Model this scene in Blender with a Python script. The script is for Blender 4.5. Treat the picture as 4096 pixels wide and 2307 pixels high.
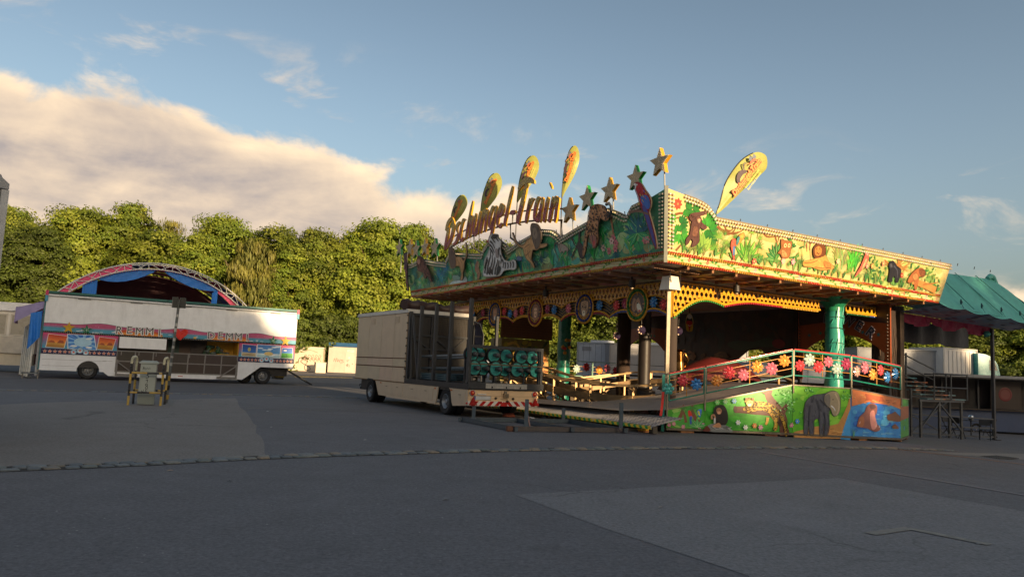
import bpy, bmesh, math, random
import numpy as np
from mathutils import Vector, Matrix
R=random.Random(7)
scene=bpy.context.scene
for o in list(bpy.data.objects): bpy.data.objects.remove(o)
# ---------------------------------------------------------------- camera
FPX=3000.0; CX,CY=2048.0,1153.5; EYE=1.6
PITCH=math.atan(318.5/3000); ROLL=math.radians(2.6)
Fv=Vector((0,math.cos(PITCH),math.sin(PITCH))); U0=Vector((0,-math.sin(PITCH),math.cos(PITCH))); X0=Vector((1,0,0))
Rv=X0*math.cos(ROLL)+U0*math.sin(ROLL); Uv=U0*math.cos(ROLL)-X0*math.sin(ROLL)
EYEP=Vector((0,0,EYE))
cam=bpy.data.cameras.new('camera'); co=bpy.data.objects.new('camera',cam); scene.collection.objects.link(co)
m=Matrix((Rv,Uv,-Fv)).transposed().to_4x4(); m.translation=EYEP; co.matrix_world=m
cam.sensor_width=36; cam.lens=FPX/4096*36; cam.clip_end=3000; cam.clip_start=.05
scene.camera=co
# ---------------------------------------------------------------- light
SUN_AZ=math.atan2(.55,-.835); SUN_EL=math.radians(9.5)
SD=Vector((math.sin(SUN_AZ)*math.cos(SUN_EL),math.cos(SUN_AZ)*math.cos(SUN_EL),math.sin(SUN_EL)))
sl=bpy.data.lights.new('sun','SUN'); sl.energy=4.0; sl.angle=math.radians(.6); sl.color=(1,.72,.42)
so=bpy.data.objects.new('sun',sl); scene.collection.objects.link(so); so.location=(0,0,60)
so.rotation_euler=SD.to_track_quat('Z','Y').to_euler()
scene.view_settings.view_transform='Standard'; scene.view_settings.look='None'
scene.view_settings.exposure=1.15; scene.view_settings.gamma=1.0
# ---------------------------------------------------------------- sky
w=bpy.data.worlds.new('World'); scene.world=w; w.use_nodes=True
nt=w.node_tree; nt.nodes.clear()
def nd(t,**k):
    n=nt.nodes.new(t)
    for a,b in k.items(): setattr(n,a,b)
    return n
def lk(a,b): nt.links.new(a,b)
def mth(op,a,b=None,c=None,clamp=False):
    n=nd('ShaderNodeMath',operation=op,use_clamp=clamp)
    for i,q in enumerate((a,b,c)):
        if q is None: continue
        if isinstance(q,(int,float)): n.inputs[i].default_value=q
        else: lk(q,n.inputs[i])
    return n.outputs[0]
def mapr(v,a,b,c=0,d=1):
    n=nd('ShaderNodeMapRange',interpolation_type='SMOOTHSTEP'); lk(v,n.inputs[0])
    for i,q in enumerate((a,b,c,d)): n.inputs[i+1].default_value=q
    return n.outputs[0]
def mixc(f,a,b):
    n=nd('ShaderNodeMix',data_type='RGBA')
    if isinstance(f,(int,float)): n.inputs[0].default_value=f
    else: lk(f,n.inputs[0])
    for i,q in ((6,a),(7,b)):
        if isinstance(q,tuple): n.inputs[i].default_value=q+(1,)
        else: lk(q,n.inputs[i])
    return n.outputs[2]
sky=nd('ShaderNodeTexSky',sky_type='NISHITA',sun_disc=False,sun_elevation=SUN_EL,sun_rotation=SUN_AZ,altitude=100,air_density=1.0,dust_density=5.5,ozone_density=1.0)
SKYMIX=.10
bgs=nd('ShaderNodeBackground'); bgs.inputs[1].default_value=SKYMIX
hs=nd('ShaderNodeHueSaturation'); hs.inputs['Saturation'].default_value=.98; hs.inputs['Value'].default_value=1.0
lk(sky.outputs[0],hs.inputs['Color'])
tc=nd('ShaderNodeTexCoord'); sep=nd('ShaderNodeSeparateXYZ'); lk(tc.outputs['Generated'],sep.inputs[0])
dx,dy,dz=sep.outputs
az=mth('ARCTAN2',dx,dy); el=mth('ARCSINE',dz)
sc_=nd('ShaderNodeVectorMath',operation='SCALE'); lk(hs.outputs[0],sc_.inputs[0]); lk(mapr(el,.16,.62,1.08,.72),sc_.inputs['Scale'])
lk(mixc(.06,sc_.outputs[0],(2.4,3.4,4.1)),bgs.inputs[0])
def noise(sx,sz,ox,oz,scale,detail,rough,dist=0.0):
    cmb=nd('ShaderNodeCombineXYZ')
    lk(mth('MULTIPLY_ADD',az,sx,ox),cmb.inputs[0]); lk(mth('MULTIPLY_ADD',el,sz,oz),cmb.inputs[1])
    n=nd('ShaderNodeTexNoise'); lk(cmb.outputs[0],n.inputs['Vector'])
    n.inputs['Scale'].default_value=scale; n.inputs['Detail'].default_value=detail; n.inputs['Roughness'].default_value=rough; n.inputs['Distortion'].default_value=dist
    return n.outputs['Fac']
# cloud bank: upper edge (elevation, rad) falls from the left to the right of the view and goes on round the horizon
edge=mth('ADD',mth('MULTIPLY',mth('SINE',mth('MULTIPLY_ADD',az,1.7,3.10)),.10),.217)
big=noise(1,1.5,3.1,.7,3.2,2,.5); puff=noise(1,1.6,1.3,.2,9,7,.58,.25); puffU=noise(1,1.6,1.3-.012,.2+.045,9,7,.58,.25)
top=mth('ADD',edge,mth('ADD',mth('MULTIPLY_ADD',big,.10,-.05),mth('MULTIPLY_ADD',puff,.115,-.0575)))
d=mth('SUBTRACT',top,el)
dens=mapr(d,-.004,.022)
# lit by relief of the puffs, warm where they face the sun
relief=mth('MULTIPLY_ADD',mth('SUBTRACT',puff,puffU),2.2,.40)
rim=mapr(d,.0,.075,1.0,0.0)
low=noise(1,4.5,7.7,1.9,3.0,5,.55,.4)
lit=mth('ADD',mth('MULTIPLY',rim,.55),mth('ADD',mth('MULTIPLY',relief,.55),mth('MULTIPLY_ADD',low,1.8,-.86)),clamp=True)
ccol=mixc(lit,(.235,.205,.195),(.60,.46,.31))
# thin wisps above the bank
wis=noise(1.2,3.2,.4,3.3,5.5,6,.6,.5)
wisp=mth('MULTIPLY',mapr(wis,.54,.74),mapr(mth('SUBTRACT',mth('ADD',edge,.16),el),0,.10))
alpha=mth('MAXIMUM',dens,mth('MULTIPLY',wisp,.55))
alpha=mth('MULTIPLY',alpha,mapr(el,-.12,-.02))
bgc=nd('ShaderNodeBackground'); lk(ccol,bgc.inputs[0]); bgc.inputs[1].default_value=.92
mx=nd('ShaderNodeMixShader'); lk(alpha,mx.inputs[0]); lk(bgs.outputs[0],mx.inputs[1]); lk(bgc.outputs[0],mx.inputs[2])
ow=nd('ShaderNodeOutputWorld'); lk(mx.outputs[0],ow.inputs[0])
# ---------------------------------------------------------------- pixel -> place
def ray(x,y): return (Fv*FPX+Rv*(x-CX)-Uv*(y-CY)).normalized()
def sst(t): t=min(1,max(0,t)); return t*t*(3-2*t)
def gz(x,y=0):
    t=x-9.5; s=.5*(t+math.sqrt(t*t+4))
    return -math.tanh(.052*s)+.5*sst((y-45)/28)*sst((16-x)/12)
def atz(x,y,z=0.0):
    d=ray(x,y); return EYEP+d*((z-EYE)/d.z)
def gnd(x,y):
    z=0.0
    for i in range(50):
        q=atz(x,y,z); z=.5*z+.5*gz(q.x,q.y)
    q=atz(x,y,z); q.z=gz(q.x,q.y); return q
def atD(x,y,D):
    d=ray(x,y); return EYEP+d*(D/d.y)
A0=math.radians(31.3); U=Vector((math.cos(A0),math.sin(A0),0)); V=Vector((-math.sin(A0),math.cos(A0),0)); ZZ=Vector((0,0,1))
class Plane:            # a flat face: s along d, t up along up, n outward
    def __init__(s,P0,d,n,tilt=0.0):
        s.P=Vector(P0); s.d=d.normalized(); out=n.normalized(); s.up=ZZ+out*tilt
        s.n=s.d.cross(s.up).normalized()
        if s.n.dot(out)<0: s.n=-s.n
    def pt(s,a,b,off=0.0): return s.P+s.d*a+s.up*b+s.n*off
    def px(s,x,y,off=0.0):
        d=ray(x,y); q=EYEP+d*((s.P+s.n*off-EYEP).dot(s.n)/d.dot(s.n)); r=q-s.P-s.n*off
        b=r.z/s.up.z; return ((r-s.up*b).dot(s.d),b)
# ---------------------------------------------------------------- mesh helpers
def L(c):
    return tuple(((x/255)/12.92 if x/255<=.04045 else ((x/255+.055)/1.055)**2.4) for x in c)
LOC={}
COL=scene.collection
def props(o,label=None,cat=None,group=None,kind=None):
    if label: o['label']=label
    if cat: o['category']=cat
    if group: o['group']=group
    if kind: o['kind']=kind
    return o
def thing(name,loc,label,cat,group=None):
    o=bpy.data.objects.new(name,None); o.empty_display_size=.2; COL.objects.link(o); o.location=loc; LOC[o]=Vector(loc)
    return props(o,label,cat,group)
def dup(o,parent=None,delta=None,label=None):
    c=o.copy(); COL.objects.link(c)
    if parent is not None: c.parent=parent
    if delta is not None: c.location=Vector(o.location)+Vector(delta)
    if label: c['label']=label
    LOC[c]=LOC.get(o,Vector())+(Vector(delta) if delta is not None else Vector())
    for ch in list(o.children): dup(ch,c)
    return c
class MB:
    def __init__(s,T=None): s.v=[];s.f=[];s.c=[];s.m=[];s.sm=[];s.T=T
    def add(s,vs,fs,col,m=0,sm=False):
        b=len(s.v); T=s.T
        for q in vs: s.v.append(tuple(T(q)) if T else tuple(q))
        for f in fs: s.f.append(tuple(b+i for i in f)); s.c.append(col); s.m.append(m); s.sm.append(sm)
    def box(s,x0,x1,y0,y1,z0,z1,col,m=0):
        s.add([(x,y,z) for z in(z0,z1) for y in(y0,y1) for x in(x0,x1)],[(0,2,3,1),(4,5,7,6),(0,1,5,4),(2,6,7,3),(0,4,6,2),(1,3,7,5)],col,m)
    def beam(s,p,q,w,h,col,m=0,upv=(0,0,1)):
        p=Vector(p);q=Vector(q);d=(q-p).normalized();up=Vector(upv)
        if abs(d.dot(up))>.98: up=Vector((0.3,1,0)).normalized() if abs(d.z)>.9 else Vector((0,0,1))
        x=d.cross(up).normalized()*w/2; y=x.cross(d).normalized()*h/2
        s.add([a+x*i+y*j for a in(p,q) for i,j in((-1,-1),(1,-1),(1,1),(-1,1))],[(3,2,1,0),(4,5,6,7),(0,1,5,4),(1,2,6,5),(2,3,7,6),(3,0,4,7)],col,m)
    def pipe(s,pts,r,col,n=8,m=0,closed=False,cap=True):
        pts=[Vector(p) for p in pts]; N=len(pts); vs=[]; 
        for i,p in enumerate(pts):
            a=pts[i-1] if (i>0 or closed) else p; b=pts[(i+1)%N] if (i<N-1 or closed) else p
            d=(b-a).normalized(); up=Vector((0,0,1)) if abs(d.z)<.95 else Vector((.3,1,0)).normalized()
            x=d.cross(up).normalized(); y=x.cross(d); rr=r[i] if isinstance(r,(list,tuple)) else r
            vs+=[p+x*math.cos(2*math.pi*k/n)*rr+y*math.sin(2*math.pi*k/n)*rr for k in range(n)]
        fs=[]
        for i in range(N if closed else N-1):
            j=(i+1)%N
            for k in range(n): fs.append((i*n+k,i*n+(k+1)%n,j*n+(k+1)%n,j*n+k))
        s.add(vs,fs,col,m,True)
        if cap and not closed:
            s.add(vs[:n],[tuple(range(n))[::-1]],col,m); s.add(vs[-n:],[tuple(range(n))],col,m)
    def lathe(s,c,ax,prof,col,n=16,m=0,cols=None):     # prof: (radius, height along ax)
        c=Vector(c);ax=Vector(ax).normalized();t=Vector((0,0,1)) if abs(ax.z)<.9 else Vector((1,0,0))
        x=ax.cross(t).normalized();y=ax.cross(x); vs=[]
        for r,h in prof: vs+=[c+ax*h+(x*math.cos(2*math.pi*k/n)+y*math.sin(2*math.pi*k/n))*r for k in range(n)]
        for i in range(len(prof)-1):
            s.add(vs[i*n:(i+2)*n],[(k,(k+1)%n,n+(k+1)%n,n+k) for k in range(n)],cols[i] if cols else col,m,True)
    def poly(s,pts,col,m=0): s.add(pts,[tuple(range(len(pts)))],col,m)
    def extr(s,pts,d,col,m=0,side=None):                # pts: 3D outline, d: extrusion vector (front = pts+d)
        n=len(pts); d=Vector(d); P=[Vector(p) for p in pts]; Q=[p+d for p in P]
        s.add(Q,[tuple(range(n))],col,m); s.add(P,[tuple(range(n))[::-1]],side or col,m)
        s.add(P+Q,[(i,(i+1)%n,n+(i+1)%n,n+i) for i in range(n)],side or col,m)
    def ball(s,c,r,col,m=0,sx=1,sz=1):
        c=Vector(c); t=(1+5**.5)/2; k=r/math.sqrt(1+t*t)
        vs=[(-1,t,0),(1,t,0),(-1,-t,0),(1,-t,0),(0,-1,t),(0,1,t),(0,-1,-t),(0,1,-t),(t,0,-1),(t,0,1),(-t,0,-1),(-t,0,1)]
        fs=[(0,11,5),(0,5,1),(0,1,7),(0,7,10),(0,10,11),(1,5,9),(5,11,4),(11,10,2),(10,7,6),(7,1,8),(3,9,4),(3,4,2),(3,2,6),(3,6,8),(3,8,9),(4,9,5),(2,4,11),(6,2,10),(8,6,7),(9,8,1)]
        s.add([c+Vector(q)*k for q in vs],fs,col,m,True)
    def mesh(s,name,off=Vector((0,0,0)),mats=()):
        me=bpy.data.meshes.new(name)
        me.from_pydata([(a-off.x,b-off.y,c-off.z) for a,b,c in s.v],[],s.f)
        ca=me.color_attributes.new('Col','FLOAT_COLOR','CORNER')
        n=len(me.loops); arr=np.ones((n,4),dtype=np.float32); i=0
        lt=np.array([len(f) for f in s.f]); arr[:,:3]=np.repeat(np.array(s.c,dtype=np.float32).reshape(-1,3),lt,axis=0)
        ca.data.foreach_set('color',arr.ravel())
        me.polygons.foreach_set('material_index',s.m); me.polygons.foreach_set('use_smooth',s.sm)
        for q in mats: me.materials.append(q)
        me.update(); return me
    def build(s,name,parent,mats,label=None,cat=None,group=None,kind=None):
        off=LOC[parent] if parent is not None else Vector((0,0,0))
        if parent is None and s.v:
            a=np.array(s.v); off=Vector((a[:,0].mean(),a[:,1].mean(),a[:,2].min()))
        mats=mats if isinstance(mats,(list,tuple)) else [mats]
        o=bpy.data.objects.new(name,s.mesh(name,off,mats)); COL.objects.link(o)
        if parent is not None: o.parent=parent; LOC[o]=LOC[parent]
        else: o.location=off; LOC[o]=off
        return props(o,label,cat,group,kind)
def frame(O,x,y,z=ZZ):
    O=Vector(O);x=Vector(x);y=Vector(y);z=Vector(z)
    return lambda q: O+x*q[0]+y*q[1]+z*q[2]
def smooth(pts,closed=True,n=4):                         # Catmull-Rom through control points (2D)
    out=[];N=len(pts)
    rng=range(N) if closed else range(N-1)
    for i in rng:
        p0=pts[i-1] if (closed or i>0) else pts[i]; p1=pts[i]; p2=pts[(i+1)%N]; p3=pts[(i+2)%N] if (closed or i<N-2) else pts[i+1]
        for k in range(n):
            t=k/n; out.append(tuple(.5*((2*b)+(c-a)*t+(2*a-5*b+4*c-d)*t*t+(3*b-a-3*c+d)*t**3) for a,b,c,d in zip(p0,p1,p2,p3)))
    if not closed: out.append(tuple(pts[-1]))
    return out
# ---------------------------------------------------------------- materials
def mat(name,col=None,rough=.5,metal=0.0,spec=.5,var=.15,scale=3.0,bump=0.0,bscale=40,stretch=(1,1,1),trans=0.0,coat=0.0,dirt=0.0):
    M=bpy.data.materials.new(name); M.use_nodes=True; t=M.node_tree; b=t.nodes['Principled BSDF']
    if col is None:
        a=t.nodes.new('ShaderNodeVertexColor'); a.layer_name='Col'; src=a.outputs[0]
    else:
        a=t.nodes.new('ShaderNodeRGB'); a.outputs[0].default_value=tuple(col)+(1,); src=a.outputs[0]
    tcn=t.nodes.new('ShaderNodeTexCoord'); mp=t.nodes.new('ShaderNodeMapping'); mp.inputs['Scale'].default_value=stretch
    t.links.new(tcn.outputs['Object'],mp.inputs[0])
    n=t.nodes.new('ShaderNodeTexNoise'); n.inputs['Scale'].default_value=scale; n.inputs['Detail'].default_value=6; n.inputs['Roughness'].default_value=.65
    t.links.new(mp.outputs[0],n.inputs['Vector'])
    mr=t.nodes.new('ShaderNodeMapRange'); mr.inputs[1].default_value=.25; mr.inputs[2].default_value=.75; mr.inputs[3].default_value=1-var; mr.inputs[4].default_value=1+var
    t.links.new(n.outputs['Fac'],mr.inputs[0])
    mu=t.nodes.new('ShaderNodeVectorMath'); mu.operation='SCALE'; t.links.new(src,mu.inputs[0]); t.links.new(mr.outputs[0],mu.inputs['Scale'])
    out=mu.outputs[0]
    if dirt>0:
        n2=t.nodes.new('ShaderNodeTexNoise'); n2.inputs['Scale'].default_value=scale*.7; n2.inputs['Detail'].default_value=9; n2.inputs['Roughness'].default_value=.75
        mp2=t.nodes.new('ShaderNodeMapping'); mp2.inputs['Scale'].default_value=(1.6,1.6,.35); t.links.new(tcn.outputs['Object'],mp2.inputs[0]); t.links.new(mp2.outputs[0],n2.inputs['Vector'])
        mr2=t.nodes.new('ShaderNodeMapRange'); mr2.inputs[1].default_value=.5; mr2.inputs[2].default_value=.8; mr2.inputs[4].default_value=dirt
        t.links.new(n2.outputs['Fac'],mr2.inputs[0])
        mi=t.nodes.new('ShaderNodeMix'); mi.data_type='RGBA'; t.links.new(mr2.outputs[0],mi.inputs[0]); t.links.new(out,mi.inputs[6]); mi.inputs[7].default_value=(.10,.085,.065,1); out=mi.outputs[2]
    t.links.new(out,b.inputs['Base Color'])
    rr=t.nodes.new('ShaderNodeMapRange'); rr.inputs[3].default_value=max(.04,rough-.1); rr.inputs[4].default_value=min(1,rough+.1); t.links.new(n.outputs['Fac'],rr.inputs[0]); t.links.new(rr.outputs[0],b.inputs['Roughness'])
    b.inputs['Metallic'].default_value=metal; b.inputs['Specular IOR Level'].default_value=spec; b.inputs['Coat Weight'].default_value=coat
    if trans: b.inputs['Transmission Weight'].default_value=trans
    if bump>0:
        nb=t.nodes.new('ShaderNodeTexNoise'); nb.inputs['Scale'].default_value=bscale; nb.inputs['Detail'].default_value=4
        t.links.new(mp.outputs[0],nb.inputs['Vector']); bu=t.nodes.new('ShaderNodeBump'); bu.inputs['Strength'].default_value=bump; bu.inputs['Distance'].default_value=.02
        t.links.new(nb.outputs['Fac'],bu.inputs['Height']); t.links.new(bu.outputs[0],b.inputs['Normal'])
    return M
M_paint=mat('paint',rough=.45,var=.08,scale=2.5,dirt=.22)
M_gloss=mat('gloss_paint',rough=.28,var=.08,scale=3,dirt=.2)
M_mural=mat('mural_paint',rough=.4,var=.16,scale=5,dirt=.12)
M_steel=mat('galvanised_steel',rough=.45,metal=.7,var=.2,scale=8,dirt=.3)
M_dark=mat('painted_steel',rough=.5,var=.2,scale=6,dirt=.06)
M_rub=mat('rubber',rough=.75,var=.25,scale=9,bump=.2)
M_cloth=mat('tarpaulin',rough=.5,var=.18,scale=3,bump=.8,bscale=3.5)
M_wood=mat('wood',rough=.75,var=.3,scale=5,bump=.3,bscale=12,stretch=(1,1,.15))
M_chrome=mat('chrome',rough=.2,metal=1.0,var=.1)
M_bulb=mat('bulb_glass',rough=.15,var=.06,coat=.5)
M_bark=mat('bark',rough=.9,var=.35,scale=4,bump=.6,bscale=8,stretch=(1,1,.2))
M_glass=mat('dark_glass',col=(.02,.025,.03),rough=.08,var=.05)
def leafmat(name):
    M=bpy.data.materials.new(name); M.use_nodes=True; t=M.node_tree; b=t.nodes['Principled BSDF']
    a=t.nodes.new('ShaderNodeVertexColor'); a.layer_name='Col'
    n=t.nodes.new('ShaderNodeTexNoise'); n.inputs['Scale'].default_value=.35; n.inputs['Detail'].default_value=3
    tcn=t.nodes.new('ShaderNodeTexCoord'); t.links.new(tcn.outputs['Object'],n.inputs['Vector'])
    mr=t.nodes.new('ShaderNodeMapRange'); mr.inputs[1].default_value=.3; mr.inputs[2].default_value=.7; mr.inputs[3].default_value=.75; mr.inputs[4].default_value=1.2; t.links.new(n.outputs['Fac'],mr.inputs[0])
    oi=t.nodes.new('ShaderNodeObjectInfo'); m1=t.nodes.new('ShaderNodeMapRange'); m1.inputs[3].default_value=.88; m1.inputs[4].default_value=1.42; t.links.new(oi.outputs['Random'],m1.inputs[0]); m2=t.nodes.new('ShaderNodeMath'); m2.operation='MULTIPLY'; t.links.new(m1.outputs[0],m2.inputs[0]); t.links.new(mr.outputs[0],m2.inputs[1])
    mu=t.nodes.new('ShaderNodeVectorMath'); mu.operation='SCALE'; t.links.new(a.outputs[0],mu.inputs[0]); t.links.new(m2.outputs[0],mu.inputs['Scale'])
    t.links.new(mu.outputs[0],b.inputs['Base Color']); b.inputs['Roughness'].default_value=.55; b.inputs['Specular IOR Level'].default_value=.3
    tr=t.nodes.new('ShaderNodeBsdfTranslucent'); t.links.new(mu.outputs[0],tr.inputs[0])
    ms=t.nodes.new('ShaderNodeMixShader'); ms.inputs[0].default_value=.38; o=t.nodes['Material Output']
    t.links.new(b.outputs[0],ms.inputs[1]); t.links.new(tr.outputs[0],ms.inputs[2]); t.links.new(ms.outputs[0],o.inputs[0])
    return M
M_leaf=leafmat('leaves')
WHITE=L((225,225,222)); BLACK=L((22,22,24))
# ================================================================ GROUND
def asphalt(name,base,var,speck=.5,warm=0.0):
    M=bpy.data.materials.new(name); M.use_nodes=True; t=M.node_tree; b=t.nodes['Principled BSDF']
    tcn=t.nodes.new('ShaderNodeTexCoord')
    def N(scale,detail,rough=.6,dist=0):
        n=t.nodes.new('ShaderNodeTexNoise'); n.inputs['Scale'].default_value=scale; n.inputs['Detail'].default_value=detail; n.inputs['Roughness'].default_value=rough; n.inputs['Distortion'].default_value=dist
        t.links.new(tcn.outputs['Object'],n.inputs['Vector']); return n.outputs['Fac']
    def MR(v,a,b_,c,d):
        n=t.nodes.new('ShaderNodeMapRange'); t.links.new(v,n.inputs[0])
        for i,q in enumerate((a,b_,c,d)): n.inputs[i+1].default_value=q
        return n.outputs[0]
    def MX(f,a,b_,mode='MIX'):
        n=t.nodes.new('ShaderNodeMix'); n.data_type='RGBA'; n.blend_type=mode
        if isinstance(f,float): n.inputs[0].default_value=f
        else: t.links.new(f,n.inputs[0])
        for i,q in ((6,a),(7,b_)):
            if isinstance(q,tuple): n.inputs[i].default_value=q+(1,)
            else: t.links.new(q,n.inputs[i])
        return n.outputs[2]
    big=N(.22,5,.6,.6); mid=N(1.7,6,.7); fine=N(55,3,.6)
    c=MX(MR(big,.3,.7,0,1),tuple(x*(1-var) for x in base),tuple(x*(1+var) for x in base))
    c=MX(MR(mid,.35,.75,0,.5),c,tuple(x*.72 for x in base))
    c=MX(MR(fine,.3,.7,0,.5),c,tuple(x*1.6 for x in base))
    c=MX(MR(N(20,5,.8),.40,.68,0,.85),c,tuple(x*.5 for x in base))
    c=MX(MR(N(.6,7,.72,1.2),.56,.70,0,.38),c,tuple(x*.55 for x in base))
    c=MX(MR(N(.35,6,.7,.8),.58,.75,0,.35),c,tuple(x*1.45 for x in base))
    vo=t.nodes.new('ShaderNodeTexVoronoi'); vo.inputs['Scale'].default_value=38; t.links.new(tcn.outputs['Object'],vo.inputs['Vector'])
    sp=t.nodes.new('ShaderNodeMath'); sp.operation='MULTIPLY'; t.links.new(MR(vo.outputs['Distance'],.06,.20,speck,0),sp.inputs[0]); t.links.new(MR(N(9,2),.52,.62,0,1),sp.inputs[1])
    c=MX(sp.outputs[0],c,(.40,.39,.37))
    v2=t.nodes.new('ShaderNodeTexVoronoi'); v2.inputs['Scale'].default_value=9; t.links.new(tcn.outputs['Object'],v2.inputs['Vector'])
    s2=t.nodes.new('ShaderNodeMath'); s2.operation='MULTIPLY'; t.links.new(MR(v2.outputs['Distance'],.05,.13,.85,0),s2.inputs[0]); t.links.new(MR(N(2.3,3),.53,.60,0,1),s2.inputs[1])
    c=MX(s2.outputs[0],c,(.46,.44,.41))
    # hairline cracks
    vc=t.nodes.new('ShaderNodeTexVoronoi'); vc.feature='DISTANCE_TO_EDGE'; vc.inputs['Scale'].default_value=.33
    wv=t.nodes.new('ShaderNodeTexNoise'); wv.inputs['Scale'].default_value=1.1; wv.inputs['Detail'].default_value=5; t.links.new(tcn.outputs['Object'],wv.inputs['Vector'])
    ad=t.nodes.new('ShaderNodeVectorMath'); ad.operation='MULTIPLY_ADD'; t.links.new(wv.outputs['Color'],ad.inputs[0]); ad.inputs[1].default_value=(1.6,1.6,0); t.links.new(tcn.outputs['Object'],ad.inputs[2]); t.links.new(ad.outputs[0],vc.inputs['Vector'])
    cr=t.nodes.new('ShaderNodeMath'); cr.operation='MULTIPLY'; t.links.new(MR(vc.outputs['Distance'],.0,.010,.5,0),cr.inputs[0]); t.links.new(MR(N(.14,2),.52,.62,0,1),cr.inputs[1])
    c=MX(cr.outputs[0],c,(.02,.02,.02))
    t.links.new(c,b.inputs['Base Color'])
    t.links.new(MR(mid,.3,.7,.78,.95),b.inputs['Roughness']); b.inputs['Specular IOR Level'].default_value=.35
    bu=t.nodes.new('ShaderNodeBump'); bu.inputs['Strength'].default_value=.35; bu.inputs['Distance'].default_value=.006; t.links.new(N(75,3),bu.inputs['Height']); t.links.new(bu.outputs[0],b.inputs['Normal'])
    return M
M_asph=asphalt('asphalt',(.170,.166,.174),.12)
M_asph_old=asphalt('old_asphalt',(.250,.227,.208),.16,.6)
M_asph_new=asphalt('patch_asphalt',(.235,.230,.234),.08,.25)
M_asph_dk=asphalt('smooth_asphalt',(.130,.127,.132),.10,.3)
M_line=mat('worn_or_sunlit_line',rough=.8,var=.35,scale=7,dirt=.5)
M_conc=mat('concrete',rough=.85,var=.2,scale=3,bump=.2,dirt=.3)
def axis(lo,hi,step,far):
    a=[]; q=lo
    while q<=hi: a.append(q); q+=step
    pre=[];d=step;q=lo
    while q>-far: d*=1.6; q-=d; pre.append(q)
    d=step;q=a[-1];post=[]
    while q<far: d*=1.6; q+=d; post.append(q)
    return pre[::-1]+a+post
gx=axis(-30,46,1,1500); gy=axis(-4,80,1.2,1500)
g=MB(); nx=len(gx)
g.add([(x,y,gz(x,y)) for y in gy for x in gx],[(j*nx+i,j*nx+i+1,(j+1)*nx+i+1,(j+1)*nx+i) for j in range(len(gy)-1) for i in range(nx-1)],(.05,.05,.05),sm=True)
ground=bpy.data.objects.new('asphalt_ground',g.mesh('asphalt_ground',mats=[M_asph])); COL.objects.link(ground); ground['kind']='structure'; LOC[ground]=Vector()
def sheet(name,pts,dz,mt,col=(.5,.5,.5),maxe=1.3,parent=None):
    bm=bmesh.new(); bm.faces.new([bm.verts.new((p[0],p[1],0)) for p in pts]); bmesh.ops.triangulate(bm,faces=bm.faces[:])
    for k in range(7):
        es=[e for e in bm.edges if e.calc_length()>maxe]
        if not es: break
        bmesh.ops.subdivide_edges(bm,edges=es,cuts=1); bmesh.ops.triangulate(bm,faces=bm.faces[:])
    for q in bm.verts: q.co.z=gz(q.co.x,q.co.y)+dz
    me=bpy.data.meshes.new(name); bm.to_mesh(me); bm.free()
    for p in me.polygons:
        if p.normal.z<0: p.flip()
    ca=me.color_attributes.new('Col','FLOAT_COLOR','CORNER'); ca.data.foreach_set('color',np.tile(np.array(col+(1,),dtype=np.float32),len(me.loops)))
    me.materials.append(mt); o=bpy.data.objects.new(name,me); COL.objects.link(o); o['kind']='structure'; return o
def pxs(*p): return [gnd(*q).xy for q in p]
wob=lambda P,n=6,a=.05:[tuple((Vector(p)*(1-k/n)+Vector(P[(i+1)%len(P)])*(k/n))+Vector((R.uniform(-a,a),R.uniform(-a,a)))) for i,p in enumerate(P) for k in range(n)]
sheet('old_asphalt_patch',wob(pxs((-500,1880),(-500,1640),(300,1605),(940,1592),(1010,1690),(1085,1838),(700,1845),(0,1866)),8,.06),.004,M_asph_old)
sheet('road_strip',pxs((-700,1558),(0,1553),(700,1569),(1440,1583),(1900,1600),(1900,1545),(1200,1528),(700,1518),(0,1510),(-700,1505)),.004,M_asph_dk)
sheet('light_asphalt_patch',pxs((2060,1978),(2700,1944),(3352,1912),(4096,2045),(5200,2250),(5200,2900),(3500,2900),(2994,2302),(2414,2111)),.004,M_asph_new)
sheet('concrete_slab',pxs((3690,1808),(4400,1815),(4400,1848),(4096,1838)),.004,M_conc,L((135,132,128)))
sheet('pavement_slab',pxs((470,1608),(560,1592),(705,1600),(690,1622),(600,1618)),.004,M_conc,L((120,117,112)))
def line(name,p,q,w,col,dz=.008):
    a,b=gnd(*p).xy,gnd(*q).xy; d=(b-a).normalized(); n=Vector((-d.y,d.x))*w/2
    return sheet(name,[a+n,a-n,b-n,b+n],dz,M_line,col,1.0)
line('paint_or_sun_line',(3037,1806),(4300,2014),.13,L((140,134,136)))
line('paint_or_sun_line',(3560,1793),(4200,1870),.12,L((178,120,62)))  # streak of low sun on the ground, its orange light put into the colour
line('paint_or_sun_line',(985,1632),(1745,1652),.10,L((128,124,116)))
line('paint_or_sun_line',(1010,1505),(1290,1512),.16,L((200,190,165)))
line('painted_marking',(3480,2137),(3640,2114),.14,L((142,138,130)),.012)
line('painted_marking',(3628,2114),(3960,2180),.14,L((142,138,130)),.012)
# drain covers
dc=MB(); q=gnd(3990,1830)
dc.T=frame(q,U,V); dc.box(-.5,.5,-.3,.3,.005,.02,L((70,66,62)))
for k in range(9): dc.box(-.45,.45,-.26+k*.06,-.235+k*.06,.02,.03,L((50,47,45)))
dc.build('drain_cover',None,M_dark,'dark iron drain cover set in the pale concrete slab','drain cover')
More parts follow.
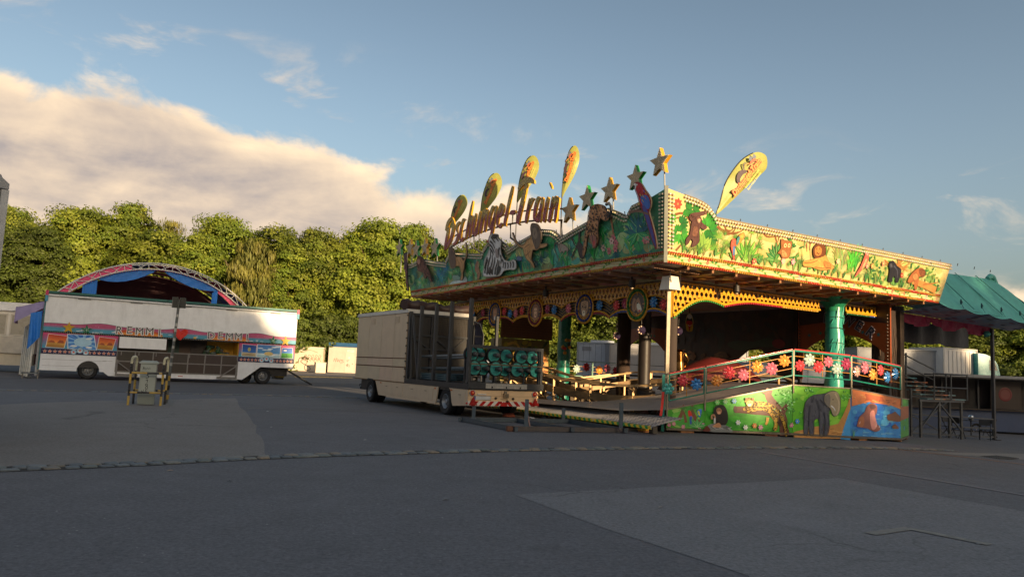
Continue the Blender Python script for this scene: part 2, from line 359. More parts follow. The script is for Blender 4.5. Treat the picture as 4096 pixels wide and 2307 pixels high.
# cobbles ---------------------------------------------------------
def stone(seed):
    r=random.Random(seed); b=MB(); x=.108*r.uniform(.85,1.08); y=.088*r.uniform(.9,1.05); k=.016
    lo=[(-x,-y),(x,-y),(x,y),(-x,y)]; j=lambda:r.uniform(-.012,.012)
    lo=[(a+j(),c+j()) for a,c in lo]; z=.014+r.uniform(0,.008)
    ring=[]
    for s,zz in((1.0,-.06),(1.0,z*.35),(.86,z),):
        for i in range(4):
            p=lo[i]; for_=lo[(i+1)%4]; pr=lo[i-1]
            for t in (.12,):
                ring.append((p[0]*s+(pr[0]-p[0])*t*s,p[1]*s+(pr[1]-p[1])*t*s,zz)); ring.append((p[0]*s+(for_[0]-p[0])*t*s,p[1]*s+(for_[1]-p[1])*t*s,zz))
    fs=[(l*8+i,l*8+(i+1)%8,(l+1)*8+(i+1)%8,(l+1)*8+i) for l in(0,1) for i in range(8)]+[tuple(range(16,24))]
    b.add(ring,fs,(1,1,1),sm=False); return b
SC=[L(c) for c in [(118,124,126),(105,112,116),(132,130,122),(140,128,112),(96,102,106),(124,118,108),(110,116,112)]]
M_stone=mat('granite',rough=.7,var=.3,scale=14,bump=.3,bscale=60)
stones=[]
for k in range(14):
    b=stone(k); b.c=[SC[k%7]]*len(b.f); stones.append(b.mesh('cobble',mats=[M_stone]))
def cob_line(pts,rows,name,label,step=.235):
    P=[gnd(*p) for p in pts]; P2=[tuple(p.xy) for p in P]; sp=smooth(P2,False,40)
    base=Vector((*sp[0],gz(*sp[0])))
    bed=MB(); 
    for i in range(len(sp)-1):
        a=Vector(sp[i]);b_=Vector(sp[i+1]); d=(b_-a).normalized(); n=Vector((-d.y,d.x))*(.115*rows)
        q=[a-n,b_-n,b_+n,a+n]; bed.poly([(p.x,p.y,gz(p.x,p.y)+.0045) for p in q],L((52,48,42)))
    rt=bpy.data.objects.new(name,bed.mesh(name,base,[M_conc])); COL.objects.link(rt); rt.location=base; rt['kind']='structure'
    ln=[0]
    for i in range(1,len(sp)): ln.append(ln[-1]+(Vector(sp[i])-Vector(sp[i-1])).length)
    for r in range(rows):
        t=R.uniform(0,.2)
        while t<ln[-1]-.1:
            i=max(1,next(k for k in range(len(ln)) if ln[k]>=t)); f=(t-ln[i-1])/(ln[i]-ln[i-1])
            a=Vector(sp[i-1]);b_=Vector(sp[i]); p=a.lerp(b_,f); d=(b_-a).normalized(); n=Vector((-d.y,d.x)); off=(r-(rows-1)/2)*.19+R.uniform(-.02,.02)
            p=p+n*off; sx=R.uniform(.78,1.12)
            if R.random()>.04:
                o=bpy.data.objects.new('cobble',R.choice(stones)); COL.objects.link(o); o.parent=rt
                o.location=Vector((p.x,p.y,gz(p.x,p.y)+.006))-base; o.rotation_euler=(R.uniform(-.04,.04),R.uniform(-.04,.04),math.atan2(d.y,d.x)+R.uniform(-.1,.1)); o.scale=(sx,R.uniform(.9,1.08),1)
            t+=step*sx*R.uniform(.98,1.08)
    return rt
cob_line([(-60,1880),(500,1858),(1000,1832),(1500,1814),(2048,1800),(2600,1792),(3000,1790),(3420,1791),(3800,1801)],2,'cobblestone_strip','')
cob_line([(-60,1561),(300,1564),(700,1574),(1100,1583),(1440,1592)],1,'cobblestone_strip','',.26)
# litter: few leaves / scraps
for i,(x,y,c,s) in enumerate([(680,1883,(160,130,100),.05),(918,1926,(40,38,36),.04),(1460,1760,(170,165,155),.05),(1085,1709,(175,170,160),.03),(1780,1998,(110,108,106),.06),(3910,2175,(120,120,118),.05),(1070,1645,(190,188,180),.05),(2640,2030,(130,130,130),.05)]):
    q=gnd(x,y); b=MB(frame(q,U,V)); b.add([(-s,-s*.4,.008),(s*.2,-s*.6,.014),(s,0,.010),(s*.1,s*.5,.02)],[(0,1,2,3)],L(c)); b.add([(-s,-s*.4,.007),(s*.2,-s*.6,.013),(s,0,.009),(s*.1,s*.5,.019)],[(3,2,1,0)],L(c))
    b.build('paper_scrap',None,M_cloth,'small crumpled scrap of litter lying on the asphalt','litter','scraps of litter on the asphalt')
# ================================================================ TREES
def crown_mesh(seed,H,W,nc,per,ls,pal,z0=.18,droop=0.0,gap=0.0):
    r=np.random.RandomState(seed); cs=[]
    while len(cs)<nc:
        p=r.uniform(-1,1,3); 
        h=(p[2]+1)/2
        phi=math.atan2(p[1],p[0]); prof=math.sqrt(max(0,1-((h-.42)/.60)**2)) if h>.42 else (.72+.28*h/.42)
        prof*=.80+.13*math.sin(3*phi+seed)+.10*math.sin(5*phi+h*9+seed*2)+.06*math.sin(h*17+phi*2)
        rad=math.hypot(p[0],p[1])
        if rad>prof: continue
        if rad<prof*.5 and h<.8 and r.rand()<.8: continue
        cs.append((p[0]*W/2,p[1]*W/2,(z0+(1-z0)*h)*H,rad/max(prof,.05)))
    V_=[];F_=[];C_=[]
    P=[];Nn=[];Cc=[];S=[]
    for (x,y,z,q) in cs:
        cr=W*r.uniform(.06,.125); n=int(per*r.uniform(.7,1.3))
        tint=r.uniform(.75,1.25); pc=np.array(pal[r.randint(len(pal))])*tint
        d=r.normal(size=(n,3)); d/=np.linalg.norm(d,axis=1)[:,None]
        d[:,2]=np.where(d[:,2]<-.3,-d[:,2]*.6,d[:,2])
        rr=cr*r.uniform(.55,1.05,n)
        pos=np.stack([x+d[:,0]*rr*1.25,y+d[:,1]*rr*1.25,z+d[:,2]*rr*.95-droop*r.rand(n)*cr*2.2],1)
        nn=d*.8+np.array([0,0,.30])+np.array([x,y,0])/max(.1,math.hypot(x,y))*.6+r.normal(size=(n,3))*.5
        P.append(pos);Nn.append(nn);Cc.append(pc[None,:]*r.uniform(.7,1.3,(n,1))*np.array([1,1,1])+0);S.append(ls*r.uniform(.65,1.35,n))
    P=np.concatenate(P);Nn=np.concatenate(Nn);Cc=np.concatenate(Cc);S=np.concatenate(S)
    Nn/=np.linalg.norm(Nn,axis=1)[:,None]
    t=r.normal(size=P.shape); t-=Nn*np.sum(t*Nn,1)[:,None]; t/=np.linalg.norm(t,axis=1)[:,None]
    b=np.cross(Nn,t)
    if droop>0: b=b*.35; t=t*.4+np.array([0,0,-1.0]); 
    n=len(P); v=np.empty((n,4,3)); 
    v[:,0]=P-t*S[:,None]*.5; v[:,1]=P+b*S[:,None]*.38+Nn*S[:,None]*.10; v[:,2]=P+t*S[:,None]*.5; v[:,3]=P-b*S[:,None]*.38+Nn*S[:,None]*.10
    me=bpy.data.meshes.new('crown'); me.vertices.add(n*4); me.vertices.foreach_set('co',v.ravel())
    me.loops.add(n*4); me.loops.foreach_set('vertex_index',np.arange(n*4,dtype=np.int32))
    me.polygons.add(n); me.polygons.foreach_set('loop_start',np.arange(0,n*4,4,dtype=np.int32)); 
    try: me.polygons.foreach_set('loop_total',np.full(n,4,dtype=np.int32))
    except Exception: pass
    me.update(calc_edges=True)
    ca=me.color_attributes.new('Col','FLOAT_COLOR','CORNER'); ca.data.foreach_set('color',np.repeat(np.concatenate([Cc,np.ones((n,1))],1),4,axis=0).astype(np.float32).ravel())
    me.materials.append(M_leaf); return me
GP=[(.160,.195,.022),(.135,.178,.020),(.185,.212,.026),(.110,.155,.018)]
GD=[(.090,.125,.020),(.105,.138,.022),(.075,.105,.018)]
GB=[(.190,.175,.036),(.155,.160,.030)]
TT={'maple':[crown_mesh(1,14,11,330,215,.25,GP),crown_mesh(2,14,11,330,215,.25,GP),crown_mesh(3,14,10,310,215,.245,GP)],
    'dark':[crown_mesh(4,14,11,310,215,.25,GD,.14)],'birch':[crown_mesh(5,14,8,120,130,.34,GB,.2,.25)],
    'larch':[crown_mesh(6,14,6,150,120,.55,[(.185,.180,.04),(.150,.160,.035)],.1,1.0)],
    'bush':[crown_mesh(8,5,7,140,110,.25,GD,.02)]}
def trunk_mesh(seed,H,r0):
    r=random.Random(seed); b=MB(); c=L((86,70,54))
    b.pipe([(0,0,-.4),(0.05,0,H*.1),(r.uniform(-.2,.2),r.uniform(-.2,.2),H*.35),(r.uniform(-.4,.4),r.uniform(-.4,.4),H*.8)],[r0*1.3,r0,r0*.75,r0*.2],c,8)
    for k in range(8):
        a=r.uniform(0,6.28);z=H*r.uniform(.2,.6);l=H*r.uniform(.16,.3)
        b.pipe([(0,0,z),(math.cos(a)*l*.5,math.sin(a)*l*.5,z+l*.35),(math.cos(a)*l,math.sin(a)*l,z+l*.8)],[r0*.4,r0*.28,r0*.08],c,6)
    return b.mesh('trunk',mats=[M_bark])
TK={k:[trunk_mesh(20+i+len(k),14 if k!='bush' else 4,.28 if k!='bush' else .08) for i in range(len(v))] for k,v in TT.items()}
def tree(kind,i,x,y,h,wid,label,group,name='leafy_tree',rot=None):
    o=thing(name,(x,y,gz(x,y)),label,'tree' if kind!='bush' else 'bush',group)
    H0=14 if kind!='bush' else 5; s=h/H0; o.scale=(wid,wid,s); o.rotation_euler.z=R.uniform(0,6.28) if rot is None else rot
    for nm,me in (('trunk',TK[kind][i]),('crown',TT[kind][i])):
        c=bpy.data.objects.new(nm,me); COL.objects.link(c); c.parent=o
    return o
def tpx(x,ytop,D,dz=0): q=atD(x,ytop,D); return q.x,q.y,q.z-gz(q.x,q.y)
LB={'maple':'tall bright green broadleaf tree in the wooded row behind the fairground','dark':'dark green broadleaf tree standing among the brighter trees of the wooded row','birch':'thin yellowish tree with fine sparse twigs in the wooded row','larch':'olive green conifer with hanging branches between the broadleaf trees','bush':'low dark green shrub growing at the foot of the wooded row'}
GRP={k:'%s trees of the wooded row'%k for k in LB}
row=[('maple',0,40,868,79,1.0),('dark',0,150,930,74,.9),('maple',1,330,868,78,1.0),('maple',2,520,852,80,.95),('birch',0,690,910,84,.9),('maple',0,640,960,76,.9),('maple',1,900,900,80,.95),('maple',2,800,965,76,.85),('larch',0,1015,955,72,.95),('maple',0,1110,945,79,.95),('maple',1,1260,955,77,.9),('maple',2,1180,1010,75,.85),('maple',0,1400,985,78,.9),('maple',1,1530,920,77,1.05),('maple',2,1650,935,80,1.0),('dark',0,-60,900,76,1.0),
('dark',0,1800,1010,82,.95),('maple',0,1960,1000,80,1),('maple',1,2130,1010,79,1),('maple',2,2290,1010,80,1),('dark',0,2450,1020,79,1),('maple',0,2600,1050,79,.95),('maple',1,2780,1060,79,1),('maple',2,2960,1080,79,1),('dark',0,3120,1100,80,1),('maple',0,3290,1120,80,1),('maple',1,3450,1150,79,1),('maple',2,3620,1225,79,.9),('maple',0,3770,1250,80,.9),('dark',0,3900,1268,79,.9),('maple',1,4030,1262,78,.9),('dark',0,4170,1230,77,1),('maple',2,4330,1180,78,1)]
WHERE=['at the edge of the row beside the grey box trailer','rising over the white stall roof','above the left end of the long trailer','tallest one over the pink side of the arched tent','with bare top twigs over the arched tent','low over the peak of the arched tent','just past the top of the arched truss','between the arched truss and the hanging conifer','hanging conifer','right beside the hanging conifer','above the right end of the long trailer','lower one above the tail of the long trailer','above the cream graffiti hut','above the roof of the beige trailer','beside the far star lights of the ride','outermost one behind the grey box trailer']
for n_,(k,i,x,y,D,wd) in enumerate(row):
    X,Y,h=tpx(x,y,D)
    if k in('larch','birch'): lb,gr=LB[k],None
    elif n_<16: lb,gr=('bright green' if k=='maple' else 'dark green')+' broadleaf tree '+WHERE[n_],'broadleaf trees of the wooded row'
    elif x<3500: lb,gr='broadleaf tree standing hidden behind the jungle ride, only seen through its openings','trees behind the ride'
    else: lb,gr='broadleaf tree rising over the containers and the dark stall','trees beyond the tent'
    tree(k,i,X,Y,h*1.02,wd,lb,gr)
for n_,(x,y,D,h,wd) in enumerate([(60,1180,71,5,1),(200,1190,72,5,1),(780,1330,66,4,.9),(900,1300,70,5,1),(1210,1330,70,4.6,.9),(1290,1300,71,5.4,1),(1390,1310,72,5.2,.9),(1480,1340,72,4.5,.9),(2100,1380,74,4,1),(2330,1380,74,4.4,1),(2560,1380,74,4,1),(2900,1380,76,4.4,1),(3300,1380,78,4.6,1),(3660,1400,76,4.5,1),(3860,1400,76,5,1.1),(4060,1400,70,5,1.1)]):
    q=atD(x,y,D)
    lb=['dark shrub behind the white stall','dark shrub behind the trailer end poles','dark shrub hidden behind the arched tent','dark shrub behind the tail of the arched tent','dark shrub over the cream graffiti hut','tall dark shrub between the two huts','dark shrub over the blue fascia of the toilet cabin','dark shrub behind the beige trailer'][n_] if n_<8 else ('low dark shrub seen through the openings of the ride' if x<3500 else 'low dark shrub behind the containers')
    tree('bush',0,q.x,q.y,h,wd,lb,None if n_<8 else ('shrubs behind the ride' if x<3500 else 'shrubs behind the containers'),'shrub')
# unseen trees out of the picture, added and sized to shade the lot
PS=Vector((.835,.55,0)); SH=Vector((.55,-.835,0))
for i,(wd,dist,h,sc) in enumerate([(-9,47,25,1.0),(-2,45,25.5,1.0),(4.0,46,25,.95),(9.0,45,23.5,.75),(12.2,45,18.5,.5),(16.3,44,12.4,.5),(20.5,45,12.0,.55),(24,44,12.2,.5),(27,45,13.0,.5),(32.2,45,20,.75),(38,46,19.5,.9),(45,46,17.5,.8),(51,46,17.2,.75),(57,46,17,.8),(-17,47,24,1.1),(1,50,24,.9),(6.5,50,23.5,.8)]):
    p=SH*dist+PS*wd
    tree(('maple','dark')[i%2],0,p.x,p.y,h,sc,'unseen broadleaf tree added to shade the fairground','unseen trees added for shade',rot=i*1.3)
# ================================================================ shared bits
def arc2(cx,cy,r,a0,a1,n): return [(cx+r*math.cos(math.radians(a0+(a1-a0)*k/n)),cy+r*math.sin(math.radians(a0+(a1-a0)*k/n))) for k in range(n+1)]
def star2(cx,cy,r,k=.42,rot=90,n=5): return [(cx+(r if i%2==0 else r*k)*math.cos(math.radians(rot+180/n*i)),cy+(r if i%2==0 else r*k)*math.sin(math.radians(rot+180/n*i))) for i in range(2*n)]
def wheel(par,c,ax,r,w,name='wheel',rim=(150,152,155),rr=.58,holes=8):
    c=Vector(c);ax=Vector(ax).normalized()      # ax points outwards
    t=MB(); k=r
    t.lathe(c,ax,[(r*rr,-w*.5),(r*.9,-w*.5),(r,-w*.36),(r,w*.30),(r*.97,w*.36),(r*.88,w*.5),(r*.70,w*.46),(r*rr,w*.40)],BLACK,28)
    t.lathe(c,ax,[(0,-w*.45),(r*.9,-w*.45)],BLACK,28)
    wt=t.build(name,par,M_rub)
    b=MB(); cc=L(rim)
    b.lathe(c,ax,[(r*rr,w*.42),(r*rr*.97,w*.44),(r*rr*.86,w*.30),(r*rr*.62,w*.02),(r*rr*.34,w*.06),(r*.17,w*.30),(r*.10,w*.40),(0,w*.40)],cc,28)
    x=ax.cross(ZZ).normalized()
    for i in range(holes):
        a=2*math.pi*i/holes; d=x*math.cos(a)+ZZ*math.sin(a)
        b.lathe(c+ax*(w*.09)+d*(r*rr*.52),ax,[(r*.055,0),(0,0.004)],L((30,30,32)),8)
        b.lathe(c+ax*(w*.06)+d*(r*.24),ax,[(r*.03,0),(r*.03,w*.1),(0,w*.1)],cc,6)
    b.build('rim',wt,M_steel); return wt
def txt(s,size=1.0,off=0.0,ext=0.0,shear=0.0,space=1.0):
    c=bpy.data.curves.new('t','FONT'); c.body=s; c.size=size; c.offset=off; c.extrude=ext; c.shear=shear; c.space_character=space; c.resolution_u=2; c.align_x='CENTER'; c.align_y='CENTER'
    o=bpy.data.objects.new('t',c); COL.objects.link(o); dg=bpy.context.evaluated_depsgraph_get(); dg.update()
    me=bpy.data.meshes.new_from_object(o.evaluated_get(dg)); vs=[tuple(v.co) for v in me.vertices]; fs=[tuple(p.vertices) for p in me.polygons]
    bpy.data.objects.remove(o); bpy.data.meshes.remove(me); bpy.data.curves.remove(c); return vs,fs
class Paint:            # flat painting on a face: layers of thin paint, each a hair above the last
    def __init__(s,plane,off=.004,step=.00025): s.p=plane; s.o=off; s.st=step; s.b=MB(); s.g=1.0
    def C(s,col): c=col if max(col)<=1 else L(col); return tuple(min(.8,q*s.g) for q in c)
    def put(s,pts,col): s.o+=s.st; s.b.poly([s.p.pt(a,c,s.o) for a,c in pts],s.C(col))
    def px(s,zf,pts): return [s.p.px(*zf(*q)) for q in pts]
    def blob(s,pts,col,n=3): s.put(smooth(pts,True,n),col)
    def ell(s,x,y,rx,ry,col,rot=0,n=14):
        c,q=math.cos(rot),math.sin(rot); s.put([(x+math.cos(t)*rx*c-math.sin(t)*ry*q,y+math.cos(t)*rx*q+math.sin(t)*ry*c) for t in [2*math.pi*k/n for k in range(n)]],col)
    def stroke(s,pts,w0,w1,col,n=3):
        P=smooth(pts,False,n) if len(pts)>2 else pts; Lf=[];Rt=[]
        for i,p in enumerate(P):
            a=P[max(0,i-1)];b=P[min(len(P)-1,i+1)]; dx,dy=b[0]-a[0],b[1]-a[1]; l=math.hypot(dx,dy) or 1; w=(w0+(w1-w0)*i/(len(P)-1))/2
            Lf.append((p[0]-dy/l*w,p[1]+dx/l*w)); Rt.append((p[0]+dy/l*w,p[1]-dx/l*w))
        s.o+=s.st; k=len(P); V_=[s.p.pt(a,c,s.o) for a,c in Lf+Rt]
        s.b.add(V_,[(i,i+1,k+i+1,k+i) for i in range(k-1)],s.C(col))
    def leaf(s,x,y,ang,l,w,col,vein=None):
        c,q=math.cos(ang),math.sin(ang); f=lambda a,b:(x+a*c-b*q,y+a*q+b*c)
        s.put([f(0,0),f(l*.25,w*.4),f(l*.55,w*.5),f(l*.85,w*.22),f(l,0),f(l*.85,-w*.22),f(l*.55,-w*.5),f(l*.25,-w*.4)],col)
        if vein: s.stroke([f(0,0),f(l*.9,0)],w*.14,w*.04,vein)
    def fan(s,x,y,r,n,col,a0=0,a1=6.28,w=.1):
        for k in range(n): a=a0+(a1-a0)*(k+.5)/n; s.stroke([(x,y),(x+math.cos(a)*r*R.uniform(.8,1),y+math.sin(a)*r*R.uniform(.8,1))],r*w,r*w*.2,tuple(min(1,c*R.uniform(.75,1.25)) for c in L(col)))
    def tuft(s,x,y,h,n,col,sp=.5,w=.06):
        for k in range(n):
            a=R.uniform(-sp,sp); hh=h*R.uniform(.6,1.05)
            s.stroke([(x,y),(x+a*hh*.5,y+hh*.6),(x+a*hh*1.2,y+hh*(1-abs(a)*.5))],h*w,h*w*.15,tuple(min(1,c*R.uniform(.6,1.35)) for c in L(col)))
    def flower(s,x,y,r,n,col,ctr=(250,220,120)):
        for k in range(n): s.leaf(x,y,2*math.pi*k/n,r,r*.6,col)
        s.ell(x,y,r*.22,r*.22,ctr,n=8)
    def monst(s,x,y,r,ang,col,dk):
        for k in range(9):
            a=ang+(k-4)*.42; s.leaf(x,y,a,r*(1-.05*abs(k-4)),r*.42,tuple(c*R.uniform(.8,1.2) for c in L(col)))
        s.stroke([(x,y),(x+math.cos(ang)*r*.9,y+math.sin(ang)*r*.9)],r*.07,r*.02,dk)
    def text(s,string,x,y,size,col,off=0,shear=0,rot=0,mirror=1):
        vs,fs=txt(string,size,off,0,shear); s.o+=s.st*2; c,q=math.cos(rot),math.sin(rot)
        s.b.add([s.p.pt(x+mirror*(a*c-b*q),y+a*q+b*c,s.o) for a,b,_ in vs],fs,s.C(col))
    def build(s,name,par,mt=None,**k): return s.b.build(name,par,mt or M_mural,**k)
# ================================================================ FAIRGROUND TRAILER (left)
LT0=Vector((-22.3,40.0,0)); LT=thing('fairground_trailer',LT0,'long white fairground trailer with painted band and lettering on its counter side','trailer')
F=frame(LT0,U,V); W=L((236,238,240)); W2=L((228,231,236)); TEAL=L((28,98,92)); PINK=L((196,62,104)); SKYB=L((74,150,178)); NAVY=L((32,28,74)); GREY=L((120,118,116)); BROWN=L((58,48,46))
x0,x1=-2.12,10.92
b=MB(F); b.box(x0,x1,.0,2.5,2.42,4.36,W); b.build('body',LT,M_paint)
for k in range(6):
    a=x0+.03+(x1-x0-.06)*k/6; b=MB(F); b.box(a+.006,a+(x1-x0-.06)/6-.006,-.012,-.001,2.92,4.22,W); b.build('side_panel',LT,M_paint)
b=MB(F); b.box(x0-.05,x1+.05,-.10,2.6,4.40,4.52,TEAL)
for k in range(5): b.box(x0+.5+k*2.6,x0+.56+k*2.6,-.11,-.10,4.395,4.525,L((20,70,66)))
b.build('roof_edge',LT,M_paint)
b=MB(F); b.pipe([(x0+.1,-.06,4.30),(x1-.1,-.06,4.30)],.055,WHITE,8)
for k in range(5): b.box(x0+1.4+k*2.5,x0+2.0+k*2.5,-.07,-.013,4.20,4.235,GREY)
b.build('awning_roller',LT,M_gloss)
for a,e in ((x0-.07,x0+.06),(x1-.06,x1+.07)):
    b=MB(F); b.box(a,e,-.13,-.101,4.28,4.54,PINK); b.box(a,e,-.128,-.1,3.98,4.28,SKYB); b.build('corner_trim',LT,M_gloss)
# painted band
band=Plane(F((0,-.03,0)),U,-V)
top=lambda a:2.90+.055*math.sin(a*1.55+.8)+.03*math.sin(a*3.1)
b=MB(); pts=[(x0,2.43),(x1,2.43)]+[(x1-(x1-x0)*k/60,top(x1-(x1-x0)*k/60)) for k in range(61)]
b.extr([band.pt(a,c,-.028) for a,c in pts],band.n*.028,SKYB); bo=b.build('painted_band',LT,M_mural)
p=Paint(band,.001)
p.put([(x0,2.66),(x1,2.66)]+[(x1-(x1-x0)*k/60,top(x1-(x1-x0)*k/60)) for k in range(61)],(150,110,150))
p.put([(x0+k*(x1-x0)/30,2.73+.02*math.sin(k)) for k in range(31)]+[(x1-(x1-x0)*k/60,top(x1-(x1-x0)*k/60)) for k in range(61)],(186,78,122))
for k in range(60): p.stroke([(x1-(x1-x0)*k/60,top(x1-(x1-x0)*k/60)-.012),(x1-(x1-x0)*(k+1)/60,top(x1-(x1-x0)*(k+1)/60)-.012)],.024,.024,(64,74,104))
for k in range(40):
    a=R.uniform(x0+.1,x1-.1); z=R.uniform(2.46,2.62); p.ell(a,z,R.uniform(.05,.13),R.uniform(.012,.024),(214,224,228))
for k in range(70): p.ell(R.uniform(x0,x1),R.uniform(2.66,2.84),.008,.008,(240,225,235),n=6)
for a in (3.1,4.85,9.25): p.ell(a+.35,2.50,.085,.06,(212,165,60)); p.ell(a+.35,2.50,.045,.03,(235,200,110))
for c,a0 in (((240,130,40),2.35),((240,130,40),7.05)):
    p.blob([(a0-1.0,2.46),(a0-1.05,2.62),(a0-.6,2.74),(a0-.2,2.62),(a0,2.72),(a0+.3,2.66),(a0+.7,2.74),(a0+1.0,2.62),(a0+1.0,2.46)],(204,78,40))
    p.blob([(a0-.95,2.46),(a0-.9,2.56),(a0-.4,2.60),(a0+.4,2.58),(a0+.9,2.58),(a0+.95,2.46)],(222,140,50))
p.build('band_painting',bo)
for s_,a0 in (('REMMI',2.35),('DEMMI',7.05)):
    for i,ch in enumerate(s_):
        a=a0-1.0+i*.5; z=2.675+(.02 if i%2 else -.01)
        b=MB()
        for off,col,d in ((.034,WHITE,.055),(-.004,L((34,38,52)),.062)):
            vs,fs=txt(ch,.58,off); b.add([band.pt(a+x,z+y,d) for x,y,_ in vs],fs,col)
        vs,fs=txt(ch,.58,.030,.02); b.add([band.pt(a+x,z+y,.03+q) for x,y,q in vs],fs,WHITE)
        b.build('letter',bo,M_gloss)
for a,z,r,col,dots in ((-1.0,2.66,.31,(206,160,44),0),(-.18,2.60,.28,(22,108,78),1),(9.55,2.60,.28,(22,108,78),1),(10.28,2.60,.31,(206,160,44),0)):
    b=MB(); b.extr([band.pt(q[0],q[1],.03) for q in star2(a,z,r)],band.n*.06,L(col))
    q=Paint(band,.092); 
    if dots:
        for k in range(26):
            t=R.uniform(0,6.28); rr=r*R.uniform(.05,.62)*(1 if int(t/1.2566)%1==0 else .5); q.ell(a+math.cos(t)*rr*.8,z+math.sin(t)*rr*.8,.013,.013,(190,225,205),n=6)
    b.v+=q.b.v; nb=len(b.v)-len(q.b.v); b.f+=[tuple(nb+i for i in f) for f in q.b.f]; b.c+=q.b.c; b.m+=q.b.m; b.sm+=q.b.sm
    b.build('star',bo,M_gloss)
b=MB(); hp=[(0,-.34),(-.28,-.05),(-.34,.10),(-.30,.22),(-.17,.25),(-.05,.18),(0,.10),(.05,.18),(.17,.25),(.30,.22),(.34,.10),(.28,-.05)]
b.extr([band.pt(4.42+x*1.15,2.68+y*1.1,.02) for x,y in smooth(hp[1:],True,2)[:0]+hp],band.n*.08,L((206,44,38))); b.build('heart',bo,M_gloss)
# bulb strip
b=MB(F); b.box(x0,x1,-.05,-.031,2.36,2.45,L((24,24,28)))
for k in range(150): b.ball((x0+.05+k*(x1-x0-.1)/149,-.055,2.405),.018,L((222,220,210)))
b.build('bulb_strip',LT,M_bulb,kind='stuff')
# picture panels
def picpanel(a0,a1,frames,name):
    b=MB(F); b.box(a0,a1,-.035,.0,1.55,2.355,L((150,60,120))); pb=b.build('picture_panel',LT,M_mural)
    pl=Plane(F((0,-.035,0)),U,-V); p=Paint(pl,.001)
    for k in range(10): z=1.56+k*.079; t=k/9; p.put([(a0,z),(a1,z),(a1,z+.079),(a0,z+.079)],tuple(int(u_*(1-t)+v_*t) for u_,v_ in zip((60,160,190),(206,60,116))))
    for kind,pts in frames:
        cx=sum(q[0] for q in pts)/4; cz=sum(q[1] for q in pts)/4
        p.put([(cx+(x-cx)*1.06,cz+(z-cz)*1.06) for x,z in pts],(224,226,226))
        lerp=lambda u_,v_:((1-v_)*((1-u_)*pts[0][0]+u_*pts[1][0])+v_*((1-u_)*pts[3][0]+u_*pts[2][0]),(1-v_)*((1-u_)*pts[0][1]+u_*pts[1][1])+v_*((1-u_)*pts[3][1]+u_*pts[2][1]))
        def grad(c0,c1,v0,v1,n=8):
            for k in range(n):
                t=k/(n-1); q0,q1=v0+(v1-v0)*k/n,v0+(v1-v0)*(k+1)/n
                p.put([lerp(0,q0),lerp(1,q0),lerp(1,q1),lerp(0,q1)],tuple(int(u_*(1-t)+v_*t) for u_,v_ in zip(c0,c1)))
        if kind=='desert':
            grad((236,150,60),(200,64,38),.35,1); grad((178,120,50),(226,176,80),0,.38,5)
            p.put([lerp(0,.35),lerp(.2,.55),lerp(.35,.52),lerp(.45,.36)],(170,80,50)); p.put([lerp(.55,.36),lerp(.65,.62),lerp(.85,.6),lerp(.95,.36)],(160,74,46))
            for k in range(6): p.stroke([lerp(.05,.05+k*.05),lerp(.5,.09+k*.05),lerp(.95,.04+k*.05)],.012,.006,(140,92,40))
        elif kind=='rays':
            grad((70,140,214),(40,110,200),0,1,4)
            for k in range(14):
                a=k*.449; p.put([lerp(.55,.5),lerp(max(0,min(1,.55+.8*math.cos(a))),max(0,min(1,.5+.8*math.sin(a)))),lerp(max(0,min(1,.55+.8*math.cos(a+.18))),max(0,min(1,.5+.8*math.sin(a+.18))))],(130,186,232))
            p.ell(*lerp(.55,.5),.42,.24,(168,208,238),n=20)
            for q in ((.2,.2),(.8,.75),(.75,.15)): p.ell(*lerp(*q),.16,.05,(226,236,244))
        elif kind=='sea':
            grad((60,140,200),(60,120,190),.3,1); grad((150,190,205),(190,214,220),0,.32,4)
            for k in range(6): p.ell(*lerp(R.uniform(.1,.9),R.uniform(.5,.9)),.16,.035,(200,220,235))
            for k in range(6): p.ell(*lerp(R.uniform(.1,.9),R.uniform(.05,.3)),.12,.02,(232,240,240))
            p.ell(*lerp(.5,.32),.26,.11,(214,190,120))
        elif kind=='field':
            grad((70,140,220),(30,90,190),.45,1); grad((40,140,50),(70,170,60),0,.48,4); p.ell(*lerp(.3,.75),.1,.04,(230,236,240)); p.tuft(*lerp(.5,.1),.25,8,(30,100,40))
        elif kind=='beach':
            grad((40,110,190),(20,70,150),.3,1); grad((170,150,110),(200,186,150),0,.32,4); p.ell(*lerp(.5,.6),.09,.12,(190,180,110)); p.stroke([lerp(.2,.1),lerp(.8,.3)],.02,.01,(110,90,70))
    p.build('painting',pb,kind='stuff')
    b=MB(F); b.box(a0-.02,a1+.01,-.05,.0,1.27,1.545,NAVY); sb=b.build('star_band',LT,M_mural)
    q=Paint(Plane(F((0,-.05,0)),U,-V),.001); mid=(a0+a1)/2
    for k in range(-7,8):
        if abs(k)<2: continue
        a=mid+k*(a1-a0-.3)/14; q.put(star2(a,1.40,.105),(226,214,214)); q.put(star2(a,1.40,.078),(226,120,60)); q.put(star2(a,1.40,.035),(190,50,50))
    for a,z,r in ((mid-.28,1.41,.15),(mid+.28,1.41,.15),(mid,1.50,.165)):
        q.ell(a,z,r,r,(20,44,90),n=18); q.ell(a,z,r*.9,r*.9,(150,190,215),n=18); q.ell(a,z-.05,r*.55,r*.3,(225,235,240)); q.put(star2(a,z,r*.5),(214,70,44))
    q.build('star_row',sb)
picpanel(x0+.02,1.34,[('desert',[(-1.92,1.62),(-1.12,1.60),(-1.02,2.22),(-1.86,2.28)]),('rays',[(-.92,1.58),(.36,1.56),(.18,2.33),(-1.0,2.31)]),('desert',[(.40,1.62),(1.12,1.60),(1.24,2.20),(.46,2.26)])],'left')
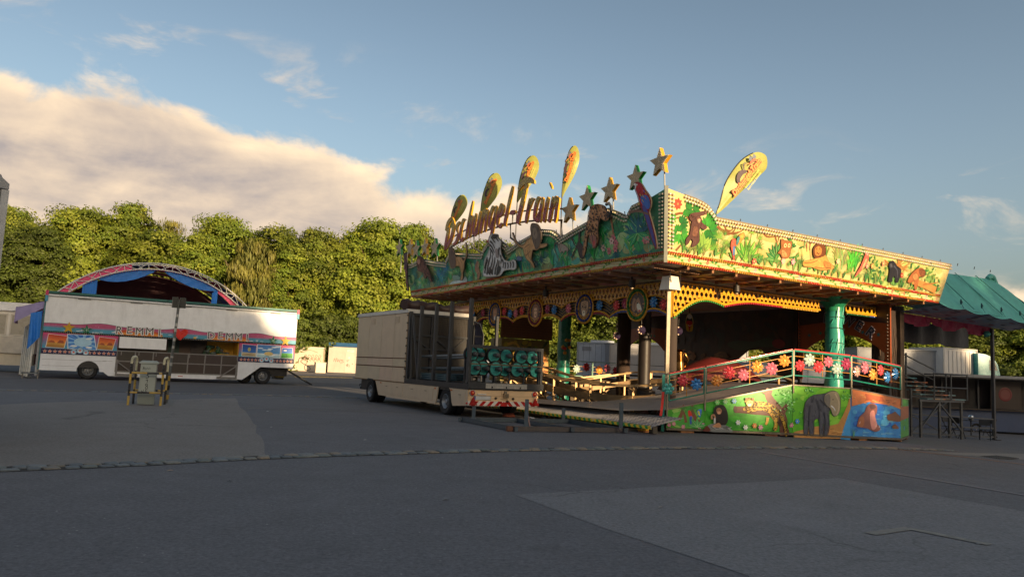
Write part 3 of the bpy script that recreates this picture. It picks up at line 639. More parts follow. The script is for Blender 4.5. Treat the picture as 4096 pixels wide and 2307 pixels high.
picpanel(7.66,10.86,[('beach',[(7.84,1.62),(8.62,1.61),(8.62,2.24),(7.84,2.28)]),('sea',[(8.70,1.58),(10.02,1.57),(10.02,2.30),(8.70,2.31)]),('field',[(10.10,1.60),(10.78,1.60),(10.74,2.2),(10.14,2.18)])],'right')
# counter opening
b=MB(F); b.box(1.36,7.64,1.3,1.34,.9,2.42,L((70,52,44))); b.box(1.36,7.64,.03,1.3,2.36,2.419,L((96,70,56))); b.box(1.36,7.64,.02,1.3,.9,.94,L((80,66,58)))
b.box(1.355,1.40,.02,1.3,.9,2.36,L((90,60,60))); b.box(7.60,7.645,.02,1.3,.9,2.36,L((200,150,40))); b.box(6.1,7.6,1.26,1.30,.94,2.36,L((206,160,40)))
b.box(4.0,4.6,1.26,1.3,.94,2.36,L((30,64,60)));b.box(6.55,7.6,.3,1.2,1.62,1.66,L((190,150,60))); b.box(5.2,6.0,1.22,1.3,1.0,2.3,L((44,36,40)))
b.build('counter_room',LT,M_paint)
b=MB(F)
for k in range(26): b.ball((6.75+R.uniform(-.9,.4),.75+R.uniform(-.25,.25),1.62+R.random()**1.5*.45),R.uniform(.08,.16),tuple(c*R.uniform(.6,1.3) for c in L((70,92,70))))
b.build('plant_bundle',LT,M_cloth)
b=MB(F); b.box(1.42,3.76,-.045,-.01,1.74,2.34,W); b.build('shutter_board',LT,M_paint)
b=MB(F)
for k in range(8): a=1.36+k*6.28/7; b.box(a-.03,a+.03,-.03,.02,.46,1.62,GREY)
for z in (1.58,1.03,.48): b.box(1.36,7.67,-.035,.015,z-.03,z+.03,GREY)
for k in range(8): b.box(1.55+k*.86,1.59+k*.86,-.05,-.036,1.36,1.56,GREY)
b.build('counter_frame',LT,M_dark)
for k in range(7):
    for z0_,z1_ in ((.51,1.0),(1.06,1.55)):
        a=1.36+k*6.28/7; b=MB(F); b.box(a+.031,a+6.28/7-.031,-.01,.03,z0_,z1_,tuple(c*R.uniform(.9,1.1) for c in BROWN)); b.build('counter_panel',LT,M_paint)
for s_,c in ((1,1.36),(-1,7.64)):
    b=MB(F); b.beam((c+.02*s_,-.06,1.02),(c+.95*s_,-.06,.34),.05,.11,GREY,upv=(0,1,0)); b.beam((c,-.06,.30),(c+1.1*s_,-.06,.30),.05,.12,GREY); b.box(min(c,c+.09*s_),max(c,c+.09*s_),-.09,-.036,.25,1.1,GREY); b.build('support_brace',LT,M_dark)
# skirts
sk=[(x0,.42),(-.45,.42)]+arc2(.08,.44,.53,180,0,14)[1:-1]+[(.61,.42),(.80,.42),(1.05,.22),(1.33,.22),(1.33,1.27),(x0,1.27)]
b=MB(F); b.extr([(a,.02,c) for a,c in sk],(0,-.045,0),W2); o=b.build('skirt',LT,M_paint)
b=MB(F); b.box(x0+.08,.9,-.030,-.0255,.98,.99,L((90,90,92))); b.box(x0+.1,-.55,-.030,-.0255,.66,.67,L((120,120,122))); b.box(.72,1.2,-.03,-.0255,1.0,1.01,L((90,90,92))); b.build('trim',o,M_dark)
sk=[(7.67,.24),(7.95,.22),(8.95,1.0),(10.7,1.0),(10.7,.94),(10.86,.94),(10.86,1.27),(7.67,1.27)]
b=MB(F); b.extr([(a,.02,c) for a,c in sk],(0,-.045,0),W2); b.build('skirt',LT,M_paint)
b=MB(F); b.box(1.33,7.67,.0,.3,.20,.44,W2); b.box(4.5,4.75,-.006,0,.30,.34,L((190,90,50))); b.build('chassis_beam',LT,M_paint)
b=MB(F); b.box(x0+.1,x1-.3,.35,2.2,.5,1.26,L((36,36,38))); b.box(-1.9,1.2,.03,.35,.6,1.2,L((40,40,42))); b.box(7.8,10.8,.03,.35,1.0,1.24,L((40,40,42))); b.box(x0,x1,.03,2.5,1.272,1.545,L((60,60,64)));b.box(x0,1.35,.001,2.5,1.546,2.419,L((150,60,90)));b.box(7.65,x1,.001,2.5,1.546,2.419,L((150,60,90))); b.build('chassis',LT,M_dark)
for a,r_ in ((.08,.47),(9.15,.47),(8.25,.43)):
    wheel(LT,F((a,.22 if a!=8.25 else .9,r_)),-V,r_,.34)
b=MB(F); b.beam((10.55,.5,.93),(12.15,.35,.05),.8,.05,L((36,36,36))); b.build('ramp',LT,M_dark)
b=MB(F); b.box(10.0,10.55,.6,1.6,.42,.62,L((200,170,60))); b.box(10.05,10.5,.55,1.6,.3,.42,BLACK); b.build('tow_box',LT,M_gloss)
# left end: poles, tarps, step
b=MB(F); b.box(x0-.08,x0-.001,.05,2.45,.45,4.39,L((70,120,130))); b.build('end_wall',LT,M_paint)
for k in range(6):
    b=MB(F); y=.1+k*.85; xx=x0-.42-k*.10; b.pipe([(xx,y,0),(xx+.03,y,2.95-.05*k)],.05,L((206,206,200)),8)
    b.box(xx-.12,xx+.12,y-.12,y+.12,0,.03,L((90,90,90)))
    b.build('tent_pole',None,M_gloss,'white tubular pole standing in the row at the end of the long trailer','pole','white poles at the trailer end')
b=MB(F)
def drape(b,P0,P1,h0,h1,nf,col,dirn,amp=.08,n=18,rows=6,colb=None):
    vs=[];
    for j in range(rows+1):
        for i in range(n+1):
            t=i/n; p=Vector(P0).lerp(Vector(P1),t); h=(h0+(h1-h0)*t)*j/rows
            vs.append(p+Vector((0,0,-h))+Vector(dirn)*(amp*math.sin(t*nf*6.28+j*.35)*(.35+.65*j/rows)))
    b.add(vs,[(j*(n+1)+i,j*(n+1)+i+1,(j+1)*(n+1)+i+1,(j+1)*(n+1)+i) for j in range(rows) for i in range(n)],col,sm=True)
BLUE=L((40,124,216))
drape(b,(x0-.12,-.10,3.45),(x0-.62,-.02,3.30),1.35,1.85,2.0,BLUE,(0,1,0)); b.build('blue_tarpaulin',None,M_cloth,'blue tarpaulin hanging from the end of the long white trailer','tarpaulin')
b=MB(F); vs=[]
for i in range(7):
    for j in range(7): vs.append((x0-.09-i*.20,.02+j*.6,3.98-i*.075+.03*math.sin(j*1.9+i*1.3)))
b.add(vs,[(i*7+j,i*7+j+1,(i+1)*7+j+1,(i+1)*7+j) for i in range(6) for j in range(6)],L((150,146,190)),sm=True); drape(b,(x0-.09,.02,3.96),(x0-1.29,.02,3.53),.35,.75,2,L((150,140,186)),(0,1,0),.03,12,3); drape(b,(x0-1.29,.02,3.53),(x0-1.29,3.6,3.5),.75,.7,3,L((170,124,158)),(1,0,0),.05,18,3); b.build('side_awning',None,M_cloth,'faded violet awning sheet sloping off the end of the long white trailer','awning')
b=MB(F); b.box(x0-.75,x0+.02,-.7,.0,.24,.28,L((110,120,128)))
for k in range(6): b.box(x0-.72,x0,-.66+k*.11,-.63+k*.11,.28,.295,L((80,88,95)))
for sx in (x0-.7,x0-.04): b.box(sx,sx+.05,-.66,-.6,0,.24,GREY); b.box(sx,sx+.05,-.1,-.05,0,.24,GREY)
b.build('metal_step',None,M_steel,'grey grated metal step in front of the trailer end','step')
# ================================================================ ARCHED TENT behind it
AT0=LT0+V*3.2+U*3.45; AT=thing('arched_tent',AT0,'round arched tent with white truss and pink and blue canvas behind the long trailer','tent'); AT.location.z=gz(AT0.x,AT0.y); LOC[AT]=Vector(AT.location)
F=frame(AT0,U,V); rad=7.2; zc=6.85-rad
P=lambda th,r,y=0:(r*math.sin(th),y,zc+r*math.cos(th))
ths=[-1.02+2.04*k/22 for k in range(23)]
b=MB(F); WT=L((224,220,214))
b.pipe([P(t,rad) for t in ths],.036,WT,8); b.pipe([P(t,rad-.36) for t in ths],.036,WT,8); b.pipe([P(t,rad-.05,.5) for t in ths],.03,WT,8)
for k in range(22):
    b.pipe([P(ths[k],rad),P(ths[k]+(.046 if k%2 else .0)+.0,rad-.36)],.02,WT,6); b.pipe([P(ths[k],rad-.36) if k%2 else P(ths[k],rad),P(ths[k+1],rad) if k%2 else P(ths[k+1],rad-.36)],.02,WT,6)
    if k%2==0: b.pipe([P(ths[k],rad),P(ths[k],rad-.05,.5)],.025,WT,6)
b.build('truss_arch',AT,M_gloss)
b=MB(F); n=24; cols=[L((216,66,120)),L((216,66,120)),L((56,110,190))]
for j in range(6):
    for k in range(n):
        a,c=-.95+1.78*k/n,-.95+1.78*(k+1)/n; y0_,y1_=.15+j*1.0,.15+(j+1)*1.0; sg=.06*math.sin(j*3+k*.4)
        b.add([P(a,rad-.1+sg*.3,y0_),P(c,rad-.1+sg*.3,y0_),P(c,rad-.1,y1_),P(a,rad-.1,y1_)],[(0,1,2,3)],cols[(k//4)%3],sm=True)
b.build('canvas_roof',AT,M_cloth)
b=MB(F); b.add([P(a,rad-.2,6.1) for a in [-.95+1.9*k/20 for k in range(21)]]+[(6,6.1,.5),(-6,6.1,.5)],[tuple(range(23))],L((96,30,44))); b.build('back_wall',AT,M_cloth)
# front pink gusset (left), blue swags along the inner arch
b=MB(F)
for k in range(12):
    a,c=-1.0+.78*k/12,-1.0+.78*(k+1)/12
    b.add([P(a,rad-.02,.06),P(c,rad-.02,.06),P(c,rad-.34-.5*max(0,.45-k/12),.05),P(a,rad-.34-.5*max(0,.5-k/12),.05)],[(0,1,2,3)],L((224,72,126)))
b.build('canvas_gusset',AT,M_cloth)
b=MB(F)
for k in range(8):
    a,c=.52+.42*k/8,.52+.42*(k+1)/8
    b.add([P(a,rad-.36,.1),P(c,rad-.36,.1),P(c,rad-.55-.6*((k+1)/8)**2,.12),P(a,rad-.55-.6*(k/8)**2,.12)],[(0,1,2,3)],L((214,66,116)))
b.build('canvas_gusset',AT,M_cloth)
def swag(t0,t1,dep,col):
    b=MB(F); n=14; m_=6; vs=[]
    for i in range(n+1):
        t=t0+(t1-t0)*i/n; h=dep*math.sin(math.pi*i/n)**.8
        for j in range(m_+1):
            x,y,z=P(t,rad-.36); vs.append((x,y+.10+.05*math.sin(i*2.2+j),z-h*j/m_-.02*math.sin(i*3.1)*j/m_))
    b.add(vs,[(i*(m_+1)+j,i*(m_+1)+j+1,(i+1)*(m_+1)+j+1,(i+1)*(m_+1)+j) for i in range(n) for j in range(m_)],col,sm=True); b.build('canvas_swag',AT,M_cloth)
swag(-.50,-.02,.62,BLUE); swag(.02,.52,.62,BLUE)
for t,w_ in ((-.52,.55),(.50,.25)):
    b=MB(F); x,y,z=P(t,rad-.38); drape(b,(x-w_,.1,z-.25),(x+w_*.3,.1,z),2.0,2.2,3,BLUE,(0,1,0),.06); b.build('canvas_curtain',AT,M_cloth)
b=MB(F)
for k in range(100):
    t=-.95+1.9*k/99; b.ball(P(t,rad-.42,-.02),.026,L((190,40,50)))
b.build('bulb_strip',AT,M_bulb,kind='stuff')
for sx in (-5.7,5.7):
    b=MB(F); [ (lambda m_: (m_.pipe([(sx,y_,0),(sx,y_,zc+math.sqrt(rad**2-sx*sx))],.09,WT,8),m_.build('tent_leg',AT,M_gloss)))(MB(F)) for y_ in (.2,6)]
# ================================================================ white stall far left
S0=Vector((-36.5,43.0,gz(-36.5,43))); ST=thing('white_stall',S0,'closed white stall trailer with scalloped awning edge and clear plastic windows','stall'); F=frame(S0,Vector((.93,.36,0)),Vector((-.36,.93,0)))
b=MB(F); b.box(0,8.2,0,2.4,1.15,4.05,L((240,236,226))); b.build('body',ST,M_paint)
b=MB(F); vs=[]
for i in range(2): vs+=[(-.1+8.4*k/40,-.18 if i else .1,3.72-.05*abs(math.sin(k*1.2)) if i else 4.2) for k in range(41)]
b.add(vs,[(k,41+k,42+k,k+1) for k in range(40)],L((240,236,228))); b.add([(-.1,.1,4.2),(8.3,.1,4.2),(8.3,2.5,4.25),(-.1,2.5,4.25)],[(0,1,2,3)],L((240,236,228))); b.build('awning',ST,M_cloth)
for k in range(6):
    a=.45+k*1.28; b=MB(F); b.box(a,a+.98,-.03,-.001,2.28,3.42,L((176,168,150))); w_=b.build('window',ST,M_gloss)
    b=MB(F); b.box(a-.08,a-.001,-.045,-.002,2.2,3.5,L((214,206,190))); b.box(a+.981,a+1.06,-.045,-.002,2.2,3.5,L((214,206,190))); b.box(a,a+.98,-.045,-.002,3.43,3.5,L((214,206,190))); b.box(a,a+.98,-.045,-.002,2.2,2.27,L((214,206,190))); b.build('frame',w_,M_paint)
b=MB(F); drape(b,(0,-.05,2.15),(8.2,-.05,2.15),1.0,1.0,5,L((205,196,180)),(0,1,0),.03,60,4); b.build('skirt_canvas',ST,M_cloth)
b=MB(F); b.box(0.1,8.1,.12,2.2,.42,1.15,L((220,208,184))); b.build('chassis',ST,M_paint)
for a in (1.5,5.0): wheel(ST,F((a,.75,.4)),Vector((.36,-.93,0)),.4,.3)
# ================================================================ grey box lorry edge at far left
q=atD(38,722,11.0); S0=Vector((q.x,q.y,0)); H_=q.z
GT=thing('box_trailer',S0,'tall light grey box trailer with rounded roof cap standing beside the lot','trailer'); F=frame(S0,Vector((-.66,-.75,0)),Vector((-.75,.66,0)))
b=MB(F); b.box(0.02,2.5,.02,8,.9,H_-.14,L((150,152,154))); b.build('body',GT,M_paint)
b=MB(F); 
b.extr([(.0,-.03,H_-.14),(.0,-.03,H_-.06),(.10,-.03,H_+.02),(.12,-.03,H_+.06),(.3,-.03,H_+.12),(2.2,-.03,H_+.12),(2.5,-.03,H_-.06),(2.5,-.03,H_-.14)],(0,8.1,0),L((160,160,160))); b.build('roof_cap',GT,M_paint)
b=MB(F); b.box(-.01,.09,-.015,.05,.9,H_-.15,L((172,174,176))); b.box(.11,.13,.0,.03,.9,H_-.2,L((90,90,92))); b.box(.0,.02,.05,8,.9,1.1,L((90,90,94))); b.build('corner_post',GT,M_steel)
b=MB(F); b.box(.2,2.3,.3,7.8,.5,.9,L((40,40,42))); b.build('chassis',GT,M_dark)
for y in (1.2,6.0): wheel(GT,F((.15,y,.45)),Vector((.66,.75,0)),.45,.3); wheel(GT,F((2.35,y,.45)),Vector((-.66,-.75,0)),.45,.3)
# ================================================================ BEIGE PACKING TRAILER
B0=Vector((-1.21,23.35,0)); BT=thing('packing_trailer',B0,'beige packing trailer with closed front box and open rear rack of stanchions','trailer'); F=frame(B0,U,V)
BE=L((206,184,156)); BE2=L((222,190,150)); DK=L((40,44,50)); DK2=L((30,32,36)); BX=2.57
b=MB(F); b.box(.02,BX-.02,4.92,10.1,.90,3.46,BE); b.build('box_body',BT,M_paint)
ys=[4.92,6.1,7.4,8.75,10.1]
for k in range(4):
    for z0_,z1_ in ((.92,1.44),(1.48,1.76),(1.80,3.45)):
        b=MB(F); b.box(-.01,.019,ys[k]+.009,ys[k+1]-.009,z0_,z1_,tuple(c*R.uniform(.97,1.03) for c in BE)); b.build('side_panel',BT,M_paint)
for z in (1.46,1.78):
    b=MB(F); b.box(-.022,.018,4.92,10.1,z-.014,z+.014,L((96,60,34))); b.build('rubbing_strip',BT,M_wood)
b=MB(F); b.box(-.03,.02,4.9,10.1,.885,.915,L((120,92,58))); b.build('bottom_rail',BT,M_wood)
b=MB(F); b.box(-.05,BX+.05,4.85,10.15,3.462,3.56,L((206,204,198))); b.box(-.03,BX+.03,4.9,10.1,3.56,3.60,L((190,188,182))); b.build('roof',BT,M_paint)
for y in (8.35,5.9):
    b=MB(F)
    for k in range(5): b.box(-.03,-.0101,y-.22,y+.22,3.12+k*.05,3.145+k*.05,L((205,186,160)))
    b.build('vent',BT,M_paint)
for k in range(9):
    b=MB(F); z=1.1+k*.28; b.box(-.03,.0,4.90,4.96,z,z+.05,DK2); b.build('latch',BT,M_dark)
# bulkhead and frames of the open part
b=MB(F); b.box(.02,BX-.02,4.86,4.915,.95,3.46,L((36,36,38)))
for x in (.05,.9,1.75,BX-.12): b.box(x,x+.07,4.80,4.86,.95,3.46,DK)
for z in (1.0,2.12,2.62,3.38): b.box(.05,BX-.05,4.79,4.85,z,z+.08,DK)
for x in (.12,.97): b.beam((x,4.82,2.65),(x+.75,4.82,2.15),.05,.06,DK)
b.beam((2.4,4.82,2.65),(1.8,4.82,2.15),.05,.06,DK)
b.build('bulkhead',BT,M_dark)
b=MB(F)
for i in range(24):
    b.box(.95+i*.065,.955+i*.065,4.84,4.858,2.7,3.36,L((72,62,52)))
for i in range(10): b.box(.95,2.48,4.838,4.857,2.72+i*.066,2.727+i*.066,L((72,62,52)))
b.build('wire_mesh',BT,M_dark)
for y,z in ((4.75,3.50),(3.82,3.66),(2.62,3.68),(1.47,3.70),(.14,3.73)):
    b=MB(F); b.box(-.01,.10,y-.05,y+.05,.9,z,DK); b.box(.1,.12,y-.06,y+.06,.95,1.1,DK2); b.build('stanchion',BT,M_dark)
for y,z in ((4.75,3.50),(3.0,3.45),(.10,2.25)):
    b=MB(F); b.box(BX+.05,BX+.15,y-.05,y+.05,.9,z,DK); b.build('stanchion',BT,M_dark)
b=MB(F); b.pipe([(BX+.1,4.7,3.3),(BX+.14,4.3,3.2),(BX+.16,4.1,2.8),(BX+.16,4.1,1.0)],.035,DK,8); b.build('side_hoop',BT,M_dark)
b=MB(F); b.beam((.05,4.6,3.35),(.05,3.85,1.0),.06,.09,DK); b.beam((.05,4.7,3.3),(.05,4.5,1.0),.06,.09,DK); b.build('brace',BT,M_dark)
# bed
b=MB(F); b.box(-.03,BX+.17,-.04,4.86,.89,1.06,DK2); b.box(-.04,BX+.18,-.07,-.041,.92,1.12,DK); b.build('load_bed',BT,M_dark)
b=MB(F); b.box(-.05,BX+.16,-.02,.05,2.18,2.28,DK); b.box(-.03,.06,-.01,.05,1.12,2.18,DK); b.box(BX+.07,BX+.16,-.01,.05,1.12,2.18,DK)
for x in (1.45,2.0): b.box(x,x+.05,.0,.04,1.12,1.45,DK)
b.build('rear_rack',BT,M_dark)
b=MB(F); b.box(.02,2.80,-.055,-.022,1.665,1.705,L((92,76,58))); b.build('rack_board',BT,M_wood)
b=MB(F); b.box(.57,2.10,-.085,-.071,.94,1.10,L((160,160,158)))
for i in range(24):
    for j in range(3): b.box(.60+i*.062,.63+i*.062,-.089,-.085,.965+j*.045,.98+j*.045,L((190,190,188)))
for x in (.80,1.32,1.84): b.box(x-.02,x+.02,-.10,-.085,.955,1.01,BLACK)
b.build('tread_plate',BT,M_steel)
# lower body
b=MB(F); b.box(0,BX,.0,.06,.41,.915,BE2); b.box(.0,BX,-.004,0,.70,.706,L((120,98,72))); b.build('rear_panel',BT,M_paint)
b=MB(F); b.box(.0,BX,-.03,-.0,.395,.545,L((215,212,206))); ch=b.build('warning_board',BT,M_gloss)
b=MB(F); RED=L((176,30,28)); n=6
for k in range(5):
    for s_ in (1,-1):
        x=.10+k*.28; q=[(x,.397),(x+.14,.397),(x+.28,.543),(x+.14,.543)]
        if s_<0: q=[(BX-a,c) for a,c in q][::-1]
        b.add([(max(.003,min(BX-.003,a)),-.032,c) for a,c in q],[(0,1,2,3)],RED)
b.add([(1.13,-.034,.397),(1.44,-.034,.397),(1.285,-.034,.543)],[(0,1,2)],RED); b.build('chevron',ch,M_gloss)
for x in (.16,BX-.12):
    b=MB(F); b.extr([(x-.15,-.06,.42),(x+.15,-.06,.42),(x,-.06,.68)],(0,-.012,0),L((150,24,24))); b.build('triangle_reflector',BT,M_gloss)
for x in (.14,2.44):
    b=MB(F); b.lathe(F((x,0,.79))*0+Vector((x,-.001,.79)),(0,-1,0),[(.10,0),(.10,.03),(.085,.035)],L((150,150,150)),18); b.lathe((x,-.03,.79),(0,-1,0),[(.082,0),(.07,.025),(0,.035)],L((168,28,16)),18); b.lathe((x,-.031,.79),(0,-1,0),[(.03,.035),(0,.045)],L((214,110,50)),12); b.build('tail_lamp',BT,M_bulb)
for x,s_ in ((-.03,1),(BX+.03,-1)):
    b=MB(F); b.ball((x,.0,.47),.035,L((180,30,30))); b.box(min(x,x+.04*s_),max(x,x+.04*s_),-.01,.02,.46,.48,BLACK); b.build('marker_lamp',BT,M_bulb)
b=MB(F); b.box(.22,.82,-.012,-.004,.575,.705,L((30,30,30))); b.box(.228,.812,-.016,-.012,.583,.697,L((196,198,200))); b.box(.230,.268,-.018,-.016,.585,.695,L((30,70,150))); b.build('number_plate',BT,M_gloss)
b=MB(F); b.box(.32,.64,-.03,-.004,.735,.77,L((205,205,205))); b.build('plate_lamp',BT,M_gloss)
b=MB(F); b.box(1.24,1.40,-.14,-.004,.66,.80,L((150,128,98))); b.box(1.27,1.37,-.16,-.14,.68,.78,L((110,96,76))); b.lathe((1.32,-.06,.80),(0,0,1),[(.05,0),(.05,.07),(0,.07)],L((130,116,96)),10); b.box(1.20,1.44,-.02,-.004,.62,.90,BE2); b.build('tow_hitch',BT,M_dark)
for x,z in ((.99,.64),(1.63,.63),(1.42,.55)):
    b=MB(F); b.lathe((x,-.004,z),(0,-1,0),[(.04,0),(.035,.05),(.02,.07),(0,.07)],L((96,86,76)),10); b.build('coupling',BT,M_steel)
sk=[(10.0,.92),(8.25,.92)]  # side skirts in (y,z)
def skirt(poly,name='side_skirt'):
    b=MB(F); b.extr([(.03,y,z) for y,z in poly],(-.04,0,0),BE); return b.build(name,BT,M_paint)
skirt([(7.25,.885),(7.75,.885),(7.35,.34),(4.87,.31),(4.87,.885)]); s2=skirt([(4.865,.885),(4.865,.31),(2.25,.33),(2.18,.46),(2.10,.80),(2.04,.885)])
skirt([(1.30,.885),(1.18,.82),(1.06,.45),(.98,.33),(.0,.40),(.0,.885)])
for y0_,y1_,z0_,z1_ in ((4.98,7.05,.42,.80),(2.45,4.75,.42,.80),(.12,.88,.44,.82)):
    b=MB(F); b.box(-.022,-.0101,y0_,y1_,z0_,z1_,tuple(c*.97 for c in BE)); lk_=b.build('locker_door',BT,M_paint)
    for y in ((y0_*.75+y1_*.25),(y0_*.25+y1_*.75)) if y1_-y0_>1 else ((y0_+y1_)/2,):
        b=MB(F); b.box(-.03,-.0221,y-.09,y+.09,.70,.715,L((90,76,60))); b.box(-.034,-.0221,y-.09,y+.09,.64,.66,L((200,184,160))); b.build('handle',lk_,M_dark)
for y in (7.15,2.3,1.1):
    b=MB(F); b.box(-.03,-.0101,y-.05,y+.05,.80,.84,L((200,110,40))); b.build('side_marker',BT,M_gloss)
b=MB(F); b.box(.25,BX-.25,.3,10,.45,.88,L((30,30,32)))
for y in (1.58,8.34): b.pipe([(.2,y,.43),(BX-.2,y,.43)],.07,BLACK,8); b.box(.02,.5,y-.5,y+.5,.80,.885,BLACK)
b.build('chassis',BT,M_dark)
for y in (1.58,8.34):
    wheel(BT,F((.14,y,.435)),-U,.435,.27,rr=.55); wheel(BT,F((.45,y,.435)),-U,.435,.25,rr=.55); wheel(BT,F((BX-.14,y,.435)),U,.435,.27,rr=.55)
b=MB(F); b.pipe([(-.02,7.82,.40),(-.02,7.80,.75),(-.02,8.0,.88),(-.02,8.5,.90)],.05,BLACK,8); b.build('mudguard',BT,M_rub)
b=MB(F); b.box(.9,1.1,10.1,12.0,.5,.6,DK); b.beam((.3,10.1,.5),(1.0,12,.5),.1,.1,DK); b.beam((2.27,10.1,.5),(1.0,12,.5),.1,.1,DK); b.build('drawbar',BT,M_dark)
# load: rails, frames, wheels
for k,(x,z,r_,c) in enumerate(((.5,1.92,.04,(150,156,160)),(.9,1.86,.035,(140,146,150)),(.55,1.50,.035,(120,132,140)),(1.1,1.46,.03,(130,140,146)),(.6,1.28,.035,(60,76,84)),(1.0,1.30,.03,(50,62,70)))):
    b=MB(F); b.pipe([(x,4.7,z-.04),(x+.05,.9,z+.05)],r_,L(c),8); b.build('steel_tube',None,M_steel,'long steel tube lying lengthwise in the open rack of the beige trailer','tube','steel tubes in the trailer rack')
for k in range(3):
    b=MB(F); z=1.10+k*.07
    for x in (.18,.5,.82): b.box(x,x+.06,1.9,4.3,z,z+.045,L((58,86,96)))
    for y in (2.0,3.1,4.2): b.box(.18,.88,y,y+.06,z+.045,z+.065,L((58,86,96)))
    b.build('ladder_frame',None,M_dark,'flat teal grey steel frame stacked on the bed of the beige trailer','steel frame','frames stacked on the trailer bed')
b=MB(F)
for x in (.3,1.0): b.box(x,x+.08,.85,.93,1.06,1.95,DK)
b.box(.3,1.08,.86,.92,1.5,1.56,DK); b.build('load_stop',BT,M_dark)
TEALW=L((52,150,146))
ORD=['first','second','third','fourth','fifth','sixth','seventh']
def cartwheel(x,y,z,r=.25,lb=''):
    c=F((x,y,z)); o=thing('teal_wheel',c,'teal wheel with black tyre in the '+lb,'wheel','teal wheels racked on the beige trailer')  # loose ride wheel resting in the trailer rack
    b=MB(); b.lathe(c,-V,[(r*.86,-.05),(r,-.05),(r*1.02,0),(r,.05),(r*.86,.055)],BLACK,24); b.build('tyre',o,M_rub)
    b=MB(); b.lathe(c,-V,[(r*.86,.05),(r*.84,.035),(r*.30,.045),(r*.28,.06),(0,.06)],TEALW,24); b.lathe(c,-V,[(r*.86,-.04),(0,-.04)],TEALW,24)
    for k in range(5):
        a=k*1.2566+.4; q=c+(U*math.cos(a)+ZZ*math.sin(a))*r*.56-V*.041; b.lathe(q,-V,[(.011,0),(.011,.006),(0,.006)],L((20,60,60)),6)
    b.build('disc',o,M_gloss)
    b=MB(); ax=(-V+U*R.uniform(.1,.3)-ZZ*R.uniform(0,.12)).normalized(); q=c-V*.055
    b.lathe(q,ax,[(.055,0),(.05,.05),(.06,.07),(.075,.10),(.085,.15),(.075,.21),(.05,.245),(0,.25)],L((70,72,74)),10); b.build('hub_cover',o,M_cloth)
    return o
for i,x in enumerate((.2,.55,1.01,1.57,2.05,2.57)): cartwheel(x,.30+.16*(i%2),1.985+R.uniform(-.015,.015),lb='upper rack row, %s from the tall stanchion'%ORD[i])
for i,x in enumerate((.28,.69,1.06,1.49,1.85,2.25,2.58)): cartwheel(x,.22+.18*(i%2),1.56+R.uniform(-.01,.01),lb='lower rack row, %s from the tall stanchion'%ORD[i])
# rolled tarpaulin on the roof
b=MB(F)
for k,(x0_,x1_,r0,r1,z) in enumerate(((-.1,1.3,.21,.17,3.76),(1.2,2.75,.14,.22,3.72))):
    n=10; pts=[];rs=[]
    for i in range(n+1):
        t=i/n; pts.append((x0_+(x1_-x0_)*t,5.15+.05*math.sin(i*1.3+k),z+.03*math.sin(i*1.7))); rs.append((r0+(r1-r0)*t)*(1+.12*math.sin(i*2.3)))
    b.pipe(pts,rs,L((64,46,42)),10)
b.build('tarpaulin_roll',None,M_cloth,'brown rolled tarpaulin lying on the roof edge of the beige trailer','tarpaulin')
# ================================================================ STEEL BASE FRAME ON THE GROUND
SF=thing('steel_base_frame',(1.0,21.4,0),'blue grey steel base frame with upright stubs lying on the asphalt behind the beige trailer','steel frame'); STL=L((86,98,108)); RST=L((112,82,70))
A_,B_,C_,D_=Vector((-1.25,22.05,.07)),Vector((.22,19.48,.07)),Vector((3.2,20.66,.07)),Vector((1.95,23.3,.07))
for p,q,z in ((A_,B_,0),(B_,C_,.0),(C_,D_,0),(A_,D_,.0),((A_+D_)*.5,(B_+C_)*.5,.0)):
    b=MB(); d=(q-p).normalized(); b.beam(p-d*.12,q+d*.12,.11,.12 if z==0 else .1,STL if (p-B_).length>.01 else L((98,94,94))); b.build('base_beam',SF,M_steel)
    if p is A_ and q is B_: A_=A_+ZZ*.006; 
for p,h in ((Vector((-.93,21.7,.1)),.46),(B_+Vector((.3,.13,.05)),.82),(C_+Vector((-.08,-.03,.05)),.80),(D_+Vector((-.2,-.05,.05)),.46)):
    b=MB(); b.box(p.x-.05,p.x+.05,p.y-.05,p.y+.05,p.z,h,STL); b.box(p.x-.04,p.x+.04,p.y-.04,p.y+.04,h,h+.004,L((40,44,48))); b.build('upright',SF,M_steel)
b=MB(); b.beam(B_-Vector((.2,.08,0)),B_+Vector((.1,.04,0)),.115,.125,RST); b.build('rusty_end',SF,M_steel)
for p,c,l in ((gnd(2110,1715),(130,100,92),[(0,0,.35),(.03,-.05,.2),(.1,-.1,.03),(.4,-.16,.02),(.8,-.14,.02),(.95,-.2,.02)]),(gnd(2470,1732),(52,38,52),[(0,0,.15),(.1,-.05,.03),(.4,-.16,.02),(.8,-.25,.02),(1.0,-.2,.02)])):
    b=MB(); P=[Vector((p.x,p.y,0))+Vector(q) for q in l]
    P=[Vector(q) for q in smooth([tuple(q) for q in P],False,4)]
    for i in range(len(P)-1): b.beam(P[i],P[i+1],.05,.008,L(c))
    b.build('lashing_strap',None,M_cloth,'faded lashing strap trailing over the asphalt from the steel base frame' if c[0]>100 else 'dark purple lashing strap lying on the asphalt near the ramp','strap')
b=MB(); q=gnd(2120,1688)
for k in range(14): b.ball(q+Vector((R.uniform(-.3,.5),R.uniform(-.1,.1),.05+R.random()*.06)),R.uniform(.06,.11),L((190,190,188)) if k<7 else L((28,28,30)))
b.build('cloth_bundle',None,M_cloth,'crumpled black and white cloth bundle on the ground by the striped ramp edge','cloth bundle')
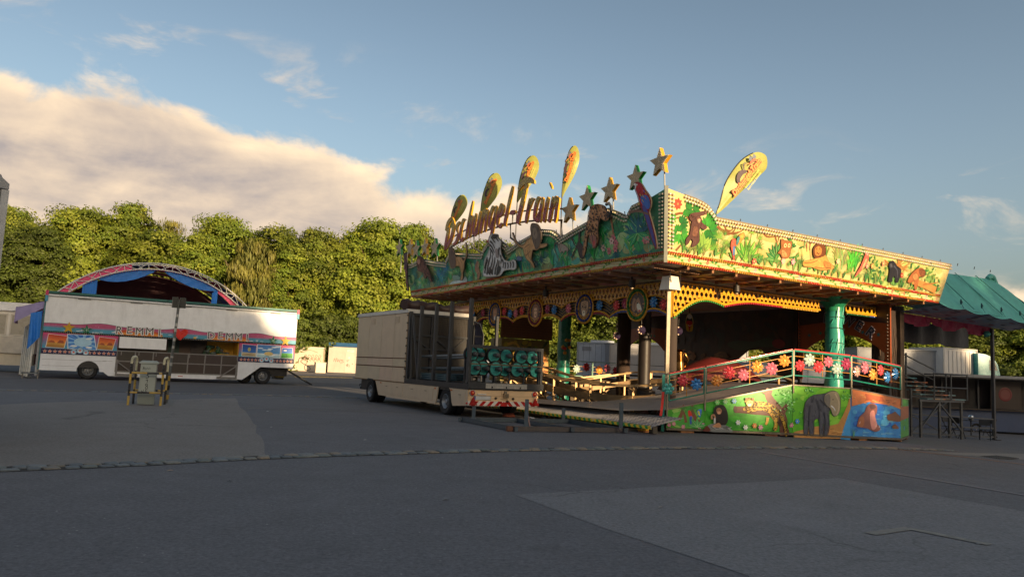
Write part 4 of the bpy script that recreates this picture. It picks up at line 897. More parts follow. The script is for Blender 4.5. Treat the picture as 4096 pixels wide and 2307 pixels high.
b=MB(); q=gnd(2035,1666); b.T=frame(q,U,V); b.box(-.18,.18,-.1,.1,0,.07,L((150,78,56))); b.box(-.16,.16,-.08,.08,.07,.12,L((138,70,52))); b.build('wooden_block',None,M_wood,'reddish wooden block on the asphalt behind the trailer wheel','block')
# ================================================================ ELECTRICAL CABINET
E0=Vector((-11.12,22.85,0)); EC=thing('electrical_cabinet',E0,'grey electrical cabinet with black graffiti numbers inside a striped pipe guard','cabinet'); ev=Vector((.93,.37,0)).normalized(); ew=Vector((-.37,.93,0)).normalized(); F=frame(E0,ev,ew)
GC=L((176,184,178)); cw,cd=.46,.38
b=MB(F); b.box(.0,cw,0,cd,.02,.34,L((140,148,142))); b.box(.01,cw-.01,.01,cd-.01,.34,1.24,GC); b.build('housing',EC,M_paint)
b=MB(F); b.box(.03,cw-.03,-.006,.009,.36,.98,GC); b.box(.03,cw-.03,-.006,.009,1.0,1.22,GC); b.box(cw-.01,cw+.004,.03,cd-.03,.36,1.22,L((128,134,132))); b.build('door',EC,M_paint)
b=MB(F); b.extr([(-.03,-.03,1.24),(cw+.03,-.03,1.24),(cw+.03,cd+.03,1.24),(-.03,cd+.03,1.24)],(0,0,.04),GC); b.add([(-.03,-.03,1.28),(cw+.03,-.03,1.28),(cw+.03,cd+.03,1.28),(-.03,cd+.03,1.28),(.04,.04,1.33),(cw-.04,.04,1.33),(cw-.04,cd-.04,1.33),(.04,cd-.04,1.33)],[(0,1,5,4),(1,2,6,5),(2,3,7,6),(3,0,4,7),(4,5,6,7)],L((162,170,164))); b.build('lid',EC,M_paint)
p=Paint(Plane(F((0,-.006,0)),ev,-ew),.0015); K=(26,26,28)
p.stroke([(.16,.95),(.22,.965),(.25,.93),(.20,.895),(.25,.875),(.25,.82),(.18,.80)],.020,.016,K); p.stroke([(.19,.735),(.235,.765),(.225,.66)],.018,.016,K)
p.stroke([(.24,.63),(.19,.62),(.20,.58),(.25,.56),(.25,.50),(.20,.49),(.20,.53),(.25,.60),(.22,.635)],.016,.014,K); p.stroke([(.26,.46),(.21,.455),(.205,.42),(.25,.40),(.24,.36)],.016,.014,K); p.stroke([(.10,.44),(.09,.37),(.11,.40),(.14,.40)],.014,.012,K); p.stroke([(.15,.46),(.135,.37)],.012,.012,K)
p.stroke([(.08,1.05),(.10,1.15),(.12,1.05)],.012,.01,K); p.stroke([(.08,1.09),(.16,1.10),(.15,1.05),(.20,1.12),(.22,1.06),(.25,1.12),(.28,1.09),(.25,1.06)],.01,.008,K)
p.build('graffiti',EC)
YB=[L((196,164,84)),L((56,56,58))]; CRM=L((210,204,172))
def striped(b,pts,r,c0=0,cream=False):
    P=smooth([tuple(q) for q in pts],False,5) if len(pts)>2 else [tuple(Vector(pts[0]).lerp(Vector(pts[1]),k/8)) for k in range(9)]
    acc=0
    for i in range(len(P)-1):
        d=(Vector(P[i+1])-Vector(P[i])).length; zz_=P[i][2]
        c=CRM if cream and zz_>1.18 else YB[int((acc+c0)/.34)%2]; b.pipe([P[i],P[i+1]],r,c,8); acc+=d
PG=thing('pipe_guard',F((.2,0,0)),'yellow and black pipe guard rails standing round the grey electrical cabinet','guard rail')
for x in (-.22,.66):
    b=MB(F); striped(b,[(x,-.22,0),(x,-.22,.8),(x,-.22,1.30),(x+.02,-.16,1.41),(x+.04,0,1.43),(x+.06,.30,1.43),(x+.08,.42,1.36),(x+.08,.46,1.2),(x+.08,.46,0)],.036,.1,True); b.build('hoop',PG,M_gloss)
for z,y,c0 in ((.38,-.22,.2),(.96,-.22,0),(.42,.46,.1),(.95,.46,.3)):
    b=MB(F); striped(b,[(-.22+(.08 if y>0 else 0),y,z),(.66+(.08 if y>0 else 0),y,z)],.03,c0); b.build('rail',PG,M_gloss)
# sign pole beside it
q=gnd(664,1612); SP=thing('sign_pole',q,'thin grey pole with two dark box signs seen edge-on beside the electrical cabinet','pole')
b=MB(); b.pipe([q,q+Vector((.06,0,1.6)),q+Vector((.12,0,3.32))],.04,L((108,112,112)),8); 
for k in range(7): z=1.2+k*.26+R.uniform(-.05,.05); b.pipe([q+Vector((.06*z/1.6,0,z)),q+Vector((.06*(z+.1)/1.6,0,z+R.uniform(.05,.14)))],.0415,L((188,188,184)),8)
for k in range(3): b.pipe([q+Vector((.02,0,.12+k*.3)),q+Vector((.03,0,.27+k*.3))],.046,YB[k%2],8)
b.build('post',SP,M_steel)
for s_ in (-1,1):
    b=MB(frame(q+Vector((.12,0,3.05)),U,V)); b.box(.03 if s_>0 else -.20,.20 if s_>0 else -.03,-.06,.06,0,.34,L((52,56,54))); b.box(.04 if s_>0 else -.19,.19 if s_>0 else -.04,-.068,-.06,.02,.32,L((44,48,46))); b.build('sign_box',SP,M_dark)
# ================================================================ huts at the back of the lot
def hut(name,label,x0p,x1p,ytop,ybot,D,dep,col,cat='hut'):
    a=atD(x0p,ybot,D); c=atD(x1p,ybot,D*1.0); d=Vector((c.x-a.x,c.y-a.y,0)); w_=d.length; d.normalize(); n=Vector((-d.y,d.x,0)); top_=atD(x0p,ytop,D).z
    z0_=gz(a.x,a.y); o=thing(name,(a.x,a.y,z0_),label,cat); F=frame((a.x,a.y,0),d,n); b=MB(F); b.box(0,w_,0,dep,z0_+.05,top_,col); b.box(.1,w_-.1,.1,dep-.1,z0_-.2,z0_+.05,L((60,60,60))); b.build('wall',o,M_paint)
    return o,F,w_,z0_,top_,Plane(F((0,0,0)),d,-n)
o,F,w_,z0_,zt,pl=hut('graffiti_hut','low cream container hut sprayed with looping graffiti by the trees',1150,1288,1388,1484,68,2.4,L((206,192,170)))
b=MB(F); b.box(-.05,w_+.05,-.05,2.5,zt,zt+.12,L((214,202,182))); b.build('roof',o,M_paint)
p=Paint(pl,.003,.0006); K=(70,48,44); z=z0_
p.stroke([(.9,z+.7),(1.0,z+1.2),(1.7,z+1.3),(1.1,z+.9),(1.9,z+.45),(2.0,z+.2),(1.6,z+.15),(1.5,z+.5),(1.7,z+.8)],.06,.05,(44,40,40))
p.stroke([(1.3,z+1.75),(1.9,z+1.95),(2.6,z+1.75)],.04,.03,(100,90,80)); p.stroke([(.6,z+1.8),(1.0,z+1.85),(1.3,z+1.7)],.04,.03,(100,90,80))
for k in range(5):
    a=1.4+k*.32; p.stroke([(a,z+1.0),(a+.06,z+1.5),(a+.25,z+1.45),(a+.08,z+1.2),(a+.28,z+.95)],.035,.03,(120,60,50)); p.stroke([(a-.1,z+1.1),(a+.3,z+1.25)],.025,.02,(110,60,50))
p.build('graffiti',o)
o,F,w_,z0_,zt,pl=hut('toilet_hut','white toilet cabin with blue roof fascia and door marked DAMEN by the trees',1309,1480,1385,1490,68,2.6,L((190,180,166)),'toilet cabin')
b=MB(F); b.box(-.03,w_+.03,-.04,2.7,zt+.04,zt+.38,L((34,80,120))); b.box(.02,w_,-.0,2.6,zt,zt+.04,L((40,40,40))); b.build('roof_fascia',o,M_paint)
b=MB(F); b.box(1.55,2.3,-.03,-.002,z0_+.12,z0_+1.85,L((198,190,176))); dd=b.build('door',o,M_paint)
b=MB(F); b.box(2.17,2.27,-.05,-.031,z0_+.88,z0_+.92,BLACK); b.build('handle',dd,M_dark)
p=Paint(pl,.003,.0006); z=z0_
p.put([(1.68,z+1.95),(2.28,z+1.95),(2.28,z+2.12),(1.68,z+2.12)],(226,222,214)); p.text('DAMEN',1.98,z+2.035,.15,(60,52,48))
p.stroke([(.50,z+1.0),(.56,z+1.32),(.68,z+1.0),(.74,z+1.36)],.03,.03,(130,70,60)); p.stroke([(.80,z+1.32),(.86,z+1.0),(.95,z+1.25),(1.02,z+.98),(1.1,z+1.26)],.03,.03,(130,70,60)); p.stroke([(1.38,z+1.2),(1.15,z+1.18),(1.42,z+1.02),(1.1,z+.94)],.03,.03,(130,70,60))
p.build('lettering',o)
p=Paint(Plane(F((0,-.03,0)),U*0+pl.d,-Vector((-pl.d.y,pl.d.x,0))),.003,.0006)
p.stroke([(1.7,z+1.05),(1.72,z+1.25)],.03,.03,K); p.stroke([(1.78,z+1.03),(1.82,z+1.22),(1.92,z+1.22)],.03,.02,K); p.stroke([(1.65,z+.72),(1.8,z+.9),(1.7,z+.6),(1.9,z+.85),(1.95,z+.6),(1.7,z+.75)],.03,.02,(44,40,40)); p.put([(1.82,z+1.32),(1.96,z+1.32),(1.96,z+1.5),(1.82,z+1.5)],(220,216,206))
p.build('graffiti',dd)
q=atD(1262,1484,66); b=MB(frame((q.x,q.y,gz(q.x,q.y)),U,V)); b.box(0,.9,0,.5,.02,.9,L((190,180,160))); b.box(.05,.85,-.02,0,.45,.85,L((200,190,168))); b.box(-.02,.92,-.02,.52,.9,.95,L((176,168,150))); b.build('utility_box',None,M_paint,'small cream utility box standing between the two huts','utility box')
# dark lattice fence between/behind the huts
q=atD(1240,1400,71); FN=thing('wooden_fence',(q.x,q.y,gz(q.x,q.y)),'dark brown slatted fence behind the cream hut under the trees','fence'); F=frame((q.x-14,q.y,gz(q.x,q.y)),Vector((1,0,0)),Vector((0,1,0)))
for k in range(7):
    b=MB(F); b.box(0,30,-.03,.0,.1+k*.30,.34+k*.30,tuple(c*R.uniform(.8,1.2) for c in L((52,44,38)))); b.build('slat',FN,M_wood)
for k in range(11):
    b=MB(F); b.box(k*3.0,k*3+.1,.0,.1,0,2.25,L((44,38,34))); b.build('post',FN,M_wood)
q=gnd(1180,1508); b=MB(frame((q.x,q.y,gz(q.x,q.y)),U,V)); b.box(0,4.5,0,.2,0,.12,L((198,176,130))); b.build('timber_beam',None,M_wood,'pale timber beam lying on the asphalt behind the long trailer','timber')
# ================================================================ JUNGLE RIDE : canopy
C0=Vector((4.31,21.0,0)); ZF=4.78; RU,RV=13.87,17.52; TI=.216
RIDE=thing('jungle_ride',C0+U*7+V*8.7,'large jungle themed fairground ride with painted canopy fascia and lattice arches','fairground ride')
RF=frame(C0,U,V); CC=C0+ZZ*ZF
FL=Plane(CC,V,-U,TI); FR=Plane(CC,U,-V,TI)
z1=lambda x,y:(1550+x*.46584,550+y*.46584); z2=lambda x,y:(2600+x*.46584,550+y*.46584); z4=lambda x,y:(2550+x*.46584,1200+y*.46584)
z4b=lambda x,y:(1620+x*.21362,900+y*.21362); z5b=lambda x,y:(2050+x*.25233,850+y*.25233); z3=lambda x,y:(1800+x*.38865,1050+y*.38865)
PLp=[(-.43,1.99),(.23,1.84),(.77,1.77),(1.09,1.72),(1.25,1.58),(1.34,1.48),(1.55,1.55),(1.74,1.65),(2.15,1.82),(2.5,1.80),(3.31,1.56),(4.06,1.42),(4.85,1.25),(5.0,1.40),(5.25,1.56),(5.86,1.67),(6.3,1.62),(6.72,1.54),(7.46,1.42),(8.2,1.25),(8.38,1.45),(8.83,1.68),(9.2,1.74),(9.6,1.70),(10.0,1.5),(10.21,1.28),(11.35,1.42),(12.56,1.58),(13.0,1.57),(13.3,1.42),(13.44,1.24),(14.67,1.42),(15.72,1.62),(16.3,1.60),(17.0,1.52),(17.86,1.60)]
PRp=[(-.43,1.99),(.28,1.91),(.7,1.87),(.99,1.82),(1.2,1.76),(1.38,1.66),(1.5,1.56),(1.60,1.47),(5,1.47),(9,1.47),(14.17,1.47)]
def fascia(pl,prof,L_,col,name):
    b=MB(); out=[(0,0)]+[(L_,0)]+prof[::-1]
    b.extr([pl.pt(s,t,-.06) for s,t in out],pl.n*.06,L(col),side=L((120,124,120)))
    return b.build(name,RIDE,M_mural)
fl=fascia(FL,PLp,RV,(80,150,112),'left_fascia'); fr=fascia(FR,PRp,RU,(206,186,126),'right_fascia')
fl['label']='dark green jungle mural fascia on the entrance side'; fr['label']='cream jungle mural fascia with apes, lion and palms'
b=MB(); b.beam(CC+ZZ*.0,FL.pt(-.44,2.05,0)-U*0,.10,.10,L((150,152,140))); b.build('corner_post',RIDE,M_paint)
# bands and bulbs along the bottom of the fascias
for pl,L_,par,bg in ((FL,RV,fl,(196,192,150)),(FR,RU,fr,(222,204,140))):
    p=Paint(pl,.004,.00003); p.put([(0,.04),(L_,.04),(L_,.26),(0,.26)],bg)
    s=.4
    while s<L_-.5:
        p.stroke([(s-.35,.15),(s-.1,.17),(s+.1,.13),(s+.4,.15)],.018,.012,(150,96,52))
        k=R.random()
        for d_ in (-1,1): p.leaf(s,.15,(.5 if d_>0 else 2.6),.20,.085,(38,118,48),(150,190,90)); 
        p.leaf(s+.12,.14,-.4,.18,.075,(52,132,50),(170,200,100))
        if int(s*2)%2==0: p.flower(s+.48,.15,.075,6,R.choice([(190,80,80),(130,150,170),(200,140,120)]))
        s+=R.uniform(.62,.8)
    p.build('leaf_border',par)
    b=MB(); OR,YE=L((176,58,28)),L((178,136,42))
    for row,t,ph in ((0,.285,0),(1,.245,.5),(2,.045,1.1),(3,.01,.6)):
        n=int(L_/.092)
        for k in range(n):
            s=.04+k*.092; c=(OR,YE)[(int((s+ph)/1.12)+ (1 if row in(1,) else 0))%2]
            b.ball(pl.pt(s,t,.035),.038,tuple(q*R.uniform(.88,1.1) for q in c))
    b.build('bulb_border',par,M_bulb,kind='stuff')
# two rows of clear bulbs along the upper edge and the corner
def along(prof,step):
    out=[];acc=0
    for i in range(len(prof)-1):
        a,c=Vector(prof[i]),Vector(prof[i+1]); l=(c-a).length; t=step-acc if i else 0
        while t<=l: out.append(tuple(a.lerp(c,t/l))); t+=step
        acc=(l-(t-step))
    return out
for pl,prof,par in ((FL,PLp,fl),(FR,PRp,fr)):
    b=MB(); pr2=prof[1:]
    for dz,ph in ((-.055,0),(-.16,.06)):
        q=[(s+ph,t+dz) for s,t in pr2]
        for s,t in along(q,.118): b.ball(pl.pt(s,t,.045),.047,tuple(c*R.uniform(.85,1.1) for c in L((204,192,168))))
    for k in range(15):
        for d_ in (.10,.22): t=.42+k*.102; b.ball(pl.pt(d_-.216*t,t,.045),.045,tuple(c*R.uniform(.85,1.1) for c in L((204,192,168))))
    b.build('clear_bulbs',par,M_bulb,kind='stuff')
    b=MB(); 
    for i in range(1,len(prof)-1):
        b.beam(pl.pt(prof[i][0],prof[i][1],-.03),pl.pt(prof[i+1][0],prof[i+1][1],-.03),.10,.03,L((128,120,104)))
    for k in range(14 if pl is FR else 10):
        s=1.5+k*1.2; t=np.interp(s,[q[0] for q in prof],[q[1] for q in prof]); b.box(*[0]*6,(0,0,0)) if False else b.pipe([pl.pt(s,t,-.05),pl.pt(s,t+.10,-.05)],.014,L((70,66,60)),6)
    b.build('edge_trim',par,M_paint,kind='stuff')
def inpoly(q,P):
    x,y=q;c=False
    for i in range(len(P)):
        (x1_,y1_),(x2_,y2_)=P[i-1],P[i]
        if (y1_>y)!=(y2_>y) and x<(x2_-x1_)*(y-y1_)/(y2_-y1_)+x1_: c=not c
    return c
def spots(p,poly,n,col,r,rng=(.6,1.3)):
    xs=[q[0] for q in poly];ys=[q[1] for q in poly]; k=0;tr=0
    while k<n and tr<n*30:
        tr+=1; q=(R.uniform(min(xs),max(xs)),R.uniform(min(ys),max(ys)))
        if inpoly(q,poly): p.ell(q[0],q[1],r*R.uniform(*rng),r*R.uniform(*rng)*.8,col,R.uniform(0,3),7); k+=1
def edgeline(p,P,col,w=.016):
    P=list(P)+[P[0]]; p.stroke(P,w,w,tuple(c*.45 for c in (col if max(col)<=1 else L(col))),1)
def fur(p,P,col,n,l=.07,w=.018,ang=-1.2):
    base=col if max(col)<=1 else L(col); xs=[q[0] for q in P];ys=[q[1] for q in P];k=0;tr=0
    y0_,y1_=min(ys),max(ys)
    while k<n and tr<n*20:
        tr+=1; q=(R.uniform(min(xs),max(xs)),R.uniform(y0_,y1_)); a=ang+R.uniform(-.5,.5); e=(q[0]+math.cos(a)*l,q[1]+math.sin(a)*l)
        if inpoly(q,P) and inpoly(e,P):
            f=R.uniform(.5,.85) if R.random()<.5 else R.uniform(1.15,1.7); p.stroke([q,e],w,w*.3,tuple(min(1,c*f) for c in base)); k+=1
# ---- right fascia painting
p=Paint(FR,.006,.00003); S=lambda pts:p.px(z2,pts)
for k in range(130):   # airbrushed ground of pale greens and ochres
    s=R.uniform(.2,13.6); t=R.uniform(.34,1.25); c=R.choice([(190,180,120),(172,176,114),(204,184,114),(182,166,100),(150,164,98),(208,190,130)])
    p.ell(s,t,R.uniform(.2,.55),R.uniform(.08,.2),c,n=16)
for k in range(60): s=R.uniform(9,13.6); p.ell(s,R.uniform(.35,1.25),R.uniform(.1,.35),R.uniform(.06,.14),R.choice([(150,172,96),(112,150,78),(170,170,104)]),n=12)
BR=(124,78,44)
for st in ([(215,660),(280,650),(330,700),(340,760)],[(150,740),(230,690),(290,690)],[(560,770),(640,800),(720,830),(800,790)],[(580,760),(660,830),(720,800),(740,740)],[(600,790),(690,820),(760,810)],[(640,750),(650,790),(690,800),(720,770)],[(960,800),(1000,850),(1070,850)],[(1070,840),(1090,920),(1085,990)],[(1105,850),(1095,900)],[(1340,890),(1345,980)],[(1375,900),(1365,970)],[(220,970),(300,880)]): p.stroke(S(st),.075,.03,BR)
for x,y,rr,a in ((310,610,.30,-.2),(370,620,.32,-.5),(265,740,.30,.3),(265,830,.34,-.9),(510,720,.34,.5),(510,790,.40,-.7),(530,850,.32,-1.2),(480,760,.3,2.2),(180,690,.22,-.4),(185,860,.25,0),(235,800,.2,2)):
    q=S([(x,y)])[0]; p.monst(q[0],q[1],rr,a,R.choice([(44,118,40),(58,138,46),(34,100,40)]),(26,70,28))
q=S([(237,570)])[0]; p.flower(q[0],q[1],.17,8,(186,70,50),(220,130,80))
for x,y,rr in ((590,860,.30),(545,960,.32),(625,985,.32),(730,860,.16),(870,820,.18),(925,815,.18),(940,870,.16),(930,940,.26),(945,1040,.2),(650,910,.15),(1270,1080,.2),(380,960,.16),(300,960,.14),(825,870,.16)):
    q=S([(x,y)])[0]; p.stroke([q,(q[0],q[1]-rr*1.0)],.025,.02,(110,126,60)); p.fan(q[0],q[1],rr,19,R.choice([(96,144,52),(120,160,66),(78,126,52)]),-.4,3.55,.09)
q=S([(815,1065)])[0]
for a in (.5,.85,1.2,1.5,1.8,2.15,2.5): p.leaf(q[0],q[1],a,.62+.1*math.sin(a),.15,R.choice([(84,150,48),(110,170,60),(64,128,44)]),(170,200,96))
q=S([(1085,1060)])[0]
for a in (1.6,1.9,2.2,2.5,2.8,3.1): p.leaf(q[0],q[1],a,.60,.16,R.choice([(50,112,56),(76,136,66)]),(150,180,110))
for x,y,h in ((430,1000,.7),(460,990,.62)):
    q=S([(x,y)])[0]; p.leaf(q[0],q[1],1.9,h,.22,(120,158,66),(76,112,50)); p.leaf(q[0],q[1],1.2,h*.8,.2,(136,170,74),(86,120,56))
for x,y,h,n,c in ((1280,1120,.4,12,(70,120,54)),(1510,1020,.5,10,(110,140,60)),(1590,1140,.9,26,(136,156,84)),(1640,1130,.8,18,(150,160,96)),(1720,1150,1.0,34,(70,168,52)),(1690,1160,.7,22,(86,180,60)),(1750,1150,.8,20,(60,150,50)),(1320,950,.5,10,(140,158,96)),(1660,1200,.3,12,(150,170,90))):
    q=S([(x,y)])[0]; p.tuft(q[0],q[1],h,n,c,.45)
for k in range(150):
    x=R.choice([R.uniform(1790,2000),R.uniform(1180,1290),R.uniform(2230,2500),R.uniform(2230,2500),R.uniform(1800,2010)]); y=(985 if x>1700 else 870)+ (x-1790)*.2*(x>1700)+R.uniform(0,210)
    q=S([(x,y)])[0]
    if .34<q[1]<1.26 and q[0]<13.5: p.leaf(q[0],q[1],R.uniform(0,6.28),R.uniform(.12,.24),.07,R.choice([(40,104,46),(60,126,54),(86,130,60),(34,90,52),(110,130,60)]))
for st in ([(2010,1060),(2100,1080),(2180,1040),(2230,1060)],[(2090,1060),(2150,1130),(2200,1120)],[(2120,1050),(2150,1100),(2220,1090)]):
    for d_ in range(4): p.stroke(S([(x+R.uniform(-14,14),y+R.uniform(-20,40)) for x,y in st]),.035,.015,(166,112,56))
for k in range(70):
    s_=.5+k*.187+R.uniform(-.1,.1); ty=R.random()
    if ty<.45: p.tuft(s_,.33,R.uniform(.2,.5),9,R.choice([(70,116,50),(96,130,60),(120,136,70),(56,104,52)]),.6,.08)
    elif ty<.7:
        for a in range(3): p.leaf(s_,R.uniform(.34,.5),R.uniform(.3,2.8),R.uniform(.16,.34),.09,R.choice([(66,124,52),(88,140,60),(48,100,50)]),(150,180,100))
    elif ty<.85: p.fan(s_,R.uniform(.5,1.1),R.uniform(.12,.24),13,R.choice([(86,130,56),(110,146,70)]),0,6.28,.1)
    else: p.stroke([(s_,.35),(s_+.1,.7),(s_-.05,1.1)],.03,.015,R.choice([(130,90,50),(96,120,60)]))
# animals
def animal(pts,col,n=3):
    P=smooth(S(pts),True,n); p.put(P,col); fur(p,P,col,26); edgeline(p,P,col)
for st in ([(385,720),(350,690),(345,672),(400,660),(440,650),(462,645)],[(420,740),(455,770),(475,760)]): p.stroke(S(st),.16,.11,(88,58,52))
animal([(395,690),(430,700),(432,740),(412,800),(415,850),(408,900),(372,930),(345,935),(358,890),(340,870),(320,905),(298,920),(300,870),(330,830),(343,760),(355,710)],(86,56,50))
animal([(370,760),(400,770),(395,840),(355,845),(355,800)],(116,78,62)); animal([(385,690),(405,672),(428,690),(425,720),(405,735),(388,720)],(96,64,56)); animal([(398,700),(420,698),(418,728),(402,728)],(190,150,120))
animal([(455,640),(472,634),(476,650),(462,660)],(120,84,66))
animal([(1112,900),(1118,868),(1142,880),(1175,888),(1205,895),(1205,930),(1195,970),(1190,1010),(1165,1035),(1125,1032),(1108,1000),(1085,990),(1112,950)],(150,96,54)); animal([(1120,960),(1160,985),(1165,1020),(1125,1020)],(186,134,84))
for x in (1150,1182): q=S([(x,925)])[0]; p.ell(*q,.065,.065,(226,190,130)); p.ell(*q,.028,.028,(40,26,20))
animal([(1310,1060),(1390,1045),(1440,1015),(1490,1005),(1520,1060),(1570,1112),(1530,1130),(1450,1135),(1380,1112),(1308,1102)],(206,146,74)); animal([(1395,1022),(1388,960),(1410,920),(1445,903),(1480,918),(1497,960),(1490,1005),(1460,1022),(1420,1032)],(104,58,28)); animal([(1405,1000),(1405,950),(1440,930),(1462,960),(1455,1000),(1425,1015)],(186,120,60)); p.stroke(S([(1420,985),(1435,1000),(1448,985)]),.03,.02,(50,26,18)); animal([(1480,1060),(1530,1080),(1540,1115),(1490,1110)],(176,116,60)); p.stroke(S([(1310,1075),(1380,1070),(1430,1050)]),.03,.02,(130,80,40)); p.stroke(S([(1400,1110),(1470,1120),(1540,1120)]),.03,.02,(130,80,40))
for x in (1418,1445): q=S([(x,955)])[0]; p.ell(*q,.02,.02,(40,24,16))
animal([(2045,1070),(2070,1055),(2092,1075),(2112,1108),(2142,1130),(2136,1180),(2115,1240),(2095,1235),(2090,1190),(2070,1200),(2065,1235),(2033,1230),(2040,1180),(2045,1130),(2036,1100)],(30,30,38)); animal([(2048,1085),(2065,1080),(2068,1110),(2050,1115)],(70,70,78)); p.stroke(S([(2080,1100),(2110,1140),(2110,1200)]),.05,.03,(64,66,80))
p.stroke(S([(2240,1230),(2330,1260),(2400,1290),(2440,1310)]),.20,.26,(178,122,62)); p.stroke(S([(2330,1260),(2420,1250),(2460,1240)]),.06,.03,(150,98,50))
animal([(2198,1232),(2230,1170),(2280,1125),(2322,1120),(2352,1150),(2340,1192),(2300,1192),(2290,1232),(2275,1302),(2255,1290),(2255,1230),(2220,1247)],(150,90,48)); animal([(2300,1130),(2345,1140),(2345,1185),(2310,1180)],(110,64,38)); animal([(2240,1190),(2270,1160),(2290,1200),(2260,1225)],(176,118,70))
for pts,c in (([(690,880),(715,865),(725,900),(715,960),(712,1040),(700,1045),(692,980),(680,930)],(206,90,70)),([(700,940),(716,930),(712,1000),(700,1010)],(80,120,170)),([(760,830),(790,815),(797,845),(770,890),(735,925),(722,920),(735,870)],(222,150,70)),([(735,860),(758,850),(745,905),(725,920)],(70,130,130)),([(1835,1000),(1858,995),(1862,1040),(1840,1090),(1790,1150),(1738,1200),(1790,1110),(1815,1050)],(202,96,80)),([(1836,1040),(1850,1050),(1825,1110),(1800,1130)],(226,150,110)),([(1830,985),(1862,990),(1850,1015)],(226,140,130))): animal(pts,c,2)
for x,y,c in ((880,1060,(206,90,80)),(1130,1060,(230,170,160)),(1215,1065,(226,150,160)),(2148,1180,(170,50,50)),(1850,1100,(220,130,120)),(1895,1100,(220,150,90)),(1990,1080,(210,130,100)),(1600,1060,(220,180,150))): q=S([(x,y)])[0]; p.flower(q[0],q[1],.11,6,c)
p.build('mural',fr)
# ---- left fascia painting
p=Paint(FL,.006,.00003); p.g=2.1
def topz(s): return np.interp(s,[q[0] for q in PLp],[q[1] for q in PLp])
DG=[(44,108,82),(60,136,92),(36,96,88),(82,142,90),(104,140,92),(34,90,80),(122,146,100),(56,124,112)]
for k in range(320):
    s=R.uniform(.35,17.3); t=R.uniform(.36,topz(s)-.32); p.ell(s,t,R.uniform(.12,.4),R.uniform(.06,.22),R.choice(DG+[(118,124,84),(96,104,70),(120,110,72)]),R.uniform(-.4,.4),12)
for k in range(46):
    s=.6+k*.37+R.uniform(-.1,.1); m_=topz(s)-.32; ty=R.random()
    if ty<.4: p.tuft(s,.34,R.uniform(.35,.8)*min(1,m_),14,R.choice([(26,110,64),(20,96,84),(60,130,60),(16,84,70)]),.5,.09)
    elif ty<.6:
        t=R.uniform(.4,max(.5,m_-.2)); p.fan(s,t,R.uniform(.25,.4),12,R.choice([(14,80,72),(24,104,60),(10,64,70)]),0,6.28,.16)
    elif ty<.8: p.monst(s,R.uniform(.5,max(.6,m_)),R.uniform(.2,.34),R.uniform(0,6.28),R.choice([(20,92,60),(34,116,66)]),(10,40,34))
    else:
        for a in range(3): p.leaf(s,.4,R.uniform(.5,2.6),R.uniform(.3,.6),.16,R.choice([(22,98,76),(40,120,64)]),(120,170,110))
S=lambda pts:p.px(z5b,pts)
q=S([(1990,330)])[0]
for a in np.linspace(.2,2.9,9): p.leaf(q[0],q[1],a,.62,.12,R.choice([(14,86,84),(22,106,90),(16,72,88)]))
for a in (-.3,3.4,-.7,3.8): p.leaf(q[0],q[1],a,.55,.16,(24,110,70),(100,160,90))
p.stroke(S([(1570,60),(1590,200),(1610,340)]),.09,.06,(120,80,56))
for x,y in ((1610,400),(1650,480),(1450,560),(1540,610),(1640,570),(1580,450),(2110,440),(2150,430)): q=S([(x,y)])[0]; p.flower(q[0],q[1],.13,6,R.choice([(170,110,104),(190,140,130),(150,84,90)]),(90,50,50))
for x,y in ((1290,640),(1380,330),(1440,350),(600,640),(640,740),(480,620),(860,760)): q=S([(x,y)])[0]; p.tuft(q[0],q[1]-.2,.5,14,(26,112,58),.6,.1)
def an(pts,col,n=3):
    P=smooth(S(pts),True,n); p.put(P,col); fur(p,P,col,14); edgeline(p,P,col)
p.stroke(S([(1085,260),(1070,360),(1075,480)]),.10,.09,(40,34,36)); p.stroke(S([(950,400),(1000,500),(1050,560)]),.08,.07,(40,34,36)); an([(1040,480),(1080,470),(1120,520),(1140,620),(1150,700),(1110,730),(1075,690),(1050,600)],(44,38,40)); p.stroke(S([(1030,540),(990,620),(950,710)]),.07,.05,(46,40,40)); p.stroke(S([(1085,700),(1090,750),(1130,770)]),.07,.05,(46,40,40))
an([(735,500),(780,490),(850,520),(895,560),(895,610),(850,600),(830,640),(800,610),(770,640),(745,580)],(120,108,98)); p.stroke(S([(745,520),(690,480),(680,560),(720,680),(740,740)]),.05,.03,(70,60,56)); p.stroke(S([(870,600),(890,690)]),.05,.03,(90,80,72))
an([(80,700),(120,690),(160,720),(150,760),(90,760)],(70,84,110)); p.stroke(S([(85,700),(60,640)]),.05,.03,(190,160,90)); p.stroke(S([(140,690),(110,610)]),.05,.03,(190,160,90))
S=lambda pts:p.px(z4b,pts)
an([(1350,700),(1380,670),(1410,720),(1400,800),(1420,900),(1400,1010),(1370,1020),(1370,920),(1330,850),(1330,760)],(120,86,68))
an([(890,1060),(960,1040),(1080,1020),(1150,960),(1170,1070),(1000,1110),(850,1120)],(150,176,186)); an([(900,950),(1000,940),(1050,1000),(940,1040)],(90,120,110))
for x,y in ((720,920),(780,820),(690,1000),(640,900)):
    q=S([(x,y)])[0]; p.fan(q[0],q[1],.45,12,R.choice([(10,90,110),(16,110,120),(8,70,90)]),0,6.28,.18)
p.stroke(S([(1220,660),(1270,800),(1310,1040)]),.06,.05,(80,70,56)); q=S([(1220,660)])[0]; p.fan(q[0],q[1],.5,10,(30,96,70),-.6,3.7,.14)
